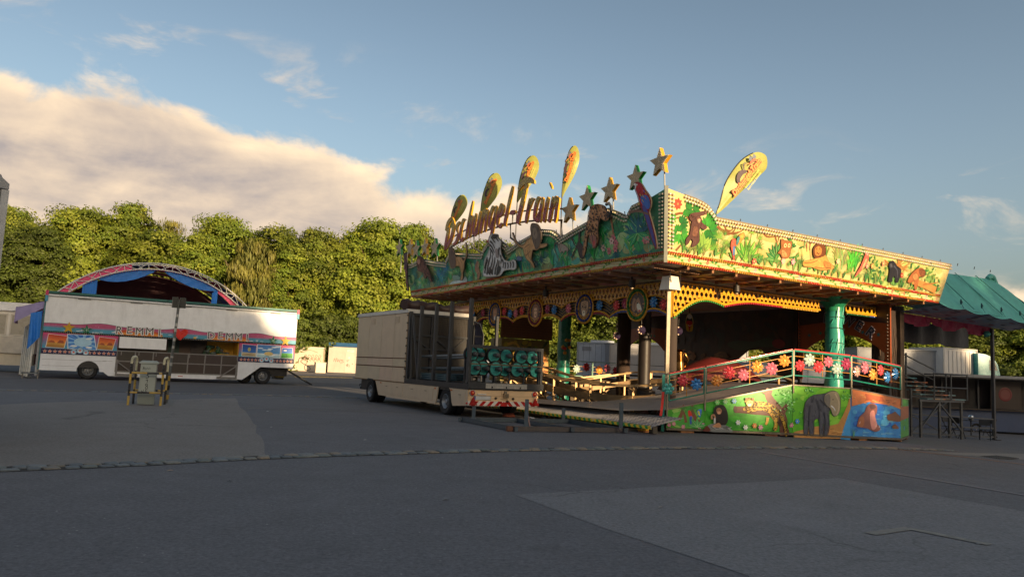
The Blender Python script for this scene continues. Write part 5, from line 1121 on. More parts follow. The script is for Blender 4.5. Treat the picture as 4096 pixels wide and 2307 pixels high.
for k in range(260):
    s_=R.uniform(.4,17.2); t_=R.uniform(.36,topz(s_)-.3); a=R.uniform(.6,2.5); l_=R.uniform(.08,.3); p.stroke([(s_,t_),(s_+math.cos(a)*l_*.5+.03,t_+math.sin(a)*l_*.5),(s_+math.cos(a)*l_,t_+math.sin(a)*l_*.8)],.022,.006,R.choice([(110,170,110),(70,150,130),(150,180,110),(16,48,44),(24,60,50)]))
p.build('mural',fl)
# ---- cut-out animal boards standing proud of the left fascia
def cutout(name,zf,outline,col,details,off=.16,th=.05,n=3):
    P=smooth([FL.px(*zf(*q),off) for q in outline],True,n)
    b=MB(); b.extr([FL.pt(s,t,off-th) for s,t in P],FL.n*th,tuple(min(.8,c*1.8) for c in L(col)),side=L((60,54,50)))
    s0=sum(q[0] for q in P)/len(P); t0=sum(q[1] for q in P)/len(P); b.beam(FL.pt(s0,min(t0,1.0),0),FL.pt(s0,min(t0,1.0),off-th),.05,.05,L((60,60,60)))
    o=b.build(name,fl,M_mural); q=Paint(FL,off+.002,.0003); q.g=1.8; q.Sx=lambda pts:[FL.px(*zf(*a),off) for a in pts]; fur(q,P,col,60,.10,.03); edgeline(q,P,col,.03); details(q,P); q.build('painting',o); return o
def zeb(q,P):
    K=(28,26,28)
    for st in ([(1500,900),(1520,760),(1560,640)],[(1540,930),(1560,760),(1600,600),(1610,480)],[(1590,930),(1610,800),(1640,680),(1640,560)],[(1640,930),(1650,820),(1680,700),(1690,600)],[(1690,930),(1700,820),(1730,720),(1740,640)],[(1740,850),(1760,740),(1770,660)],[(1600,440),(1640,500),(1660,560)],[(1590,360),(1640,420),(1680,520)],[(1600,300),(1650,350),(1690,440)],[(1620,220),(1660,280),(1700,330)],[(1690,190),(1720,250),(1760,300)],[(1790,560),(1810,640),(1800,720)],[(1830,640),(1850,720),(1840,800)],[(1880,690),(1890,760),(1880,820)],[(1930,700),(1940,760),(1930,810)],[(1980,690),(1990,740),(1980,800)],[(2030,680),(2040,740),(2030,800)],[(1500,820),(1520,700),(1550,600)],[(1570,900),(1590,780)],[(1620,900),(1630,820)],[(1780,420),(1760,480),(1770,560)]): q.stroke(q.Sx(st),.085,.045,K)
    q.blob(q.Sx([(1700,450),(1745,445),(1750,500),(1760,600),(1720,610),(1705,540)]),(120,112,110)); q.blob(q.Sx([(1650,180),(1730,180),(1735,230),(1680,260),(1640,230)]),(40,38,40)); q.blob(q.Sx([(1740,780),(1790,770),(1800,830),(1760,920),(1720,940)]),(26,34,36))
cutout('zebra_board',z4b,[(1475,950),(1480,800),(1500,650),(1560,520),(1590,400),(1570,270),(1600,190),(1660,165),(1730,180),(1742,240),(1792,290),(1802,360),(1792,420),(1802,520),(1830,600),(1880,660),(1960,680),(2040,650),(2080,700),(2082,800),(2040,830),(1940,830),(1850,860),(1800,930),(1700,955)],(206,198,186),zeb)
def lion1(q,P):
    q.blob(q.Sx([(300,195),(330,172),(380,182),(420,230),(447,320),(450,420),(440,510),(410,560),(380,582),(350,520),(320,430),(300,330),(290,260)]),(84,72,62)); q.blob(q.Sx([(325,260),(365,240),(395,300),(400,380),(370,420),(335,370)]),(112,98,84))
    for k in range(12): x=300+R.uniform(0,140); y=R.uniform(200,540); q.stroke(q.Sx([(x,y),(x+R.uniform(-15,15),y+60)]),.03,.01,(48,40,36))
    for st in ([(200,560),(240,520),(290,500)],[(220,680),(260,640),(300,600)],[(250,600),(260,680),(300,760)]): q.stroke(q.Sx(st),.03,.015,(110,80,52))
cutout('lion_board',z5b,[(300,190),(330,170),(380,180),(422,230),(449,320),(455,420),(445,500),(500,495),(550,490),(545,530),(480,555),(430,560),(390,592),(330,585),(312,640),(300,740),(330,800),(352,870),(330,865),(280,780),(230,740),(200,680),(180,620),(165,560),(110,535),(30,440),(0,330),(8,330),(50,440),(120,515),(190,500),(240,430),(290,400),(300,330),(290,260)],(168,130,88),lion1,n=2)
def leo(q,P):
    spots(q,P,120,(44,32,28),.035); q.blob(q.Sx([(1745,850),(1790,840),(1808,890),(1795,935),(1775,945),(1765,900)]),(120,80,70)); q.stroke(q.Sx([(1755,800),(1770,850),(1775,900)]),.04,.02,(30,26,26)); q.blob(q.Sx([(1775,890),(1795,885),(1795,920),(1780,925)]),(150,60,60))
cutout('leopard_board',z1,[(1730,640),(1760,590),(1810,573),(1860,590),(1880,628),(1902,690),(1880,712),(1850,702),(1830,690),(1812,740),(1806,800),(1812,880),(1797,935),(1775,947),(1765,900),(1745,880),(1735,830),(1715,860),(1707,940),(1690,1010),(1678,1000),(1690,900),(1700,820),(1718,740)],(170,124,88),leo,off=.2,n=2)
b=MB(); P=[FL.pt(*FL.px(*z1(*a),.18),.18) for a in [(1895,690),(1920,640),(1920,590),(1900,565),(1878,575)]]; b.pipe(P,.05,L((60,64,70)),8); b.build('leopard_tail',fl,M_mural)
def par(q,P):
    q.blob(q.Sx([(2180,500),(2235,500),(2258,560),(2250,612),(2210,602),(2185,560)]),(44,84,150)); q.blob(q.Sx([(2190,590),(2225,600),(2262,720),(2302,880),(2306,940),(2270,850),(2230,720)]),(60,60,120))
    for k in range(16): x=2150+R.uniform(0,80); y=R.uniform(440,580); q.stroke(q.Sx([(x,y),(x+12,y+22)]),.03,.015,R.choice([(190,60,70),(110,24,40),(70,100,170),(200,150,60)]))
    q.blob(q.Sx([(2120,400),(2140,395),(2140,430),(2128,445)]),(216,206,190)); q.blob(q.Sx([(2118,412),(2130,415),(2126,445),(2115,440)]),(30,28,28)); q.ell(*q.Sx([(2148,405)])[0],.025,.025,(240,236,220)); q.stroke(q.Sx([(2080,640),(2160,630),(2250,660)]),.09,.05,(96,72,60))
cutout('parrot_board',z1,[(2122,398),(2150,384),(2182,400),(2212,450),(2242,490),(2262,540),(2258,600),(2245,640),(2268,720),(2303,860),(2312,950),(2300,945),(2265,850),(2235,740),(2200,640),(2170,580),(2150,500),(2130,450)],(150,36,50),par,off=.2,n=2)
def lion2(q,P):
    q.blob(q.Sx([(830,430),(870,420),(910,480),(950,600),(960,700),(940,790),(880,802),(850,730),(830,600)]),(80,64,56))
    for k in range(10): x=840+R.uniform(0,90); y=R.uniform(460,720); q.stroke(q.Sx([(x,y),(x+8,y+60)]),.03,.01,(46,38,34))
    for st in ([(980,640),(1010,700),(1040,800)],[(1040,640),(1080,740),(1080,860)]): q.stroke(q.Sx(st),.04,.02,(116,84,56))
cutout('lion_board',z4b,[(830,430),(870,418),(912,480),(950,600),(1000,590),(1060,610),(1095,670),(1135,600),(1148,480),(1132,340),(1142,340),(1160,480),(1148,610),(1112,700),(1110,800),(1082,900),(1087,980),(1062,1036),(1040,1022),(1060,920),(1040,830),(1020,765),(960,765),(935,795),(880,804),(850,730),(830,600)],(164,126,86),lion2,n=2)
def ape(q,P):
    for k in range(30): x=230+R.uniform(0,220); y=R.uniform(600,1000); a=(x,y); 
    spots(q,P,50,(60,38,38),.05); q.blob(q.Sx([(245,640),(290,640),(300,700),(270,740),(245,700)]),(150,110,96))
cutout('ape_board',z4b,[(228,640),(260,580),(310,600),(350,660),(380,740),(440,840),(480,960),(502,1062),(460,1020),(420,940),(385,1005),(350,950),(330,880),(240,842),(224,740)],(104,70,62),ape)
cutout('bird_board',z4b,[(-20,560),(10,520),(30,560),(38,700),(40,850),(45,1000),(60,1200),(50,1230),(30,1100),(10,900),(-8,760),(-18,640)],(74,58,76),lambda q,P:spots(q,P,20,(120,60,70),.05))
# ================================================================ roof, soffit
b=MB(RF); b.box(.3,RU-.1,.3,RV-.1,ZF+.06,ZF+.16,L((70,74,74))); b.build('roof_deck',RIDE,M_dark)
b=MB(RF)
for k in range(14):
    for j in range(18):
        b.add([(k*RU/14,j*RV/18,ZF-.02),((k+1)*RU/14,j*RV/18,ZF-.02),((k+1)*RU/14,(j+1)*RV/18,ZF-.02),(k*RU/14,(j+1)*RV/18,ZF-.02)],[(3,2,1,0)],tuple(c*R.uniform(.75,1.25) for c in L((196,168,142))))
sf=b.build('soffit',RIDE,M_wood)
p=Paint(Plane(RF((0,0,ZF-.022)),U,-V),.001); p.g=2.4
class SP_:                                            # ceiling plane for painted blotches
    def pt(s,a,c,off=0): return RF((a,c,ZF-.022-off))
p.p=SP_()
for k in range(420):
    if R.random()<.55: a,c=R.uniform(.1,1.8),R.uniform(.1,17.3)
    else: a,c=R.uniform(.1,13.7),R.uniform(.1,1.8)
    p.ell(a,c,R.uniform(.05,.22),R.uniform(.04,.14),R.choice([(120,96,50),(70,84,60),(120,62,50),(60,70,86),(150,110,60),(50,44,40),(96,60,66),(130,120,90)]),R.uniform(0,3),8)
p.build('ceiling_painting',sf,kind='stuff')
for k in range(17):
    b=MB(RF); y=.55+k*1.0; b.box(.02,1.95,y-.04,y+.04,ZF-.12,ZF-.0225,L((140,104,80))); b.build('soffit_rib',sf,M_wood)
for k in range(13):
    b=MB(RF); x=.9+k*1.0; b.box(x-.04,x+.04,.02,1.8,ZF-.12,ZF-.0225,L((140,96,62))); 
    for j in range(14): b.ball((x,.08+j*.125,ZF-.125),.016,L((190,160,110)))
    b.build('soffit_rib',sf,M_wood)
for pos in ((1.0,2.6),(1.0,7.5),(4.0,1.0)):
    b=MB(RF); b.lathe((pos[0],pos[1],ZF-.02),(0,0,-1),[(.03,0),(.03,.18),(.10,.20),(.12,.40),(.06,.44),(0,.44)],L((40,36,34)),12); b.ball((pos[0],pos[1],ZF-.46),.06,L((190,170,140))); b.build('spot_lamp',RIDE,M_dark)
# ================================================================ lattice valances
I0=(1.92,1.74); ZL=4.56; YL=L((206,150,34)); YD=L((150,100,24))
def lattice(pl,s0,s1,low,cell=.205,name='lattice_valance'):
    b=MB(); fr_=.62; nrow=8
    for r in range(nrow):
        t1=ZL-r*cell; t0=t1-cell; s=s0-(cell/2 if r%2 else 0)
        while s<s1-.02:
            a,c=max(s,s0),min(s+cell,s1); m_=(a+c)/2
            if c-a>.05 and t1>max(low(a),low(c))+.03:
                lo=lambda q:max(t0,low(q))
                h=t1-max(lo(a),lo(c)); cx_,cz_=m_,(t1+max(t0,low(m_)))/2; rx,rz=(c-a)*.34,h*.36
                out=[(a,lo(a)),(c,lo(c)),(c,t1),(a,t1)]
                corners=[out[0],((a+c)/2,lo((a+c)/2)),out[1],(c,(lo(c)+t1)/2),out[2],((a+c)/2,t1),out[3],(a,(lo(a)+t1)/2)]
                ang=[225,270,315,0,45,90,135,180]; inn=[(cx_+rx*math.cos(math.radians(q))*1.05,cz_+rz*math.sin(math.radians(q))*1.05) for q in ang]
                vs=[pl.pt(q[0],q[1],0) for q in corners+inn]+[pl.pt(q[0],q[1],-.05) for q in inn]
                b.add(vs,[(i,(i+1)%8,8+(i+1)%8,8+i) for i in range(8)],tuple(k*R.uniform(.88,1.1) for k in YL)); b.add(vs,[(8+i,8+(i+1)%8,16+(i+1)%8,16+i) for i in range(8)],YD)
                if h>cell*.8:
                    for q in ((a,t1),(a+cell*.5,t0)): 
                        if s0+.03<q[0]<s1: b.ball(pl.pt(q[0],q[1],.012),.02,L((150,60,24)))
            s+=cell
    return b.build(name,RIDE,M_gloss)
LL=Plane(RF((I0[0],I0[1],0)),V,-U); LR=Plane(RF((I0[0],I0[1],0)),U,-V)
nodes=[(.12,3.48),(3.06,3.53),(5.98,3.52),(9.53,3.56),(12.7,3.60),(15.2,3.6)]
def lowL(s):
    for (a,za),(c,zc_) in zip(nodes,nodes[1:]):
        if a<=s<=c:
            t=(s-a)/(c-a); return za+(zc_-za)*t+.23*abs(math.sin(2*math.pi*t))**.75
    return nodes[0][1] if s<nodes[0][0] else nodes[-1][1]
BAND=.43
bandtop=lambda s:lowL(s)+BAND
lv=lattice(LL,.06,15.1,bandtop)
b=MB()
N=150; ss=[.06+(15.04)*k/N for k in range(N+1)]
b.add([LL.pt(s,lowL(s),-.06) for s in ss]+[LL.pt(s,bandtop(s),-.06) for s in ss],[(k,k+1,N+2+k,N+1+k) for k in range(N)],L((26,24,30)))
b.build('flower_band',RIDE,M_paint)
for f,r_,c in ((lowL,.035,YL),(bandtop,.025,YL)):
    b=MB(); b.pipe([LL.pt(s,f(s),.01) for s in ss],r_,c,6); b.build('arch_moulding',lv,M_gloss)
b=MB()
for j in (1,2,3): b.pipe([LL.pt(s,lowL(s)+BAND*j/4,-.03) for s in ss],.008,L((190,150,60)),5)
b.build('wires',lv,M_gloss)
b=MB(); BC=[L((50,90,170)),L((170,40,70)),L((200,160,50)),L((150,36,60)),L((60,140,70))]
k=0; s=.1
while s<15: b.ball(LL.pt(s,lowL(s)-.055,.01),.036,BC[sum(1 for q in nodes if q[0]<s)-1]); s+=.085
b.build('bulb_border',lv,M_bulb,kind='stuff')
b=MB(); b.box(0,0,0,0,0,0,YL) if 0 else None
b.beam(LL.pt(.0,ZL+.03,0),LL.pt(15.15,ZL+.03,0),.06,.06,L((96,80,50))); b.beam(LR.pt(.0,ZL+.03,0),LR.pt(11.6,ZL+.03,0),.06,.06,L((96,80,50))); b.beam(LL.pt(.0,ZL,.02),LL.pt(.0,3.42,.02),.07,.07,YL); b.build('valance_rail',RIDE,M_gloss)
# flowers as ornaments -------------------------------------------------
FCOL={'o':(232,150,66),'r':(208,70,74),'p':(206,110,126),'b':(58,128,190),'w':(176,196,186),'t':(70,160,150),'m':(160,60,90),'c':(196,150,140)}
FM={}
def flower_mesh(kind,petals=8,r=.19):
    key=(kind,petals)
    if key in FM: return FM[key]
    b=MB(); c=L(FCOL[kind]); lt=tuple(min(1,q*1.5+.03) for q in c)
    for k in range(petals):
        a=2*math.pi*k/petals; ca,sa=math.cos(a),math.sin(a); w_=r*2.0/petals*1.5
        pr=[(.02,0,0),(r*.35,w_*.42,.02),(r*.72,w_*.62,.03),(r*.92,w_*.36,.02),(r,0,.008),(r*.92,-w_*.36,.02),(r*.72,-w_*.62,.03),(r*.35,-w_*.42,.02),(r*.55,0,.055)]
        vs=[(x*ca-y*sa,-z,x*sa+y*ca) for x,y,z in pr]
        b.add(vs,[(i,(i+1)%8,8) for i in range(8)],c,sm=False); b.add([(x*ca-y*sa,.012,x*sa+y*ca) for x,y,z in pr[:8]],[tuple(range(8))],c)
    b.lathe((0,-.015,0),(0,-1,0),[(r*.26,0),(r*.2,.035),(0,.05)],lt,10)
    FM[key]=b.mesh('flower',mats=[M_bulb]); return FM[key]
def flower(par,pos,nrm,kind,petals=8,sc=1.0):
    o=bpy.data.objects.new('flower',flower_mesh(kind,petals)); COL.objects.link(o); o.parent=par; o.location=pos-LOC[par]
    o.rotation_euler=(0,0,math.atan2(nrm.x,-nrm.y)); o.rotation_euler.rotate_axis('Y',R.uniform(0,1)); o.scale=(sc,sc,sc); return o
pat='rbmrbpbmrpbrmbprbmrb'
i=0; s=.35
while s<14.8:
    near=min(abs(s-(a[0]+c[0])/2) for a,c in zip(nodes,nodes[1:]))
    if near>.62 and min(abs(s-q[0]) for q in nodes)>.2: flower(lv,LL.pt(s,lowL(s)+BAND*.5,.02),-U,pat[i%len(pat)],8,1.0); i+=1
    s+=.47
# medallions
def medallion(s,z,ring,face,big=1.0):
    rx,rz=.52*big,.55*big; b=MB(); E_=lambda k,q:[LL.pt(s+rx*k*math.cos(t),z+rz*k*math.sin(t),q) for t in [2*math.pi*i/36 for i in range(36)]]
    b.extr(E_(.96,-.02),LL.n*.05,L((26,22,30))); o=b.build('medallion',RIDE,M_paint)
    b=MB(); b.pipe(E_(1,.04),.035,YL,6,closed=True); b.pipe(E_(.72,.045),.018,YL,6,closed=True); b.build('moulding',o,M_gloss)
    b=MB()
    for i in range(44): t=2*math.pi*i/44; b.ball(LL.pt(s+rx*.85*math.cos(t),z+rz*.85*math.sin(t),.04+.02*(i%2)),.055,tuple(c*R.uniform(.7,1.3) for c in L(ring)))
    b.build('wreath',o,M_gloss,kind='stuff')
    q=Paint(LL,.036,.0006); q.g=1.8; f=lambda pts:[(s+x*.5*big,z+y*.5*big) for x,y in pts]
    q.ell(s,z,rx*.66,rz*.66,(40,34,38),n=24); face(q,f); q.build('animal_head',o)
    b=MB(); 
    for t in (0,math.pi/2,math.pi,-math.pi/2): b.beam(LL.pt(s+rx*.55*math.cos(t),z+rz*.55*math.sin(t),.05),LL.pt(s+rx*.75*math.cos(t),z+rz*.75*math.sin(t),.05),.025,.025,YL)
    b.build('spoke',o,M_gloss); return o
def f_wolf(q,f): q.blob(f([(-.45,-.35),(-.3,.1),(-.1,.45),(.1,.3),(.35,.45),(.5,.1),(.5,-.3),(.3,-.5),(.1,-.35),(-.1,-.55),(-.3,-.5)]),(130,98,76)); q.blob(f([(-.45,-.35),(-.25,0),(0,.1),(.05,-.2),(-.15,-.45),(-.35,-.5)]),(206,186,166)); q.ell(*f([(-.02,.08)])[0],.04,.025,(30,24,20)); q.blob(f([(-.4,-.42),(-.15,-.38),(-.2,-.52)]),(150,50,50)); q.stroke(f([(.1,.3),(.3,0),(.25,-.35)]),.05,.02,(84,60,48))
def f_leo(q,f): q.blob(f([(-.4,.45),(-.2,.5),(0,.55),(.2,.5),(.4,.45),(.42,.1),(.3,-.35),(.12,-.6),(-.12,-.6),(-.3,-.35),(-.42,.1)]),(150,122,96)); P=f([(-.35,.4),(.35,.4),(.3,-.2),(-.3,-.2)]); spots(q,P,40,(50,38,34),.02); q.blob(f([(-.15,-.2),(.15,-.2),(.18,-.5),(0,-.58),(-.18,-.5)]),(190,170,150)); [q.ell(*f([(x,.08)])[0],.035,.022,(30,26,20)) for x in (-.18,.18)]; q.blob(f([(-.07,-.28),(.07,-.28),(0,-.38)]),(60,34,34))
def f_lion(q,f): q.blob(f([(0,.65),(.3,.55),(.45,.2),(.4,-.2),(.25,-.6),(0,-.65),(-.25,-.6),(-.4,-.2),(-.45,.2),(-.3,.55)]),(116,78,60)); q.blob(f([(0,.35),(.2,.3),(.22,0),(.15,-.35),(0,-.45),(-.15,-.35),(-.22,0),(-.2,.3)]),(182,146,116)); [q.ell(*f([(x,.1)])[0],.03,.02,(30,24,20)) for x in (-.11,.11)]; q.blob(f([(-.08,-.18),(.08,-.18),(0,-.28)]),(60,36,34))
def f_kang(q,f): q.blob(f([(0,.6),(.12,.35),(.25,.6),(.3,.2),(.22,-.2),(.1,-.5),(-.1,-.5),(-.22,-.2),(-.3,.2),(-.2,.55),(-.1,.35)]),(150,110,84)); q.blob(f([(-.1,-.2),(.1,-.2),(.1,-.48),(-.1,-.48)]),(206,190,176)); [q.ell(*f([(x,.05)])[0],.03,.02,(26,22,20)) for x in (-.12,.12)]
for (s,z,rc,fc) in ((1.6,3.9,(30,110,44),f_wolf),(4.5,3.9,(30,50,120),f_leo),(7.76,3.88,(116,24,56),f_lion),(11.0,3.92,(26,60,120),f_kang)): medallion(s,z,rc,fc)
# right lattice
def lowR(s):
    if s<2.3: t=(s-.1)/2.2; return 3.48+.52*t+.34*math.sin(math.pi*max(0,min(1,t)))
    t=min(1,(s-2.3)/1.6); return 4.0+.22*math.sin(t*math.pi/2)
lr=lattice(LR,.06,7.25,lowR,.205)
lr2=lattice(LR,8.8,11.6,lambda s:4.27,.27,'lattice_valance')
ss=[.06+7.2*k/80 for k in range(81)]
b=MB(); b.pipe([LR.pt(s,lowR(s),.015) for s in ss],.04,YL,6); b.pipe([LR.pt(s,ZL-.01,.015) for s in (.06,7.25)],.03,YL,6); b.build('arch_moulding',lr,M_gloss)
b=MB(); s=.1
while s<7.2: b.ball(LR.pt(s,lowR(s)-.065,.015),.04,L((60,140,60)) if s<2.3 else (L((170,36,60)) if s<5.2 else L((206,160,60)))); s+=.09
b.build('bulb_border',lr,M_bulb,kind='stuff')
b=MB(); b.pipe([LR.pt(s,4.26,.015) for s in (8.8,11.6)],.04,YL,6); s=8.85
while s<11.6: b.ball(LR.pt(s,4.2,.015),.04,L((40,100,60)) if s<10.2 else L((50,80,150))); s+=.09
b.build('bulb_border',lr2,M_bulb,kind='stuff')
# ================================================================ SIGN "Dschungel-Train"
GL={ # brush strokes per letter: (points, width factor); x advance, x-height = 1
'D':([[(.10,.95),(.22,1.28),(.52,1.42)],[(.34,1.02),(.26,.5),(.22,.05)],[(.52,1.42),(.74,1.0),(.66,.42),(.22,.05)]],.86),
's':([[(.40,.98),(.20,.86),(.24,.60),(.40,.42),(.30,.12),(.06,.04)]],.46),
'c':([[(.44,.92),(.24,.98),(.12,.62),(.12,.22),(.26,.02),(.44,.14)]],.50),
'h':([[(.34,1.62),(.22,.9),(.12,.02)],[(.18,.5),(.32,.92),(.44,.94),(.42,.5),(.40,.02)]],.56),
'u':([[(.16,.98),(.10,.5),(.14,.08),(.28,.06),(.42,.4)],[(.48,.98),(.42,.5),(.44,.02)]],.58),
'n':([[(.14,.98),(.12,.5),(.08,.02)],[(.12,.5),(.28,.92),(.42,.94),(.42,.5),(.42,.02)]],.58),
'g':([[(.44,.92),(.24,.98),(.10,.62),(.14,.18),(.28,.10),(.42,.5)],[(.48,.98),(.42,.3),(.34,-.36),(.10,-.46)]],.58),
'e':([[(.12,.46),(.36,.62),(.40,.88),(.26,.98),(.12,.66),(.12,.22),(.26,.02),(.44,.18)]],.52),
'l':([[(.34,1.62),(.22,.9),(.12,.14),(.24,.02)]],.36),
'-':([[(.04,.50),(.36,.56)]],.42),
'T':([[(-.06,1.42),(.16,1.66),(.52,1.74),(.92,1.62)],[(.46,1.58),(.32,.9),(.20,.10),(.32,.02)]],.62),
'r':([[(.16,.98),(.12,.5),(.08,.02)],[(.12,.5),(.28,.92),(.42,.96)]],.46),
'a':([[(.42,.92),(.22,.98),(.10,.62),(.12,.18),(.26,.06),(.42,.5)],[(.46,.98),(.42,.4),(.46,.02)]],.58),
'i':([[(.18,.98),(.12,.5),(.12,.02)],[(.24,1.36),(.25,1.46)]],.32)}
SGP=Plane(C0-U*.45+V*0,V,-U)
SG=thing('ride_sign',SGP.pt(9,6.2),'arched Dschungel-Train lettering in yellow and dark red bulbs above the fascia','sign')
def signmat():
    M=bpy.data.materials.new('sign_bulb_face'); M.use_nodes=True; t=M.node_tree; b=t.nodes['Principled BSDF']
    vc=t.nodes.new('ShaderNodeVertexColor'); vc.layer_name='Col'; vo=t.nodes.new('ShaderNodeTexVoronoi'); vo.inputs['Scale'].default_value=17; tcn=t.nodes.new('ShaderNodeTexCoord'); t.links.new(tcn.outputs['Object'],vo.inputs['Vector'])
    mr=t.nodes.new('ShaderNodeMapRange'); mr.inputs[1].default_value=.1; mr.inputs[2].default_value=.6; mr.inputs[3].default_value=1.5; mr.inputs[4].default_value=.45; t.links.new(vo.outputs['Distance'],mr.inputs[0])
    mu=t.nodes.new('ShaderNodeVectorMath'); mu.operation='SCALE'; t.links.new(vc.outputs[0],mu.inputs[0]); t.links.new(mr.outputs[0],mu.inputs['Scale']); t.links.new(mu.outputs[0],b.inputs['Base Color']); b.inputs['Roughness'].default_value=.3
    bu=t.nodes.new('ShaderNodeBump'); bu.inputs['Strength'].default_value=.6; bu.inputs['Distance'].default_value=.03; bu.invert=True; t.links.new(vo.outputs['Distance'],bu.inputs['Height']); t.links.new(bu.outputs[0],b.inputs['Normal']); return M
M_sign=signmat()
word='Dschungel-Train'; tot=sum(GL[c][1] for c in word); SPAN=8.75; kx=SPAN/tot
def base(s): return 6.46+.42*max(0,1-((s-9.0)/4.5)**2)
pos=0; SL=.30
for ch in word:
    st,adv=GL[ch]; hx=.92
    b=MB()
    for pts in st:
        P=smooth(pts,False,6); lf=[];rt=[]; hw=.088*(1.25 if ch in'DT' else 1)
        if ch=='i' and len(pts)==2: hw=.13
        for i,(x,y) in enumerate(P):
            sx=13.40-(pos+x)*kx-SL*y*hx*.55+.10; z=base(sx)+y*hx
            e=.55+.45*min(1,min(i,len(P)-1-i)/3)
            nx_,nz_=(.25,1.05) if (abs(pts[-1][0]-pts[0][0])>abs(pts[-1][1]-pts[0][1])*1.3 or len(pts)==2) else (1.0,.55)
            if len(pts)==2: nx_=.8
            lf.append((sx+nx_*hw*e,z+nz_*hw*e)); rt.append((sx-nx_*hw*e,z-nz_*hw*e))
        n_=len(P); F_=[SGP.pt(s,z,.035) for s,z in lf+rt]; Bk=[SGP.pt(s,z,-.035) for s,z in lf+rt]
        for i in range(n_-1):
            zm=(lf[i][1]+lf[i+1][1])/2; fy=(zm-base(lf[i][0]))/hx
            c=L((206,168,60)) if fy>.78 else (L((180,96,50)) if fy>.66 else L((178,34,48)))
            b.add([F_[i],F_[i+1],F_[n_+i+1],F_[n_+i]],[(0,1,2,3)],c,0)
        ring=list(range(n_))+list(range(2*n_-1,n_-1,-1))
        b.add(F_+Bk,[(ring[i],ring[(i+1)%len(ring)],2*n_+ring[(i+1)%len(ring)],2*n_+ring[i]) for i in range(len(ring))],L((214,160,40)),1)
        b.add(Bk,[(i,n_+i,n_+i+1,i+1) for i in range(n_-1)],L((150,120,60)),1)
    b.build('letter',SG,[M_sign,M_gloss]); pos+=adv
b=MB(); GS=L((92,90,84))
arcp=[SGP.pt(s,base(s)+h,-.16) for h in (.12,) for s in np.linspace(13.2,4.8,16)]; b.pipe(arcp,.035,GS,6); b.pipe([SGP.pt(s,base(s)+.52,-.16) for s in np.linspace(13.2,4.8,16)],.03,GS,6)
for s in np.linspace(13.0,5.0,9): b.pipe([SGP.pt(s,base(s)+.12,-.16),SGP.pt(s,base(s)+.52,-.16)],.025,GS,6)
for s in (4.8,8.15,11.0,13.0):
    z=base(s)+.15; b.pipe([SGP.pt(s,z,-.16),SGP.pt(s,z-.55,-.2),SGP.pt(s-.75 if s<12 else s-1.6,6.05,-.3)],.04,GS,6)
b.build('support_frame',SG,M_steel)
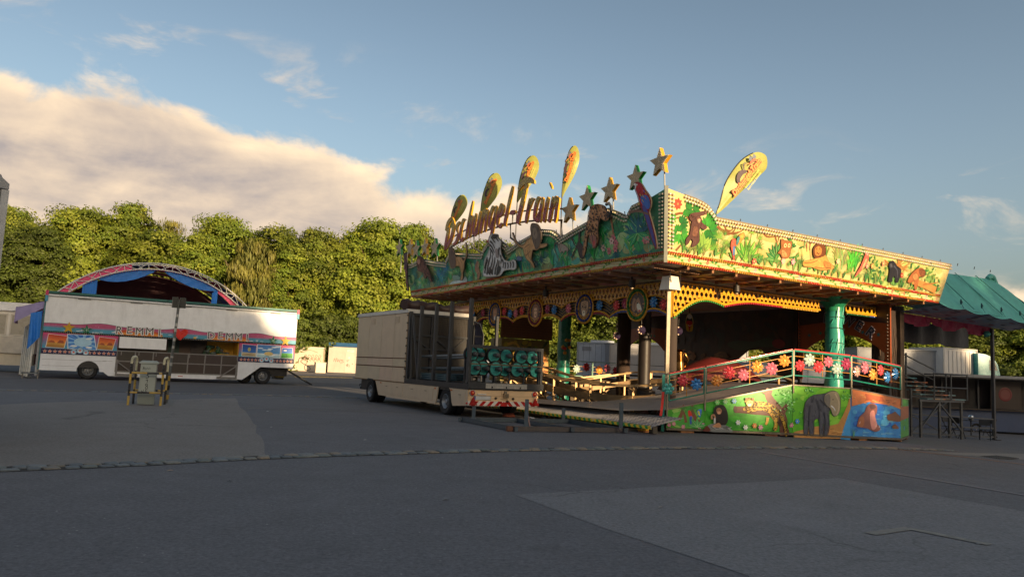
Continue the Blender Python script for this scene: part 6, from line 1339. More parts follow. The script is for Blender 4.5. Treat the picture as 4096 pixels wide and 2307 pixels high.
# ================================================================ feather flags
NO=[(0,0),(.04,.23),(.12,.49),(.28,.74),(.46,.91),(.70,.99),(.88,.95),(.99,.82),(.96,.67),(.75,.46),(.44,.26),(.17,.10)]
def flag(tip,xr,top,P0,zf,label,base_z,out=None,edir=Vector((.96,-.28,0))):
    pl=Plane(P0,edir,Vector((edir.y,-edir.x,0)))
    T=pl.px(*zf(*tip)); E=out or [(tip[0]+(xr-tip[0])*u_,tip[1]+(top-tip[1])*v_) for u_,v_ in NO]
    P=smooth([pl.px(*zf(*q)) for q in E],True,3)
    o=thing('feather_flag',pl.pt(T[0],base_z-P0.z),label,'flag','feather flags on the ride canopy')
    b=MB(); cx_=sum(q[0] for q in P)/len(P); cy_=sum(q[1] for q in P)/len(P)
    # bulging cloth: fan of rings
    rings=[]; 
    for k in (1,.66,.33): rings.append([(cx_+(x-cx_)*k,cy_+(y-cy_)*k) for x,y in P])
    bulge=(0,.05,.09); vs=[];n_=len(P)
    for r_,bu_ in zip(rings,bulge): vs+=[pl.pt(x,y,bu_+.03*math.sin(x*5+y*3)*(1 if bu_ else 0)) for x,y in r_]
    vs.append(pl.pt(cx_,cy_,.10)); fs=[(k*n_+i,k*n_+(i+1)%n_,(k+1)*n_+(i+1)%n_,(k+1)*n_+i) for k in (0,1) for i in range(n_)]+[(2*n_+i,2*n_+(i+1)%n_,3*n_) for i in range(n_)]
    b.add(vs,fs,L((150,152,74)),sm=True); sail=b.build('sail',o,M_cloth)
    # printed emblem (animals, lettering), laid along the long axis of the flag
    q=Paint(pl,.125,.0006); ix=max(range(n_),key=lambda i:(P[i][0]-T[0])**2+(P[i][1]-T[1])**2); ln=math.hypot(P[ix][0]-T[0],P[ix][1]-T[1]); ang=math.atan2(cy_-T[1],cx_-T[0])
    c_,s_=math.cos(ang),math.sin(ang); f=lambda a,d:(T[0]+(a*c_-d*s_)*ln,T[1]+(a*s_+d*c_)*ln)
    mid=f(.58,-.005); sz=ln*.085
    q.text('Dschungel-Train',mid[0],mid[1],sz,(196,52,40),.008*ln,.25,ang); q.text('Dschungel-Train',mid[0],mid[1],sz,(224,150,60),.002*ln,.25,ang)
    for j,tx in enumerate(('Schaustellerbetriebe','Karl-Heinz Scheele')):
        m2=f(.62,-.066-.038*j); q.text(tx,m2[0],m2[1],ln*.036,(214,196,90),.001,.1,ang)
    q.blob([f(.44,.05),f(.50,.10),f(.58,.10),f(.63,.06),f(.62,.03),f(.57,.05),f(.50,.045),f(.47,.02)],(70,50,56)); q.stroke([f(.62,.08),f(.67,.12),f(.70,.09)],.02*ln,.008*ln,(70,50,56))
    q.blob([f(.71,.06),f(.77,.075),f(.83,.05),f(.81,.03),f(.77,.04)],(176,90,60)); q.blob([f(.75,.08),f(.78,.12),f(.81,.08)],(96,104,120)); q.blob([f(.80,.07),f(.85,.10),f(.85,.05)],(96,104,120)); q.stroke([f(.72,.075),f(.66,.10)],.012*ln,.006*ln,(216,150,70))
    q.build('print',sail,M_cloth)
    b=MB(); edge_=[pl.pt(*q_,0) for q_ in P[:int(n_*.42)]]
    b.pipe([pl.pt(T[0],base_z-P0.z)]+edge_,.018,L((60,58,54)),6); b.build('pole',o,M_steel)
    return o
fn=['olive feather flag with ride lettering above the capital letter of the sign','olive feather flag with ride lettering between the first flag and the middle of the sign','olive feather flag with ride lettering rising behind the hyphen of the sign','olive feather flag with ride lettering at the right end of the sign letters']
for (tp,xr,to),s,lb in zip((((535,790),688,488),((795,690),985,300),((1113,560),1303,150),((1497,520),1650,65)),(13.7,11.0,8.2,5.2),fn):
    flag(tp,xr,to,FL.pt(s,1.3,-.35),z1,lb,ZF+1.1)
flag((567,660),1008,125,FR.pt(1.75,1.4,-.1),z2,'large olive feather flag leaning over the cream painted fascia',ZF+1.3,[(567,660),(600,560),(640,410),(700,300),(780,200),(860,145),(930,125),(990,150),(1008,200),(1000,265),(955,315),(850,405),(740,510),(640,605)],Vector((.93,.36,0)))
# ================================================================ stars on poles
STARS=[(2350,215,.43,'y'),(2140,350,.40,'g'),(1915,455,.42,'y'),(1725,525,.44,'g'),(1570,630,.46,'y'),(415,950,.46,'g'),(330,945,.44,'y'),(255,965,.46,'g'),(170,960,.46,'y'),(110,950,.46,'g')]
for i,(x,y,r_,c) in enumerate(STARS):
    pl=Plane(FL.pt(0,1.5,-.2),V,-U); s,t=pl.px(*z1(x,y)); s=min(s,17.7) if i<9 else s
    far=i>=5
    lab=('star light on a pole over the %s part of the dark green fascia'%('left hand' if far else 'right hand'))
    lab=('yellow edged ' if c=='y' else 'green edged ')+('star light on a pole beyond the first letter of the sign' if far else 'star light on a pole between the last sign letter and the canopy corner')
    if not far and i: lab=['','green edged star light behind the parrot head board','yellow edged star light over the leopard tail','green edged star light over the leopard back','yellow edged star light beside the last sign letter'][i]
    if i==0: lab='yellow edged star light on the tall pole at the canopy corner'
    o=thing('star_light',pl.pt(s,0),lab,'star','%s star lights on the canopy'%('yellow' if c=='y' else 'green'))
    cc=L((200,150,40)) if c=='y' else L((40,130,60))
    b=MB(); b.extr([pl.pt(a,z,-.06) for a,z in star2(s,t,r_,.44,90)],pl.n*.13,L((190,172,140)),side=cc); st=b.build('star',o,M_gloss)
    b=MB()
    for rr_ in np.linspace(.08,.95,9):
        P=star2(s,t,r_*rr_,.44,90)
        for k in range(10):
            a,e=Vector(P[k]),Vector(P[(k+1)%10]); m_=max(1,int((e-a).length/.045))
            for j in range(m_): q=a.lerp(e,j/m_); b.ball(pl.pt(q.x,q.y,.075),.013,L((214,200,170)))
    b.build('bulbs',st,M_bulb,kind='stuff')
    b=MB(); b.pipe([pl.pt(s-.12,t-r_*.5,-.02),pl.pt(s-.2,-.25,-.02)],.022,L((150,150,146)),6); b.build('pole',o,M_steel)
# ================================================================ flood light pole at the corner
q=gnd(2663,1722); FP=thing('lamp_post',q,'white lamp box on a steel post under the canopy corner','lamp post')
b=MB(); b.box(q.x-.05,q.x+.05,q.y-.05,q.y+.05,q.z,4.25,L((150,140,124))); b.box(q.x-.15,q.x+.15,q.y-.15,q.y+.15,q.z,q.z+.02,L((90,70,56))); b.build('post',FP,M_steel)
b=MB(frame((q.x+.02,q.y-.05,4.0),U,V)); WB=L((212,206,194))
b.add([(-.24,-.22,.12),(.22,-.22,.12),(.22,.20,.12),(-.24,.20,.12),(-.18,-.17,.52),(.16,-.17,.52),(.16,.15,.52),(-.18,.15,.52)],[(3,2,1,0),(0,1,5,4),(1,2,6,5),(2,3,7,6),(3,0,4,7),(4,5,6,7)],WB); b.build('lamp_box',FP,M_paint)
b=MB(frame((q.x+.02,q.y-.05,4.0),U,V)); b.pipe([(-.2,-.2,.5),(-.27,-.24,.42),(-.16,-.22,.33),(-.2,-.16,.78)],.010,BLACK,6); b.pipe([(.18,-.18,.52),(.21,-.23,.2),(.19,-.2,.8)],.008,BLACK,6); b.build('cable',FP,M_rub)
# ================================================================ WALKWAY PLATFORM with painted panels
M_plate=mat('tread_metal',rough=.5,metal=.15,var=.2,scale=5,dirt=.35)
WP=thing('walkway_platform',RF((5,-.5,0)),'raised ride walkway with jungle animal panels and flower railings in front of the canopy','walkway')
RCt=(7.0,8.7)
pv=[((.56,.42),.64,.87,1.62),((4.11,-1.08),1.50,1.77,2.515),((6.01,-1.66),1.47,1.71,2.424),((8.66,-1.61),1.22,1.49,2.212),((11.74,-.04),1.15,1.42,2.12)]
pw=[RF((a[0],a[1],0)) for a,_,_,_ in pv]
names=['first','elephant','hippo','end']
segs=[]
for i in range(4):
    a,c=pw[i],pw[i+1]; d=(c-a); ln=d.length; d.normalize(); n=Vector((d.y,-d.x,0)); segs.append((Plane(a,d,n),ln,a,c))
zb=lambda q:gz(q.x,q.y)+.13
BGc=[(74,176,48),(104,196,44),(60,146,220),(84,164,70)]
def cut_at(i): return [0,segs[i][1]]
panels=[]
for i,(pl,ln,a,c) in enumerate(segs):
    cuts=[0,ln]
    if i==0: cuts=[0,pl.px(2820,1650)[0],ln]
    for s0,s1 in zip(cuts,cuts[1:]):
        t0=pv[i][1]+(pv[i+1][1]-pv[i][1])*s0/ln; t1=pv[i][1]+(pv[i+1][1]-pv[i][1])*s1/ln; g=.006
        b=MB(); b.extr([pl.pt(s0+g,zb(a.lerp(c,s0/ln)),-.03),pl.pt(s1-g,zb(a.lerp(c,s1/ln)),-.03),pl.pt(s1-g,t1-.03,-.03),pl.pt(s0+g,t0-.03,-.03)],pl.n*.03,L(BGc[i])); o=b.build('painted_panel',WP,M_mural); panels.append((o,pl,s0,s1,i))
lbl=['green panel painted with palm trees and parrots','green panel painted with a chimpanzee and a leopard on a branch','panel painted with a grey elephant','blue panel painted with hippos in the water','narrow panel with blue water and green bank']
for (o,*_),l in zip(panels,lbl): o['label']=l
def pp(k): o,pl,s0,s1,i=panels[k]; q=Paint(pl,.002,.0002); q.g=1.45; q.S=lambda pts:[pl.px(*z4(*a)) for a in pts]; q.s0,q.s1=s0,s1; q.clip=lambda pts:[(min(s1-.01,max(s0+.01,a)),b_) for a,b_ in pts]; return q,o
def cloudy(q,n,cols,t0=.25,t1=1.3):
    for k in range(n):
        r_=R.uniform(.08,.3); s=R.uniform(q.s0+.02+r_,max(q.s0+.03+r_,q.s1-.02-r_)); 
        i=[p_ for p_ in panels if p_[2]==q.s0 and p_[1] is q.p][0][4]; f=s/segs[i][1]; tt=pv[i][1]+(pv[i+1][1]-pv[i][1])*f
        t=R.uniform(.2,tt-.12); q.ell(s,t,r_,min(r_*.5,(tt-.05-t)*.9,(t-.12)*.9),R.choice(cols),0,12)
q,o=pp(0); cloudy(q,40,[(92,168,60),(120,184,80),(60,140,44),(140,180,90),(70,150,60)])
for st,w0,w1 in (([(350,1030),(375,980),(390,920),(400,900)],.12,.05),([(415,1050),(405,990),(385,940)],.09,.05),([(540,1060),(500,1020),(470,950),(470,900)],.14,.07)): q.stroke(q.S(st),w0,w1,(116,72,52))
for x,y in ((395,905),(470,905),(520,930)): a=q.S([(x,y)])[0]; q.fan(a[0],a[1]-.03,.2,9,(60,124,50),3.3,6.1,.14)
q.blob(q.S([(432,950),(448,945),(465,975),(470,1010),(462,1070),(448,1075),(450,1010),(436,990)]),(190,50,36)); q.blob(q.S([(448,1000),(468,1000),(462,1065),(450,1070)]),(50,90,170)); q.blob(q.S([(510,950),(530,935),(550,940),(545,975),(535,1005),(518,985)]),(50,110,190)); q.blob(q.S([(515,950),(530,955),(535,990),(520,980)]),(226,190,50))
for x,y in ((270,1070),(310,1060),(390,1085),(530,1085),(560,1070)): a=q.S([(x,y)])[0]; q.flower(a[0],a[1],.07,6,(214,120,150))
a=q.S([(510,1090)])[0]
for an_ in (.3,.9,1.6,2.3,2.9): q.leaf(a[0],a[1],an_,.28,.1,(70,150,80),(160,200,130))
q.build('mural',o)
q,o=pp(1); cloudy(q,60,[(54,156,36),(66,168,42),(44,138,34),(60,160,40)])
TRK=(92,52,40)
q.stroke(q.S([(1262,1160),(1250,1040),(1215,950),(1150,870),(1120,810),(1135,765)]),.30,.20,TRK); q.stroke(q.S([(1215,970),(1100,955),(1000,950),(900,940),(832,940)]),.24,.18,TRK); q.stroke(q.S([(1240,960),(1270,920),(1285,895)]),.2,.10,TRK); q.stroke(q.S([(1120,830),(1090,800),(1060,785)]),.08,.03,TRK); q.blob(q.S([(1200,1010),(1222,990),(1240,1040),(1225,1085),(1205,1060)]),(54,30,26)); q.stroke(q.S([(1255,1140),(1245,1040),(1200,950)]),.04,.02,(66,36,30)); q.ell(*q.S([(838,935)])[0],.06,.10,(70,40,32))
LEO=[(925,845),(960,838),(990,850),(1000,868),(1040,870),(1120,880),(1190,918),(1240,980),(1270,1060),(1280,1160),(1266,1160),(1252,1080),(1222,1005),(1205,985),(1202,1040),(1192,1112),(1168,1118),(1164,1100),(1175,1050),(1150,1010),(1130,972),(1090,950),(1030,945),(962,967),(935,957),(942,942),(910,948),(902,930),(932,905),(918,870)]
P=smooth(q.S(LEO),True,2); q.put(P,(206,156,58)); fur(q,P,(206,156,58),60,.07,.02,0); edgeline(q,P,(206,156,58)); q.stroke(q.S([(1115,1005),(1110,1040),(1098,1068)]),.09,.07,(196,148,60)); spots(q,P,150,(56,34,22),.022); q.blob(q.S([(930,870),(970,858),(985,880),(972,908),(945,912),(930,895)]),(224,190,110)); q.blob(q.S([(938,893),(968,888),(965,906),(945,910)]),(236,226,206))
for x,y in ((943,876),(966,873)): q.ell(*q.S([(x,y)])[0],.018,.014,(30,26,20),n=8)
for x,y in ((928,848),(985,848)): q.ell(*q.S([(x,y)])[0],.04,.045,(120,84,40),n=10)
q.blob(q.S([(600,1070),(690,1055),(770,1080),(812,1130),(770,1132),(600,1124)]),(110,112,110)); 
for k in range(12): x=R.uniform(620,780); q.stroke(q.S([(x,R.uniform(1080,1110)),(x+30,R.uniform(1085,1118))]),.02,.01,R.choice([(60,62,60),(160,160,158)]))
q.blob(q.S([(560,1110),(590,1075),(620,1120),(560,1122)]),(96,44,34))
q.blob(q.S([(660,912),(700,896),(738,905),(762,950),(770,1000),(766,1042),(742,1070),(690,1065),(650,1050),(640,1000),(645,955),(650,930)]),(24,22,24)); q.blob(q.S([(672,932),(690,922),(708,930),(716,950),(706,974),(684,976),(671,957)]),(150,104,76)); q.blob(q.S([(680,955),(702,955),(704,972),(684,974)]),(186,140,108)); [q.ell(*q.S([(x,940)])[0],.016,.014,(20,16,14),n=8) for x in (682,700)]
q.stroke(q.S([(632,1020),(630,990),(650,985),(660,1010)]),.06,.05,(160,116,84)); q.stroke(q.S([(655,1010),(655,1055)]),.06,.05,(190,186,180)); q.blob(q.S([(640,1075),(690,1050),(712,1080),(700,1090),(650,1088)]),(176,124,88))
for x,y,c in ((823,865,(110,160,210)),(677,875,(120,190,110)),(745,870,(130,180,130)),(997,1075,(220,110,60)),(1048,1090,(226,130,160)),(1310,1070,(226,120,150)),(855,1048,(190,206,206)),(918,1090,(190,206,206))): a=q.S([(x,y)])[0]; q.flower(a[0],a[1],.085,6,c)
for k in range(44): x=R.choice([R.uniform(1175,1320),R.uniform(1285,1325)]); y=R.uniform(775,1000); a=q.clip(q.S([(x,y)]))[0]; q.leaf(a[0],a[1],R.uniform(0,6.28),.08,.03,R.choice([(90,180,90),(40,110,40),(130,200,130)]))
a=q.S([(1310,1150)])[0]; q.tuft(a[0]-.1,.2,.3,10,(60,140,60),.5)
q.build('mural',o)
q,o=pp(2); cloudy(q,50,[(84,168,36),(110,180,44),(70,150,40),(130,190,60)])
q.put(q.clip(q.S([(1340,1130),(1420,1110),(1500,1085),(1650,1075),(1720,1060),(1760,990),(1800,900),(1834,800),(1834,1190),(1340,1180)])),(176,126,70)); q.put(q.clip(q.S([(1740,1190),(1770,1090),(1800,1000),(1834,930),(1834,1200)])),(60,140,196))
for k in range(16): x=R.uniform(1380,1720); y=R.uniform(1100,1170); q.stroke(q.clip(q.S([(x,y),(x+R.uniform(20,60),y+R.uniform(-6,6))])),.02,.01,R.choice([(120,80,44),(206,160,96)]))
EL=[(1432,900),(1455,850),(1505,815),(1580,805),(1610,800),(1645,783),(1690,780),(1722,808),(1737,870),(1732,950),(1702,992),(1668,985),(1655,935),(1642,960),(1642,1020),(1644,1080),(1628,1150),(1600,1160),(1600,1090),(1592,1060),(1592,1158),(1560,1163),(1558,1060),(1545,1015),(1512,1030),(1512,1090),(1507,1152),(1475,1157),(1466,1080),(1456,1150),(1424,1150),(1424,1060),(1428,980)]
P=smooth(q.S(EL),True,2); q.put(P,(74,76,86)); fur(q,P,(74,76,86),90,.10,.025,-1.4); edgeline(q,P,(74,76,86)); q.blob(q.S([(1605,815),(1650,786),(1700,786),(1727,822),(1735,900),(1727,960),(1702,990),(1672,985),(1657,940),(1625,905),(1600,865)]),(150,136,110)); q.blob(q.S([(1600,830),(1640,805),(1650,860),(1640,920),(1615,905)]),(112,106,98)); q.stroke(q.S([(1655,905),(1680,925),(1692,950)]),.045,.02,(232,224,200)); q.stroke(q.S([(1690,800),(1722,870),(1720,940),(1700,985)]),.05,.03,(176,160,130)); q.ell(*q.S([(1672,852)])[0],.022,.018,(30,26,24)); q.stroke(q.S([(1432,905),(1418,980),(1428,1050)]),.025,.015,(40,40,44)); q.stroke(q.S([(1560,850),(1600,890),(1650,930)]),.03,.02,(50,52,58))
for st in ([(1480,900),(1470,1000),(1470,1080)],[(1540,860),(1560,950),(1555,1040)],[(1510,830),(1490,880)],[(1600,960),(1610,1040),(1608,1120)]): q.stroke(q.S(st),.05,.03,(56,58,68))
for k in range(30): x,y=R.choice([(R.uniform(1345,1385),R.uniform(850,1000)),(R.uniform(1750,1830),R.uniform(780,860)),(R.uniform(1420,1500),R.uniform(755,790))]); a=q.clip(q.S([(x,y)]))[0]; q.leaf(a[0],a[1],R.uniform(0,6.28),.09,.035,R.choice([(40,120,44),(130,200,110),(60,150,60)]))
a=q.S([(1365,1038)])[0]; q.flower(a[0],a[1],.085,6,(60,120,200))
q.build('mural',o)
q,o=pp(3); cloudy(q,60,[(50,126,196),(40,108,184),(72,150,206),(60,136,200),(36,96,176)])
q.put(q.clip(q.S([(1836,762),(2050,800),(2262,845),(2262,935),(2180,905),(2060,885),(1990,872),(1900,893),(1836,910)])),(190,112,66)); q.put(q.clip(q.S([(1950,800),(2100,830),(2120,870),(2000,865),(1960,850)])),(160,84,56))
for k in range(20): x=R.uniform(1850,2240); y=800+(x-1840)*.17+R.uniform(0,70); q.stroke(q.clip(q.S([(x,y),(x+R.uniform(10,40),y+R.uniform(-4,10))])),.025,.01,R.choice([(130,70,44),(214,150,96)]))
for k in range(40): x=R.uniform(1850,2240); y=R.uniform(930,1170); q.stroke(q.clip(q.S([(x,y),(x+R.uniform(20,70),y+R.uniform(-2,2))])),.014,.006,R.choice([(120,180,220),(30,84,160),(150,200,226)]))
q.blob(q.S([(1878,1070),(1900,1000),(1942,960),(1960,915),(1990,888),(2032,890),(2052,920),(2046,970),(2032,1000),(2052,1060),(2078,1092),(2070,1116),(2040,1127),(2010,1120),(1975,1102),(1920,1092),(1883,1086)]),(126,80,72)); q.blob(q.S([(1990,965),(2024,945),(2034,1000),(2050,1080),(2012,1112),(1992,1050)]),(190,128,120)); q.blob(q.S([(1882,1070),(1905,1010),(1935,1000),(1940,1060),(1915,1088)]),(150,92,60)); q.blob(q.S([(1985,900),(2025,895),(2040,920),(2000,935)]),(84,60,60)); [q.stroke(q.S([(x,y),(x+6,y-22)]),.03,.012,(232,226,206)) for x,y in ((2040,1085),(2068,1092),(1900,1060))]
q.blob(q.S([(2140,985),(2180,970),(2205,955),(2225,975),(2250,1000),(2250,1040),(2180,1035),(2142,1025)]),(112,74,52)); q.blob(q.S([(2178,1085),(2205,1062),(2230,1085),(2235,1100),(2195,1102)]),(112,74,52)); a=q.S([(1800,1130)])[0]
q.tuft(*q.clip(q.S([(1850,1175)]))[0],.3,8,(90,170,90),.5); q.build('mural',o)
q,o=pp(4); cloudy(q,24,[(60,130,180),(72,150,90),(60,140,60)]); q.put(q.clip([(0.02,.5),(3.4,.5),(3.4,.9),(.02,.95)]),(150,90,60)); q.build('mural',o)
# frame strips, deck, blocks
for i,(pl,ln,a,c) in enumerate(segs):
    b=MB(); b.beam(pl.pt(0,zb(a)-.035,.0),pl.pt(ln,zb(c)-.035,.0),.05,.06,L((120,112,100))); b.beam(pl.pt(0,pv[i][1]-.012,-.01),pl.pt(ln,pv[i+1][1]-.012,-.01),.08,.034,L((150,140,126))); b.build('edge_rail',WP,M_steel,kind='stuff')
    m_=max(2,int(ln/1.0))
    for k in range(m_):
        f=(k+.5)/m_; p_=a.lerp(c,f)-pl.n*.12; g_=gz(p_.x,p_.y)
        if k%2==0: b=MB(frame((p_.x,p_.y,g_),pl.d,-pl.n)); b.box(-.2,.2,-.1,.16,0,.085,L((132,84,60)) if k%4 else L((170,116,70))); b.build('support_block',WP,M_wood)
zt_=lambda th:float(np.interp(th,[150,200,210,220,230,240,253,265,279,298,330],[.5,.55,.56,.66,.86,1.1,1.48,1.45,1.20,1.13,1.0]))
ths=[150,160,170,180,190,200,210,218,225,232,239,246,253,259,265,272,279,288,298,310]
def outer(th):
    a=math.radians(th); d=Vector((math.cos(a),math.sin(a)))
    best=12
    P2=[Vector(q[0]) for q in pv]; 
    if th<=232:      # straight entrance edge
        t=( -.10-RCt[0])/d.x if d.x<-.05 else 12; y=RCt[1]+d.y*t
        t=min(t,(.42-RCt[1])/d.y if d.y<-.05 else 99); return t
    if th>298: return (P2[4]-Vector(RCt)).length
    for A,B in zip(P2,P2[1:]):
        e=B-A; den=d.x*e.y-d.y*e.x
        if abs(den)<1e-6: continue
        w_=A-Vector(RCt); t=(w_.x*e.y-w_.y*e.x)/den; u_=(w_.x*d.y-w_.y*d.x)/den
        if -.01<=u_<=1.01 and t>0: best=t; break
    return best
b=MB(RF); vin=[];vo=[];vb=[]
for th in ths:
    a=math.radians(th); ro=outer(th)-.03; zi=zt_(th)
    zo=float(np.interp(th,[180,225,232,239.5,253.5,264.5,279,298,310],[.40,.52,.63,.86,1.49,1.46,1.21,1.14,1.1]))-.012
    vin.append((RCt[0]+6.6*math.cos(a),RCt[1]+6.6*math.sin(a),zi)); vo.append((RCt[0]+ro*math.cos(a),RCt[1]+ro*math.sin(a),zo)); vb.append((RCt[0]+6.6*math.cos(a),RCt[1]+6.6*math.sin(a),zi-.14))
n=len(ths); b.add(vin+vo+vb,[(k,n+k,n+k+1,k+1) for k in range(n-1)],L((172,162,152))); b.add(vin+vb,[(k,k+1,n+k+1,n+k) for k in range(n-1)],L((140,120,96))); b.build('deck',WP,M_plate)
# entrance plates with ribs and striped nosing
for k,(y0_,y1_) in enumerate(((-.28,2.22),(2.26,5.0),(5.04,8.0),(8.04,11))):
    b=MB(RF); b.add([(-.62,y0_,.20),(-.62,y1_,.20),(.55,y1_,.44),(.55,y0_,.44),(-.62,y0_,.14),(-.62,y1_,.14)],[(3,2,1,0),(0,1,5,4)],L((190,186,186)))
    m_=26 if k else 20
    for j in range(m_):
        y=y0_+.06+(y1_-y0_-.12)*j/(m_-1); b.beam((-.58,y,.213),(.52,y,.440),.02,.012,L((120,118,120)) if k else L((140,138,140)))
    if k==0:
        for j in range(8): b.beam((-.52+j*.14,y0_+.03,.228+j*.0287),(-.52+j*.14,y1_-.03,.228+j*.0287),.018,.012,L((110,108,110)))
    pl_=b.build('entrance_plate',WP,M_plate)
    b=MB(RF); m_=int((y1_-y0_)/.115); c2=[L((236,196,56)),L((52,150,76))]
    for j in range(m_):
        a,c=y0_+(y1_-y0_)*j/m_,y0_+(y1_-y0_)*(j+1)/m_; s_=.06
        b.add([(-.626,a,.135),(-.626,c,.135),(-.626,c+s_,.205),(-.626,a+s_,.205)],[(3,2,1,0)],c2[j%2]); b.add([(-.626,a+s_,.205),(-.626,c+s_,.205),(-.56,c+s_,.219),(-.56,a+s_,.219)],[(3,2,1,0)],c2[j%2])
    b.build('striped_nosing',pl_,M_gloss)
    b=MB(RF)
    for x,y in ((-.3,y0_+.3),(-.3,y1_-.3)): b.box(x-.08,x+.08,y-.08,y+.08,0,.2,L((60,56,52)))
    b.build('foot',WP,M_dark)
b=MB(RF); 
for j in range(9):
    x=.75+j*.14; b.add([(x,.47,.66+.0*j),(x+.14,.47,.66),(x+.20,.47,.58),(x+.06,.47,.58)],[(0,1,2,3)],(L((236,196,56)),BLACK)[j%2])
b.build('step_edge',WP,M_gloss)
# railings
TEA=L((24,128,108)); YEL=L((206,140,54)); REDR=L((190,60,56))
def rail(i,s0,s1,fl_):
    pl,ln,a,c=segs[i]; zt2=lambda s:pv[i][3]+(pv[i+1][3]-pv[i][3])*s/ln; zb2=lambda s:pv[i][2]+(pv[i+1][2]-pv[i][2])*s/ln
    if i==0: zt2=lambda s:1.62+(2.515-1.62)*s/ln; 
    s0+=.03;s1-=.03; b=MB()
    b.pipe([pl.pt(s0,zt2(s0)-.02,.02),pl.pt(s1,zt2(s1)-.02,.02)],.03,TEA,8); b.pipe([pl.pt(s0,zb2(s0),.02),pl.pt(s1,zb2(s1),.02)],.022,TEA,8)
    for s in (s0,s1): b.pipe([pl.pt(s,zb2(s),.02),pl.pt(s,zt2(s)-.02,.02)],.022,TEA,8)
    o=b.build('railing',WP,M_gloss)
    b=MB(); b.pipe([pl.pt(s0,zt2(s0)+.022,.02),pl.pt(s1,zt2(s1)+.022,.02)],.022,REDR,6); b.build('light_tube',o,M_bulb)
    b=MB()
    for f in (.25,.5,.75)[(1 if i==0 and s1-s0>2 else 0):] if False else (.28,.52,.76): b.pipe([pl.pt(s0,zb2(s0)+(zt2(s0)-zb2(s0))*f,.02),pl.pt(s1,zb2(s1)+(zt2(s1)-zb2(s1))*f,.02)],.010,YEL,6)
    sm_=(s0+s1)/2; b.pipe([pl.pt(sm_,zb2(sm_),.02),pl.pt(sm_,zt2(sm_),.02)],.013,YEL,6); b.build('bars',o,M_gloss)
    for x,y,k,r_ in fl_:
        s,t=pl.px(*z4(x,y),.06); flower(o,pl.pt(s,t,.06),pl.n,k,6 if k=='t' else 8,r_*.86)
    return o
s15=segs[0][0].px(2820,1500)[0]; L0=segs[0][1]
rail(0,.02,s15,[(265,760,'t',1.1),(388,690,'r',1.05),(505,722,'b',1.1)])
rail(0,s15,L0,[(680,690,'o',1.12),(785,622,'r',1.2),(908,642,'p',1.1),(1027,572,'o',1.15),(1150,588,'p',1.2),(1258,520,'o',1.15)])
rail(1,.0,segs[1][1],[(1393,562,'r',1.05),(1475,512,'w',1.2),(1552,573,'r',1.15),(1637,530,'p',1.05),(1710,590,'w',1.1),(1790,548,'m',1.15)])
rail(2,.0,segs[2][1],[(1882,612,'c',1.05),(1950,580,'p',1.2),(2015,637,'o',1.15),(2085,602,'r',1.05),(2143,660,'b',1.15),(2212,632,'b',1.15)])
for i,s in ((0,0),(0,s15),(1,0),(2,0),(3,0)):
    pl,ln,a,c=segs[i]; zt2=pv[i][3]+(pv[i+1][3]-pv[i][3])*s/ln; p0=pv[i][1]+(pv[i+1][1]-pv[i][1])*s/ln
    b=MB(); b.pipe([pl.pt(s,p0-.25,.03),pl.pt(s,zt2,.03)],.028,L((160,148,128)),8); b.build('rail_post',WP,M_steel)
b=MB(); e0=pw[0]+Vector((-.12,-.05,0)); b.box(e0.x-.04,e0.x+.04,e0.y-.04,e0.y+.04,.02,1.62,L((26,116,108))); b.build('end_post',WP,M_gloss)
b=MB(); e0=pw[0]+Vector((-.2,-.07,0)); n_=8
for k in range(n_):
    z0_,z1_=.45+k*.085,.45+(k+1)*.085; ox=lambda z:.05*math.sin((z-.45)*2.2)
    b.extr([(e0.x-.02+ox(z0_),e0.y-.05,z0_),(e0.x+.05+ox(z0_),e0.y-.05,z0_),(e0.x+.05+ox(z1_),e0.y-.05,z1_),(e0.x-.02+ox(z1_),e0.y-.05,z1_)],(0,.04,0),L((196,52,48)))
b.build('red_guard',WP,M_gloss)
b=MB(); e1=gnd(2600,1727); b.T=frame(e1,U,V); b.box(-.35,.12,-.1,.1,0,.05,L((150,96,56))); b.box(-.4,.15,-.12,.08,.05,.09,L((206,160,50))); b.build('wooden_wedge',None,M_wood,'yellow and brown wooden wedge under the striped ramp corner','wedge')
# ================================================================ ride interior
def gzr(a,c): q=RF((a,c,0)); return gz(q.x,q.y)
# columns
def column(a,c,r_,col,name,z0=None,cone=False,wrap=False):
    z0=gzr(a,c) if z0 is None else z0; b=MB(RF); n_=14; pts=[];rs=[]
    for k in range(n_+1):
        t=k/n_; pts.append((a+(.02*math.sin(k*2.1) if wrap else 0),c,z0+(ZF-.03-z0)*t)); rs.append(r_*(1+(.07*math.sin(k*2.7+1)+.04*math.sin(k*5.1) if wrap else 0)))
    b.pipe(pts,rs,L(col),14); o=b.build(name,RIDE,M_gloss if wrap else M_bark)
    if cone:
        b=MB(RF); b.lathe((a,c,ZF-.03),(0,0,-1),[(r_*2.3,0),(r_*1.9,.06),(r_*1.02,.36),(r_*1.02,.5)],L((36,128,92)),18); b.build('capital',o,M_gloss)
    return o
gc=column(10.2,1.86,.32,(44,140,124),'wrapped_column',cone=True,wrap=True); gc['label']='column wrapped in shiny teal foil tied with straps'
b=MB(RF)
for z in (1.9,2.5,3.05,3.6,4.0): b.pipe([(10.2+.345*math.cos(t),1.86+.345*math.sin(t),z+.03*math.sin(t*2)) for t in np.linspace(3.3,6.1,9)],.012,L((20,60,56)),6)
b.build('strap',gc,M_rub)
b=MB(RF)
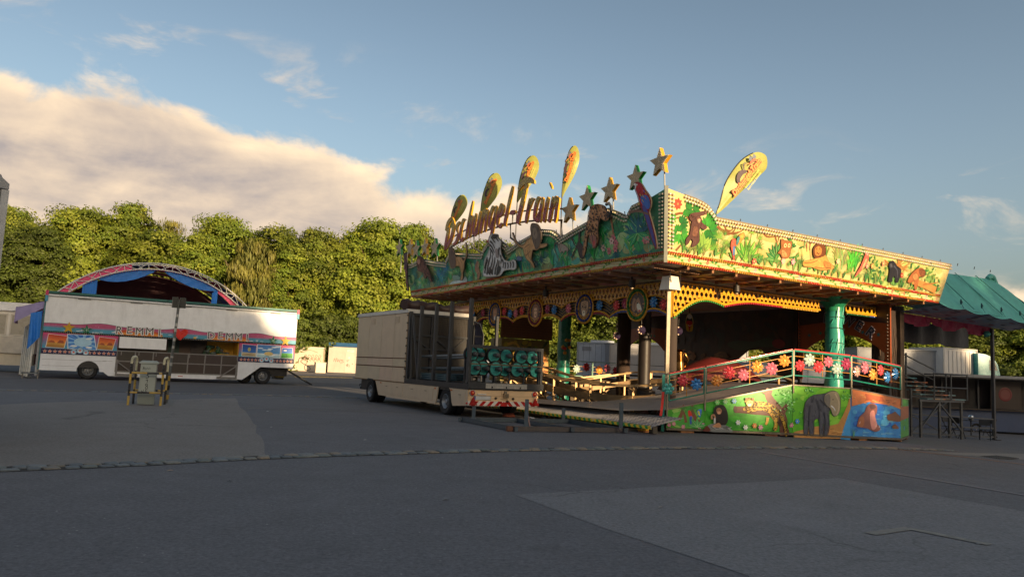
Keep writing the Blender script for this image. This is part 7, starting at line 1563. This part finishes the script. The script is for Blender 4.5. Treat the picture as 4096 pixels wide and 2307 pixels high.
for k in range(26):   # folds of the foil
    t=R.uniform(3.2,6.2); z=R.uniform(1.4,4.2); l=R.uniform(.15,.5); rr=.335
    b.pipe([(10.2+rr*math.cos(t+d_*.25),1.86+rr*math.sin(t+d_*.25),z+l*d_) for d_ in (0,.5,1)],[.01,.022,.008],L((60,160,140)),6)
b.build('foil_fold',gc,M_gloss,kind='stuff')
tr=column(13.35,1.9,.44,(52,40,34),'tree_trunk_column'); tr['label']='dark carved tree trunk column'
b=MB(RF)
for k in range(40):
    t=R.uniform(2.6,6.3); z=R.uniform(.2,3.6); rr=.44; b.pipe([(13.35+rr*math.cos(t+.1*math.sin(j*1.3+k)),1.9+rr*math.sin(t+.1*math.sin(j*1.3+k)),z+j*.25) for j in range(4)],[.015,.035,.03,.01],L((70,56,46)),6)
b.build('bark_ridge',tr,M_bark,kind='stuff')
b=MB(RF); b.box(14.0,14.26,1.6,1.86,gzr(14,1.7),ZF-.03,L((92,74,58))); b.build('corner_column',RIDE,M_wood)
column(2.3,2.1,.16,(60,50,44),'steel_column')
bc=column(8.2,16.3,.34,(40,130,112),'painted_column',wrap=True)
column(11.3,15.2,.36,(58,44,36),'tree_trunk_column')
b=MB(RF); 
for k in range(9): t=R.uniform(3.6,5.2); z=R.uniform(1.4,3.2); b.ball((8.2+.34*math.cos(t),16.3+.34*math.sin(t),z),.11,L(R.choice([(214,150,40),(20,50,44),(200,60,60),(200,210,190),(90,170,150)])))
b.build('floral_paint',bc,M_gloss,kind='stuff')
# hanging flower lamps under the ceiling and a bird head board
for a,c,z in ((3.2,4.6,3.15),(4.6,4.2,3.2),(4.3,7.3,3.05),(2.8,7.6,3.9)):
    q=RF((a,c,z)); b=MB(); b.pipe([q+ZZ*.2,q+ZZ*(ZF-.03-z)],.012,L((60,56,50)),6); n_=8
    b.lathe(q,(-.4,-.9,0),[(.15,-.03),(.15,.03),(.0,.04)],L((50,34,60)),16)
    for k in range(n_): t=2*math.pi*k/n_; b.ball(q+Vector((-.4,-.9,0)).normalized()*.06+(U*math.cos(t)+ZZ*math.sin(t))*.13,.036,L((214,190,170)))
    b.build('hanging_lamp',RIDE,M_bulb)
pl=Plane(RF((8,9.0,0)),Vector((.9,.43,0)),Vector((.43,-.9,0))); s,t=pl.px(2757,1290); q=Paint(pl,.01,.002)
q.ell(s,t,.22,.42,(226,206,130)); q.ell(s,t-.02,.19,.37,(30,30,34)); q.blob([(s-.16,t+.05),(s+.16,t+.05),(s+.1,t-.25),(s,t-.34),(s-.1,t-.25)],(196,40,36)); q.ell(s,t+.27,.15,.11,(206,200,190)); q.blob([(s-.2,t-.1),(s-.1,t-.1),(s-.02,t-.38),(s-.16,t-.36)],(214,170,50)); q.blob([(s+.2,t-.1),(s+.1,t-.1),(s+.02,t-.38),(s+.16,t-.36)],(214,170,50)); q.stroke([(s-.08,t-.1),(s,t-.15),(s+.1,t-.09)],.03,.02,(240,220,220))
b=MB(); b.extr([pl.pt(s+.23*math.cos(k),t+.43*math.sin(k),-.03) for k in np.linspace(0,6.28,20)[:-1]],pl.n*.035,L((40,40,44))); b.pipe([pl.pt(s,t+.4),pl.pt(s,ZF-.03)],.02,BLACK,6); o=b.build('face_board',RIDE,M_gloss); q.build('painting',o)
# backdrop wall along the far side
BW_=Plane(RF((12.6,0,0)),V,-U)
def board(name,pts,col,th=.06,mt=None): b=MB(); b.extr([BW_.pt(s,t,-th) for s,t in pts],BW_.n*th,L(col)); return b.build(name,RIDE,mt or M_mural)
arch=lambda c,w_,h0,h1,n=14:[(c-w_+2*w_*k/n,h0+(h1-h0)*math.sin(math.pi*k/n)**.8) for k in range(n+1)]
dk=board('backdrop_wall',[(5.35,ZF-.05),(5.35,1.65)]+[(6.3,1.65),(6.6,2.45),(7.3,2.95),(8.0,2.9),(8.6,2.5),(8.9,1.75),(10,1.72),(11.0,1.95),(12.2,2.2),(13.2,1.65),(13.2,ZF-.05)],(54,36,30))
q=Paint(BW_,.004,.0004)
for k in range(90):
    s=R.uniform(5.5,13.0); t=R.uniform(3.1,4.5); q.ell(s,t,R.uniform(.1,.4),R.uniform(.08,.25),R.choice([(44,28,26),(64,40,32),(36,34,34),(70,50,36),(40,44,40)]),R.uniform(0,3),10)
for k in range(40): s=R.uniform(9.2,12.9); q.ell(s,R.uniform(2.1,2.8),R.uniform(.08,.3),R.uniform(.05,.15),R.choice([(120,86,54),(96,66,44),(140,104,66)]),0,10)
q.blob([(9.2,3.2),(8.6,3.35),(7.6,3.3),(6.9,3.45),(6.2,3.2),(6.6,3.05),(7.4,3.05),(8.2,2.9),(8.8,2.95)],(44,66,50)); q.blob([(6.6,3.3),(6.2,3.4),(5.9,3.2),(6.1,3.0),(6.5,3.05)],(120,30,36))
q.build('painting',dk)
for c0,c1,txt_ in ((1.15,5.3,1),(13.25,16.9,0)):
    m_=(c0+c1)/2; w_=(c1-c0)/2-.25
    ab=board('arch_board',[(c0,ZF-.08),(c0,1.7),(c0+.2,1.7),(c0+.25,2.85)]+arch(m_,w_-.05,2.85,3.55)+[(c1-.25,2.85),(c1-.2,1.7),(c1,1.7),(c1,ZF-.08)],(150,70,30))
    q=Paint(BW_,.004,.0004)
    q.put([(c0+.02,ZF-.1),(c1-.02,ZF-.1),(c1-.05,3.95),(m_,4.15),(c0+.05,3.95)],(56,36,38))
    for k in range(8): s=R.uniform(c0+.4,c1-.4); q.put(star2(s,3.62+.25*math.sin((s-c0)/(c1-c0)*3.14)-.18,.10,.45,R.uniform(0,90)),R.choice([(40,110,120),(130,40,40),(50,120,90)]))
    q.build('painting',ab)
    if txt_:
        for i,ch in enumerate('POWER'):
            t=i/4; s=m_+.78-1.95*t+ -.12; z=4.12-.62*t*t+.1; b=MB()
            for off,col,d_ in ((.03,(150,140,150),.05),(.0,(44,46,70),.06)):
                vs,fs=txt(ch,.55,off,.012); ro=.15+.55*t; b.add([BW_.pt(s-(x*math.cos(-ro)-y*math.sin(-ro)),z+x*math.sin(-ro)+y*math.cos(-ro),d_+zz_) for x,y,zz_ in vs],fs,L(col))
            b.build('letter',ab,M_gloss)
    for s in (c0+.1,c1-.1):
        b=MB()
        for k in range(20): b.ball(BW_.pt(s,1.8+k*.13,.03),.04,L((96,84,76)))
        b.build('bulb_column',ab,M_bulb,kind='stuff')
b=MB(RF)
for y in (1.3,5.3,9.2,13.2,16.8): b.box(12.66,12.78,y-.06,y+.06,gzr(12.7,y),ZF-.04,L((48,42,38)))
b.box(12.66,12.74,1.3,16.8,1.45,1.56,L((48,42,38))); b.build('backdrop_frame',RIDE,M_dark)
# booth with painted front and brown shutter
BP=Plane(RF((3.4,14.6,0)),U,-V)
b=MB(RF); b.box(3.4,6.1,14.6,15.6,1.0,3.0,L((120,110,60))); b.box(3.5,6.0,14.7,15.5,gzr(4,15),1.0,L((50,46,42))); bo=b.build('booth',RIDE,M_mural); q=Paint(BP,.003,.0005)
for k in range(60): q.ell(R.uniform(.2,2.5),R.uniform(1.15,2.85),R.uniform(.08,.2),R.uniform(.06,.13),R.choice([(120,140,40),(70,110,36),(160,150,50),(190,150,60),(40,70,30),(206,160,80)]),R.uniform(0,3),9)
q.stroke([(.3,2.7),(.7,2.8),(1.0,2.5),(.6,2.3),(.9,2.1)],.14,.06,(196,160,70)); q.blob([(1.9,1.2),(2.6,1.2),(2.6,2.1),(2.2,2.3),(1.9,2.0)],(206,140,80)); q.ell(2.3,1.9,.14,.10,(40,34,24)); q.stroke([(2.1,1.55),(2.3,1.5),(2.5,1.58)],.05,.04,(120,50,40)); q.build('painting',bo)
b=MB(RF); b.box(3.3,6.2,14.52,14.58,3.02,4.05,L((112,76,52))); 
for k in range(8): b.box(3.32,6.18,14.505,14.52,3.04+k*.125,3.06+k*.125,L((90,60,42)))
b.build('booth_shutter',RIDE,M_paint)
b=MB(RF); b.box(1.3,2.9,15.6,15.7,2.1,4.3,L((96,104,140))); b.box(1.3,2.9,15.58,15.6,3.0,3.05,L((170,170,170))); b.box(2.05,2.1,15.58,15.6,2.1,4.3,L((170,150,140))); b.box(1.35,2.0,15.57,15.6,2.15,2.9,L((120,60,90))); b.box(1.4,2.8,15.65,15.75,gzr(2,15.7),2.1,L((50,50,54))); b.build('side_panel',RIDE,M_gloss)
# track: ring beams on posts with diagonal braces
TRK_=thing('ride_track',RF((RCt[0],RCt[1],gzr(*RCt))),'hilly steel ring track on lattice posts inside the ride','track'); GS=L((150,124,88)); GS2=L((120,98,70))
zt1=lambda th:1.28+.30*math.sin(math.radians(th*3-25)); P3=lambda th,r_,z:(RCt[0]+r_*math.cos(math.radians(th)),RCt[1]+r_*math.sin(math.radians(th)),z)
TH=list(range(0,361,8))
for r_,dz,w_,h_ in ((5.9,.18,.20,.07),(5.9,-.28,.10,.24),(4.6,.18,.20,.07),(4.6,-.28,.10,.2)):
    b=MB(RF)
    for a,c in zip(TH,TH[1:]): b.beam(P3(a,r_,zt1(a)+dz),P3(c+.6,r_,zt1(c)+dz),w_,h_,GS if dz>0 else GS2)
    b.build('rail_beam',TRK_,M_steel)
for k,th in enumerate(range(0,360,15)):
    b=MB(RF); g_=gzr(*RCt); b.box(0,0,0,0,0,0,GS) if False else None
    for r_ in (4.6,5.9): b.beam(P3(th,r_,g_),P3(th,r_,zt1(th)+.16),.07,.07,GS)
    b.beam(P3(th,5.9,zt1(th)-.35),P3(th,4.6,.25),.05,.05,GS2); b.beam(P3(th,4.6,zt1(th)+.12),P3(th,5.9,zt1(th)+.12),.06,.05,GS2)
    b.beam(P3(th,5.95,.2),P3(th+14,5.95,zt1(th+14)-.3),.05,.05,GS2) if k%2 else b.beam(P3(th,5.95,zt1(th)-.3),P3(th+14,5.95,.2),.05,.05,GS2)
    b.build('track_post',TRK_,M_steel)
b=MB(RF); pts=[P3(a,6.5,zt_(max(150,min(310,a)))-.16) for a in range(186,300,6)]; b.pipe(pts,.05,L((30,28,26)),6); b.build('cable_hose',TRK_,M_rub)
for k in range(9):
    th=195+k*8; b=MB(RF)
    for j in range(5): b.ball(P3(th+R.uniform(-3,3),5.2+R.uniform(-.3,.3),.28+R.uniform(-.08,.1)),R.uniform(.16,.26),tuple(c*R.uniform(.7,1.2) for c in L((112,90,70))))
    b.build('sack',None,M_cloth,'brown cloth sack stowed under the ring track of the ride','sack','sacks under the ring track')
# centre drum, spokes and brass cylinder
b=MB(RF); b.lathe(P3(0,0,0),(0,0,1),[(.5,0),(.5,.9),(.26,1.0),(.26,ZF-.1)],L((40,34,32)),18); b.build('centre_mast',RIDE,M_dark)
q=gnd(2717,1600); pc=Plane(RF((3.1,3.2,0)),Vector((1,0,0)),Vector((0,-1,0))); s,t0=pc.px(2718,1478); _,t1=pc.px(2712,1398)
b=MB(); c=pc.pt(s,t0); hh=t1-t0; PR=[(.17,0),(.17,.06)]
for k in range(9): PR+=[(.165,.06+hh*.06*k+.2),(.18,.075+hh*.06*k+.2),(.165,.09+hh*.06*k+.2)]
PR+=[(.14,hh*.92),(.10,hh*.95),(.2,hh*.97),(.22,hh),(0,hh+.02)]
b.lathe(c,(-.05,0,1),PR,L((150,112,64)),18); b.lathe(c,(0,0,1),[(.4,-.08),(.5,-.02),(.3,.0),(.0,.02)],L((90,62,40)),18); b.pipe([c+Vector((.17,0,.1)),c+Vector((.26,-.05,hh*.5)),c+Vector((.2,0,hh*.85))],.05,L((140,104,60)),8)
cb=pc.pt(s,t0); b.pipe([Vector((cb.x,cb.y,.5)),cb],.08,L((70,60,50)),8); b.build('brass_cylinder',RIDE,M_chrome)
# far railing with flowers, far walkway
FRp=Plane(RF((0,16.2,0)),U,-V)
b=MB(RF); b.box(8.4,13,15.9,17.2,1.20,1.30,L((110,96,80))); b.box(8.5,12.9,16,17.1,gzr(10,16),1.2,L((96,84,70))); b.build('far_walkway',RIDE,M_steel)
for s0,s1,fl_ in ((8.5,10.0,((8.95,'w'),(9.6,'r'))),(10.05,12.4,((10.45,'o'),(11.0,'p'),(11.6,'r'),(12.1,'c')))):
    b=MB(); 
    for z in (1.36,2.12): b.pipe([FRp.pt(s0,z),FRp.pt(s1,z)],.025,L((150,190,170)),6)
    for z in (1.6,1.86): b.pipe([FRp.pt(s0,z),FRp.pt(s1,z)],.012,L((214,180,130)),6)
    for s in (s0,s1): b.pipe([FRp.pt(s,1.3),FRp.pt(s,2.12)],.025,L((150,190,170)),6)
    o=b.build('far_railing',RIDE,M_gloss)
    for i,(s,k) in enumerate(fl_): flower(o,FRp.pt(s,1.72+.12*(i%2),.04),-V,k,8,1.25)
b=MB()
for z in (1.5,2.1): b.pipe([FRp.pt(12.4,z,-.1),FRp.pt(18.5,z,-.1)],.02,BLACK,6)
for s in np.linspace(12.5,18.5,5): b.pipe([FRp.pt(s,gzr(s,16),-.1),FRp.pt(s,2.1,-.1)],.02,BLACK,6)
b.build('black_railing',RIDE,M_dark)
# ride cars under a cover: dark red hump behind the front railing
CV=thing('covered_cars',RF((7.5,2.2,1.2)),'row of ride cars under a dark red cover behind the flower railing','ride cars'); b=MB(RF); n_=20; vs=[]
for i in range(n_+1):
    th=234+38*i/n_; zz_=zt_(th)+.12
    for j in range(9):
        t=j/8; r_=6.3-1.5*t; vs.append(P3(th,r_,zz_+.72*math.sin(math.pi*t)**.6*(math.sin(math.pi*i/n_)**.4 if 0<i<n_ else .02)))
b.add(vs,[(i*9+j,i*9+j+1,(i+1)*9+j+1,(i+1)*9+j) for i in range(n_) for j in range(8)],L((84,26,24)),sm=True); b.build('cover',CV,M_cloth)
for i in range(5):
    th=238+7.5*i; b=MB(RF); b.beam(P3(th,6.2,zt_(th)+.05),P3(th,4.7,zt_(th)+.05),.1,.12,L((60,50,46))); b.build('car_frame',CV,M_dark)
# ================================================================ TENT EXTENSION (right)
TN=thing('tarpaulin_tent',RF((17.5,2,gzr(17.5,2))),'teal tarpaulin roof with dark red inner curtain at the end of the ride','tent'); TG=L((92,176,162))
def patch(name,pts,nu,nv,col,sag=.06,parent=TN,mt=None,noisea=.03,two=True):
    A,B,C_,D_=[Vector(RF(q)) for q in pts]; vs=[]
    nrm=(B-A).cross(D_-A).normalized()
    for i in range(nu+1):
        for j in range(nv+1):
            u_,v_=i/nu,j/nv; p_=A.lerp(B,u_).lerp(D_.lerp(C_,u_),v_); vs.append(p_-ZZ*(sag*math.sin(math.pi*u_)*.3*(1-v_)+sag*abs(math.sin(u_*5*math.pi))*(1-v_)*.9)+nrm*noisea*math.sin(u_*11+v_*4)*v_*(1-v_)*4)
    b=MB(); b.add(vs,[(i*(nv+1)+j,i*(nv+1)+j+1,(i+1)*(nv+1)+j+1,(i+1)*(nv+1)+j) for i in range(nu) for j in range(nv)],col,sm=True); return b.build(name,parent,mt or M_cloth)
patch('roof_sheet',[(13.9,-.05,4.76),(22.6,-.05,4.52),(20.9,1.5,6.5),(14.3,1.45,6.30)],30,12,TG,.12,noisea=.07)
patch('hip_sheet',[(22.6,-.05,4.52),(25.6,1.5,4.9),(25.0,3.5,5.0),(20.9,1.5,6.5)],12,8,TG,.08,noisea=.08)
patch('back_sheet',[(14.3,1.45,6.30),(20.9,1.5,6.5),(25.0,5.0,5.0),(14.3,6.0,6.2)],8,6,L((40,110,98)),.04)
for u_ in (.27,.52,.77):
    b=MB(); pa=Vector(RF((13.9+8.7*u_,-.07,4.79-.22*u_))); pb=Vector(RF((14.3+6.6*u_,1.44,6.36+.2*u_))); b.beam(pa+ZZ*.0,pb,.05,.03,L((70,140,130))); b.build('seam',TN,M_cloth)
b=MB(RF); b.pipe([(20.5,1.5,6.5),(20.75,1.5,6.62),(20.95,1.5,6.6),(21.1,1.4,6.3)],[.10,.13,.12,.06],TG,8); b.build('ridge_bunch',TN,M_cloth)
for u_ in (.18,.36,.54,.72,.90):
    b=MB(); a=Vector(RF((13.9+8.7*u_,-.09,4.74-.22*u_))); t_=Vector(RF((14.3+6.6*u_,1.4,6.3+.2*u_))); 
    p_=a.lerp(t_,.10); b.pipe([p_-V*.03,p_-V*.05+ZZ*.08,p_-V*.03+ZZ*.2],[.02,.05,.02],L((20,70,76)),6); b.beam(p_-V*.02+ZZ*.1,a-ZZ*.02,.03,.01,L((24,60,90))); b.build('tie',TN,M_cloth)
# underside: painted ceiling strips and curtain
for k in range(6):
    b=MB(RF); x0_,x1_=14.0+k*1.45,14.0+(k+1)*1.45; zf_=lambda x:4.72-.024*(x-13.9)
    c=L(R.choice([(190,180,186),(160,172,190),(200,166,172)]))
    b.add([(x0_+.01,.02,zf_(x0_)),(x1_-.01,.02,zf_(x1_)),(x1_-.01,1.7,zf_(x1_)-.18),(x0_+.01,1.7,zf_(x0_)-.18)],[(3,2,1,0)],c)
    for j in range(7): a=R.uniform(x0_,x1_-.5); y=.1+j*.22; b.add([(a,y,zf_(a)-.01-.107*y),(a+.45,y,zf_(a)-.02-.107*y),(a+.4,y+.12,zf_(a)-.022-.107*(y+.12)),(a+.05,y+.12,zf_(a)-.012-.107*(y+.12))],[(3,2,1,0)],L(R.choice([(60,50,70),(150,60,80),(60,90,110),(170,170,176)])))
    b.build('ceiling_panel',TN,M_mural)
b=MB(RF); n_=48; vs=[]
for i in range(n_+1):
    t=i/n_; x=14.2+6.9*t; sg=abs(math.sin(t*3*math.pi))**.7
    for j in range(6): v_=j/5; vs.append((x,1.72+.10*math.sin(i*.9)*v_+.05*math.sin(i*2.3+j),4.52-.02*(x-14.2)-(.20+.26*sg)*v_))
b.add(vs,[(i*6+j,i*6+j+1,(i+1)*6+j+1,(i+1)*6+j) for i in range(n_) for j in range(5)],L((176,40,84)),sm=True); b.build('inner_curtain',TN,M_cloth)
b=MB(RF); n_=20; vs=[]
for i in range(n_+1):
    t=i/n_
    for j in range(4): vs.append((14.0+9*t,3.6+.08*math.sin(i*1.7),4.5-.9*j/3-.10*abs(math.sin(t*9))*j/3))
b.add(vs,[(i*4+j,i*4+j+1,(i+1)*4+j+1,(i+1)*4+j) for i in range(n_) for j in range(3)],L((30,26,34)),sm=True); b.build('back_curtain',TN,M_cloth)
b=MB(RF); b.box(20.72,20.84,1.44,1.56,gzr(20.8,1.5)-.02,4.3,L((84,84,86))); b.box(20.6,20.96,1.3,1.7,gzr(20.8,1.5),gzr(20.8,1.5)+.03,L((60,56,52))); b.ball((20.55,1.6,4.05),.16,TG); b.build('tent_post',TN,M_steel)
# staircase and substructure
SCs=thing('side_staircase',RF((16,2,gzr(16,2))),'steel side stairs with painted treads and tube railing at the end of the ride','stairs'); SGc=L((96,98,100))
for k in range(6):
    b=MB(RF); z=1.13+k*.16; y=.9+k*.30; b.box(14.6+k*.05,17.4-k*.22,y,y+.30,z,z+.04,L((110,140,142)))
    for j in range(7): a=R.uniform(14.7,16.2); b.box(a,a+R.uniform(.3,.8),y-.004,y,z+.004,z+.036,L(R.choice([(196,110,60),(60,130,140),(190,150,110)]))); b.box(a,a+R.uniform(.2,.7),y+.02,y+.28,z+.0405,z+.042,L(R.choice([(196,120,70),(70,140,150),(180,170,150)])))
    b.build('tread',SCs,M_paint)
b=MB(RF)
rl=lambda a,c,r_=.028:b.pipe([a,c],r_,SGc,6)
for h in (.45,1.0): rl((17.4,.9,1.16+h),(17.4,2.6,1.16+h+.0)); rl((15.0,.85,1.16+h),(17.4,.85,1.16+h))
for x,y in ((15.0,.85),(16.2,.85),(17.4,.85),(17.4,1.7),(17.4,2.6)): rl((x,y,1.13),(x,y,2.18))
for h in (.2,.6,1.05): rl((14.9,3.2,2.6+h-.2),(17.4,2.2,1.3+h))
rl((14.9,3.2,2.0),(14.9,3.2,3.5)); rl((16.2,2.7,1.6),(16.2,2.7,3.0),.045); b.build('hand_rail',SCs,M_steel)
b=MB(RF)
for x in (14.3,15.6,17.2): b.beam((x,1.0,gzr(x,1)),(x,1.0,1.12),.08,.08,SGc)
b.beam((14.3,1.0,.0),(15.6,1.0,1.0),.05,.05,SGc); b.beam((15.6,1.0,1.0),(17.2,1.0,-.1),.05,.05,SGc); b.beam((14.2,1,1.08),(17.4,1,1.08),.08,.08,SGc); b.build('stair_frame',SCs,M_steel)
for u0,u1,vv in ((14.5,17.25,1.5),(17.25,20.75,1.5),(14.5,17.25,3.6)):
    ga=gzr(u0,vv); o=thing('scaffold_bay',RF((u0,vv,ga)),'bare steel scaffold bay between the stairs and the tent post' if vv<2 and u0<17 else ('low rail bay beside the tent post' if vv<2 else 'steel scaffold bay behind the side stairs'),'scaffold'); b=MB(RF)
    gb=gzr(u1,vv); h=1.55 if u0<17 else .45
    b.beam((u0,vv,ga),(u0,vv,ga+h+.3),.07,.07,SGc); b.beam((u1,vv,gb),(u1,vv,gb+h+.35 if u0<17 else gb+.9),.09,.09,SGc); o1=b.build('upright',o,M_steel)
    b=MB(RF); b.beam((u0,vv,ga+h),(u1,vv,gb+h+.05),.06,.06,SGc); b.beam((u0,vv,ga+.12),(u1,vv,gb+.12),.06,.06,SGc); 
    if u0<17: b.beam((u0,vv,ga+h*.55),(u1,vv,gb+h*.55),.05,.05,SGc)
    b.build('ledger',o,M_steel)
    if u0<17: b=MB(RF); b.beam((u0,vv,ga+.15),(u1,vv,gb+h),.05,.05,SGc); b.beam((u0+.2,vv+.05,ga+h*.5),(u1-.2,vv+.05,gb+.15),.04,.04,SGc); b.build('diagonal',o,M_steel)
    else: b=MB(RF); b.beam((u0,vv,ga+.9),(u1,vv,gb+.88),.05,.05,SGc); b.build('top_rail',o,M_steel)
# ================================================================ dark food stall behind the tent
q=atD(3440,1600,41); g_=gz(22,41); D0=Vector((19.5,41,g_)); DS=thing('dark_stall',D0,'long dark blue stall with open hatch and pale roof edge behind the tent','stall'); F=frame((19.5,41,0),Vector((1,.02,0)).normalized(),Vector((-.02,1,0)).normalized()); zt=2.38; NB=L((60,76,108))
b=MB(F); b.box(0,13.5,0,3,-.62,.55,NB); b.box(0,13.5,.6,3,0.55,2.2,L((28,30,36))); b.box(12.0,13.5,0,.6,.55,2.2,NB); b.build('body',DS,M_paint)
b=MB(F); b.box(-.2,14,-.9,3.2,zt-.14,zt,L((150,152,154))); b.box(-.2,14,-.88,3.1,zt-.2,zt-.14,L((60,60,62))); b.build('roof',DS,M_paint)
for k in range(6):
    b=MB(F); b.box(.1+k*2.0,.18+k*2.0,-.02,.06,.55,2.2,L((52,54,58))); b.build('hatch_post',DS,M_dark)
b=MB(F); b.box(0,12,-.25,.0,.50,.56,L((70,60,52))); b.build('counter',DS,M_wood)
for k in range(4): b=MB(F); b.box(.4+k*3,3.0+k*3,.54,.6,.75,2.05,L((48,40,40))); b.build('inner_board',DS,M_wood)
b=MB(F); b.box(6.8,8.5,-.05,-.03,.6,2.1,L((56,44,40))); b.lathe((7.6,-.051,1.4),(0,-1,0),[(.38,0),(.34,.01),(0,.012)],L((110,36,40)),20); b.lathe((7.6,-.056,1.4),(0,-1,0),[(.26,.008),(0,.012)],L((120,60,58)),20); b.build('menu_board',DS,M_paint)
for x in (1.5,6,11): wheel(DS,F((x,.1,-.55+.0)),Vector((0,-1,0)),.35,.25)
b=MB(F); b.box(.2,13.3,.3,2.8,-.78,-.62,L((30,30,32))); b.build('chassis',DS,M_dark)
# bistro tables and chairs in front of it
def bistro(x,y):
    g_=gz(x,y); o=thing('bistro_table',(x,y,g_),'small round bistro table with a silver pot in front of the dark stall','table'); b=MB(); c=Vector((x,y,g_)); b.lathe(c,(0,0,1),[(.25,0),(.25,.02),(.03,.04),(.03,.70),(.36,.72),(.36,.74),(0,.74)],L((44,46,50)),18); b.build('table_body',o,M_dark)
    b=MB(); b.lathe(c+ZZ*.74,(0,0,1),[(.10,0),(.13,.12),(.10,.2),(.03,.24),(0,.24)],L((190,190,190)),14); b.build('silver_pot',None,M_chrome,'silver pot standing on the bistro table','pot')
def fold_chair(x,y,a):
    g_=gz(x,y); o=thing('folding_chair',(x,y,g_),'dark folding chair in front of the dark stall','chair','folding chairs by the dark stall'); F=frame((x,y,g_),Vector((math.cos(a),math.sin(a),0)),Vector((-math.sin(a),math.cos(a),0))); c=L((38,40,44))
    for s_ in (-.2,.2):
        b=MB(F); b.beam((s_,-.22,0),(s_,.2,.85),.025,.025,c); b.build('leg',o,M_dark); b=MB(F); b.beam((s_*.9,.24,0),(s_*.9,-.18,.45),.025,.025,c); b.build('leg',o,M_dark)
    b=MB(F); b.box(-.2,.2,-.2,.2,.43,.46,c); b.build('seat',o,M_dark); b=MB(F); b.box(-.2,.2,.13,.16,.62,.86,c); b.build('backrest',o,M_dark)
q=gnd(3885,1745); bistro(q.x,q.y)
for x,y,a in ((3795,1745,.4),(3940,1760,2.6),(3960,1748,-1.2),(3830,1752,2.0)): q=gnd(x,y); fold_chair(q.x,q.y,a)
# ================================================================ lorry with containers, trailers far behind
def box_on(name,label,px0,px1,yt,yb,D,dep,col,dirn=Vector((1,0,0)),rib=0,cat='container',par=None):
    a=atD(px0,yt,D); zt_2=a.z; z0_=atD(px0,yb,D).z; n_=Vector((-dirn.y,dirn.x,0)); pl_=Plane(Vector((a.x,a.y,0)),dirn,-n_); w_=pl_.px(px1,yt)[0]
    o=thing(name,(a.x,a.y,gz(a.x,a.y)),label,cat); F=frame((a.x,a.y,0),dirn,n_); b=MB(F); b.box(0,w_,0,dep,z0_,zt_2,col); b.build('body',o,M_paint)
    if rib:
        m_=int(w_/rib)
        for k in range(m_): b=MB(F); b.box((k+.2)*w_/m_,(k+.7)*w_/m_,-.05,-.001,z0_+.12,zt_2-.12,col); b.build('corrugation',o,M_paint)
    b=MB(F); b.box(-.05,w_+.05,-.06,dep+.05,zt_2,zt_2+.08,tuple(c*.8 for c in col)); b.box(-.04,.06,-.055,-.001,z0_,zt_2,tuple(c*.7 for c in col)); b.box(w_-.06,w_+.04,-.055,-.001,z0_,zt_2,tuple(c*.7 for c in col)); b.build('frame',o,M_paint)
    g_=gz(a.x,a.y); b=MB(F); b.box(.2,w_-.2,.3,dep-.3,g_+.5,z0_,L((50,50,52))); b.build('chassis',o,M_dark)
    for x in (w_*.2,w_*.8): wheel(o,F((x,.2,g_+.45)),-n_,.45,.3)
    return o,F,w_,z0_,zt_2,n_
o,F,w_,z0_,zt,n_=box_on('grey_container','grey container body on wheels behind the side stairs',3430,3768,1392,1492,50,2.5,L((132,136,142)))
o,F,w_,z0_,zt,n_=box_on('white_container','white corrugated container catching the sun beside the teal cab',3772,3905,1393,1494,49.5,2.5,L((214,210,204)),Vector((.93,.37,0)),.36)
q=atD(3912,1412,50); z0_=atD(3912,1494,50).z; TC=thing('lorry_cab',(q.x,q.y,gz(q.x,q.y)),'teal lorry cab with rounded roof next to the white container','lorry'); F=frame((q.x,q.y,0),Vector((1,0,0)),Vector((0,1,0))); g_=gz(q.x,q.y)
pf=[(0,g_+.5),(0,q.z),(.5,q.z-.05),(1.0,q.z-.25),(1.3,q.z-.7),(1.45,z0_+.0),(1.5,g_+.5)]
b=MB(F); b.extr([(x,2.4,z) for x,z in pf],(0,-2.4,0),L((70,146,150))); b.build('cab_body',TC,M_gloss)
b=MB(F); b.extr([(.75,-.004,q.z-.42),(1.15,-.004,q.z-.62),(1.28,-.004,q.z-1.1),(.75,-.004,q.z-1.1)],(0,-.012,0),L((30,40,46))); b.build('window',TC,M_gloss); wheel(TC,F((.75,.1,g_+.45)),Vector((0,-1,0)),.45,.3)
# white trailers seen through the ride
for nm,lb,a0,a1,yt,yb,D,c,dn in (('white_trailer','white trailer with roof hatch seen through the ride beside the painted column',2312,2432,1372,1560,52,(150,156,166),Vector((.85,-.52,0))),('grey_trailer','long grey trailer with vent seen behind the ride track',2440,2990,1375,1570,50,(128,128,132),Vector((.98,.2,0))),('white_trailer','low white trailer seen below the backdrop of the ride',3010,3560,1452,1570,47,(190,190,192),Vector((.99,.1,0)))):
    o,F,w_,z0_,zt,n_=box_on(nm,lb,a0,a1,yt,yb,D,2.5,L(c),dn,0,'trailer')
    b=MB(F); b.box(w_*.3,w_*.3+1.3,.6,1.7,zt+.08,zt+.26,L((170,176,186))); b.build('roof_hatch',o,M_paint)
    b=MB(F)
    for k in range(5): b.box(w_*.15,w_*.15+.7,-.02,-.001,zt-.5+k*.06,zt-.47+k*.06,L((100,100,104)))
    b.build('vent',o,M_dark)
    for k in range(1,5): b=MB(F); b.box(w_*k/5-.01,w_*k/5+.01,-.012,-.001,z0_,zt,L((110,112,116))); b.build('seam',o,M_dark)
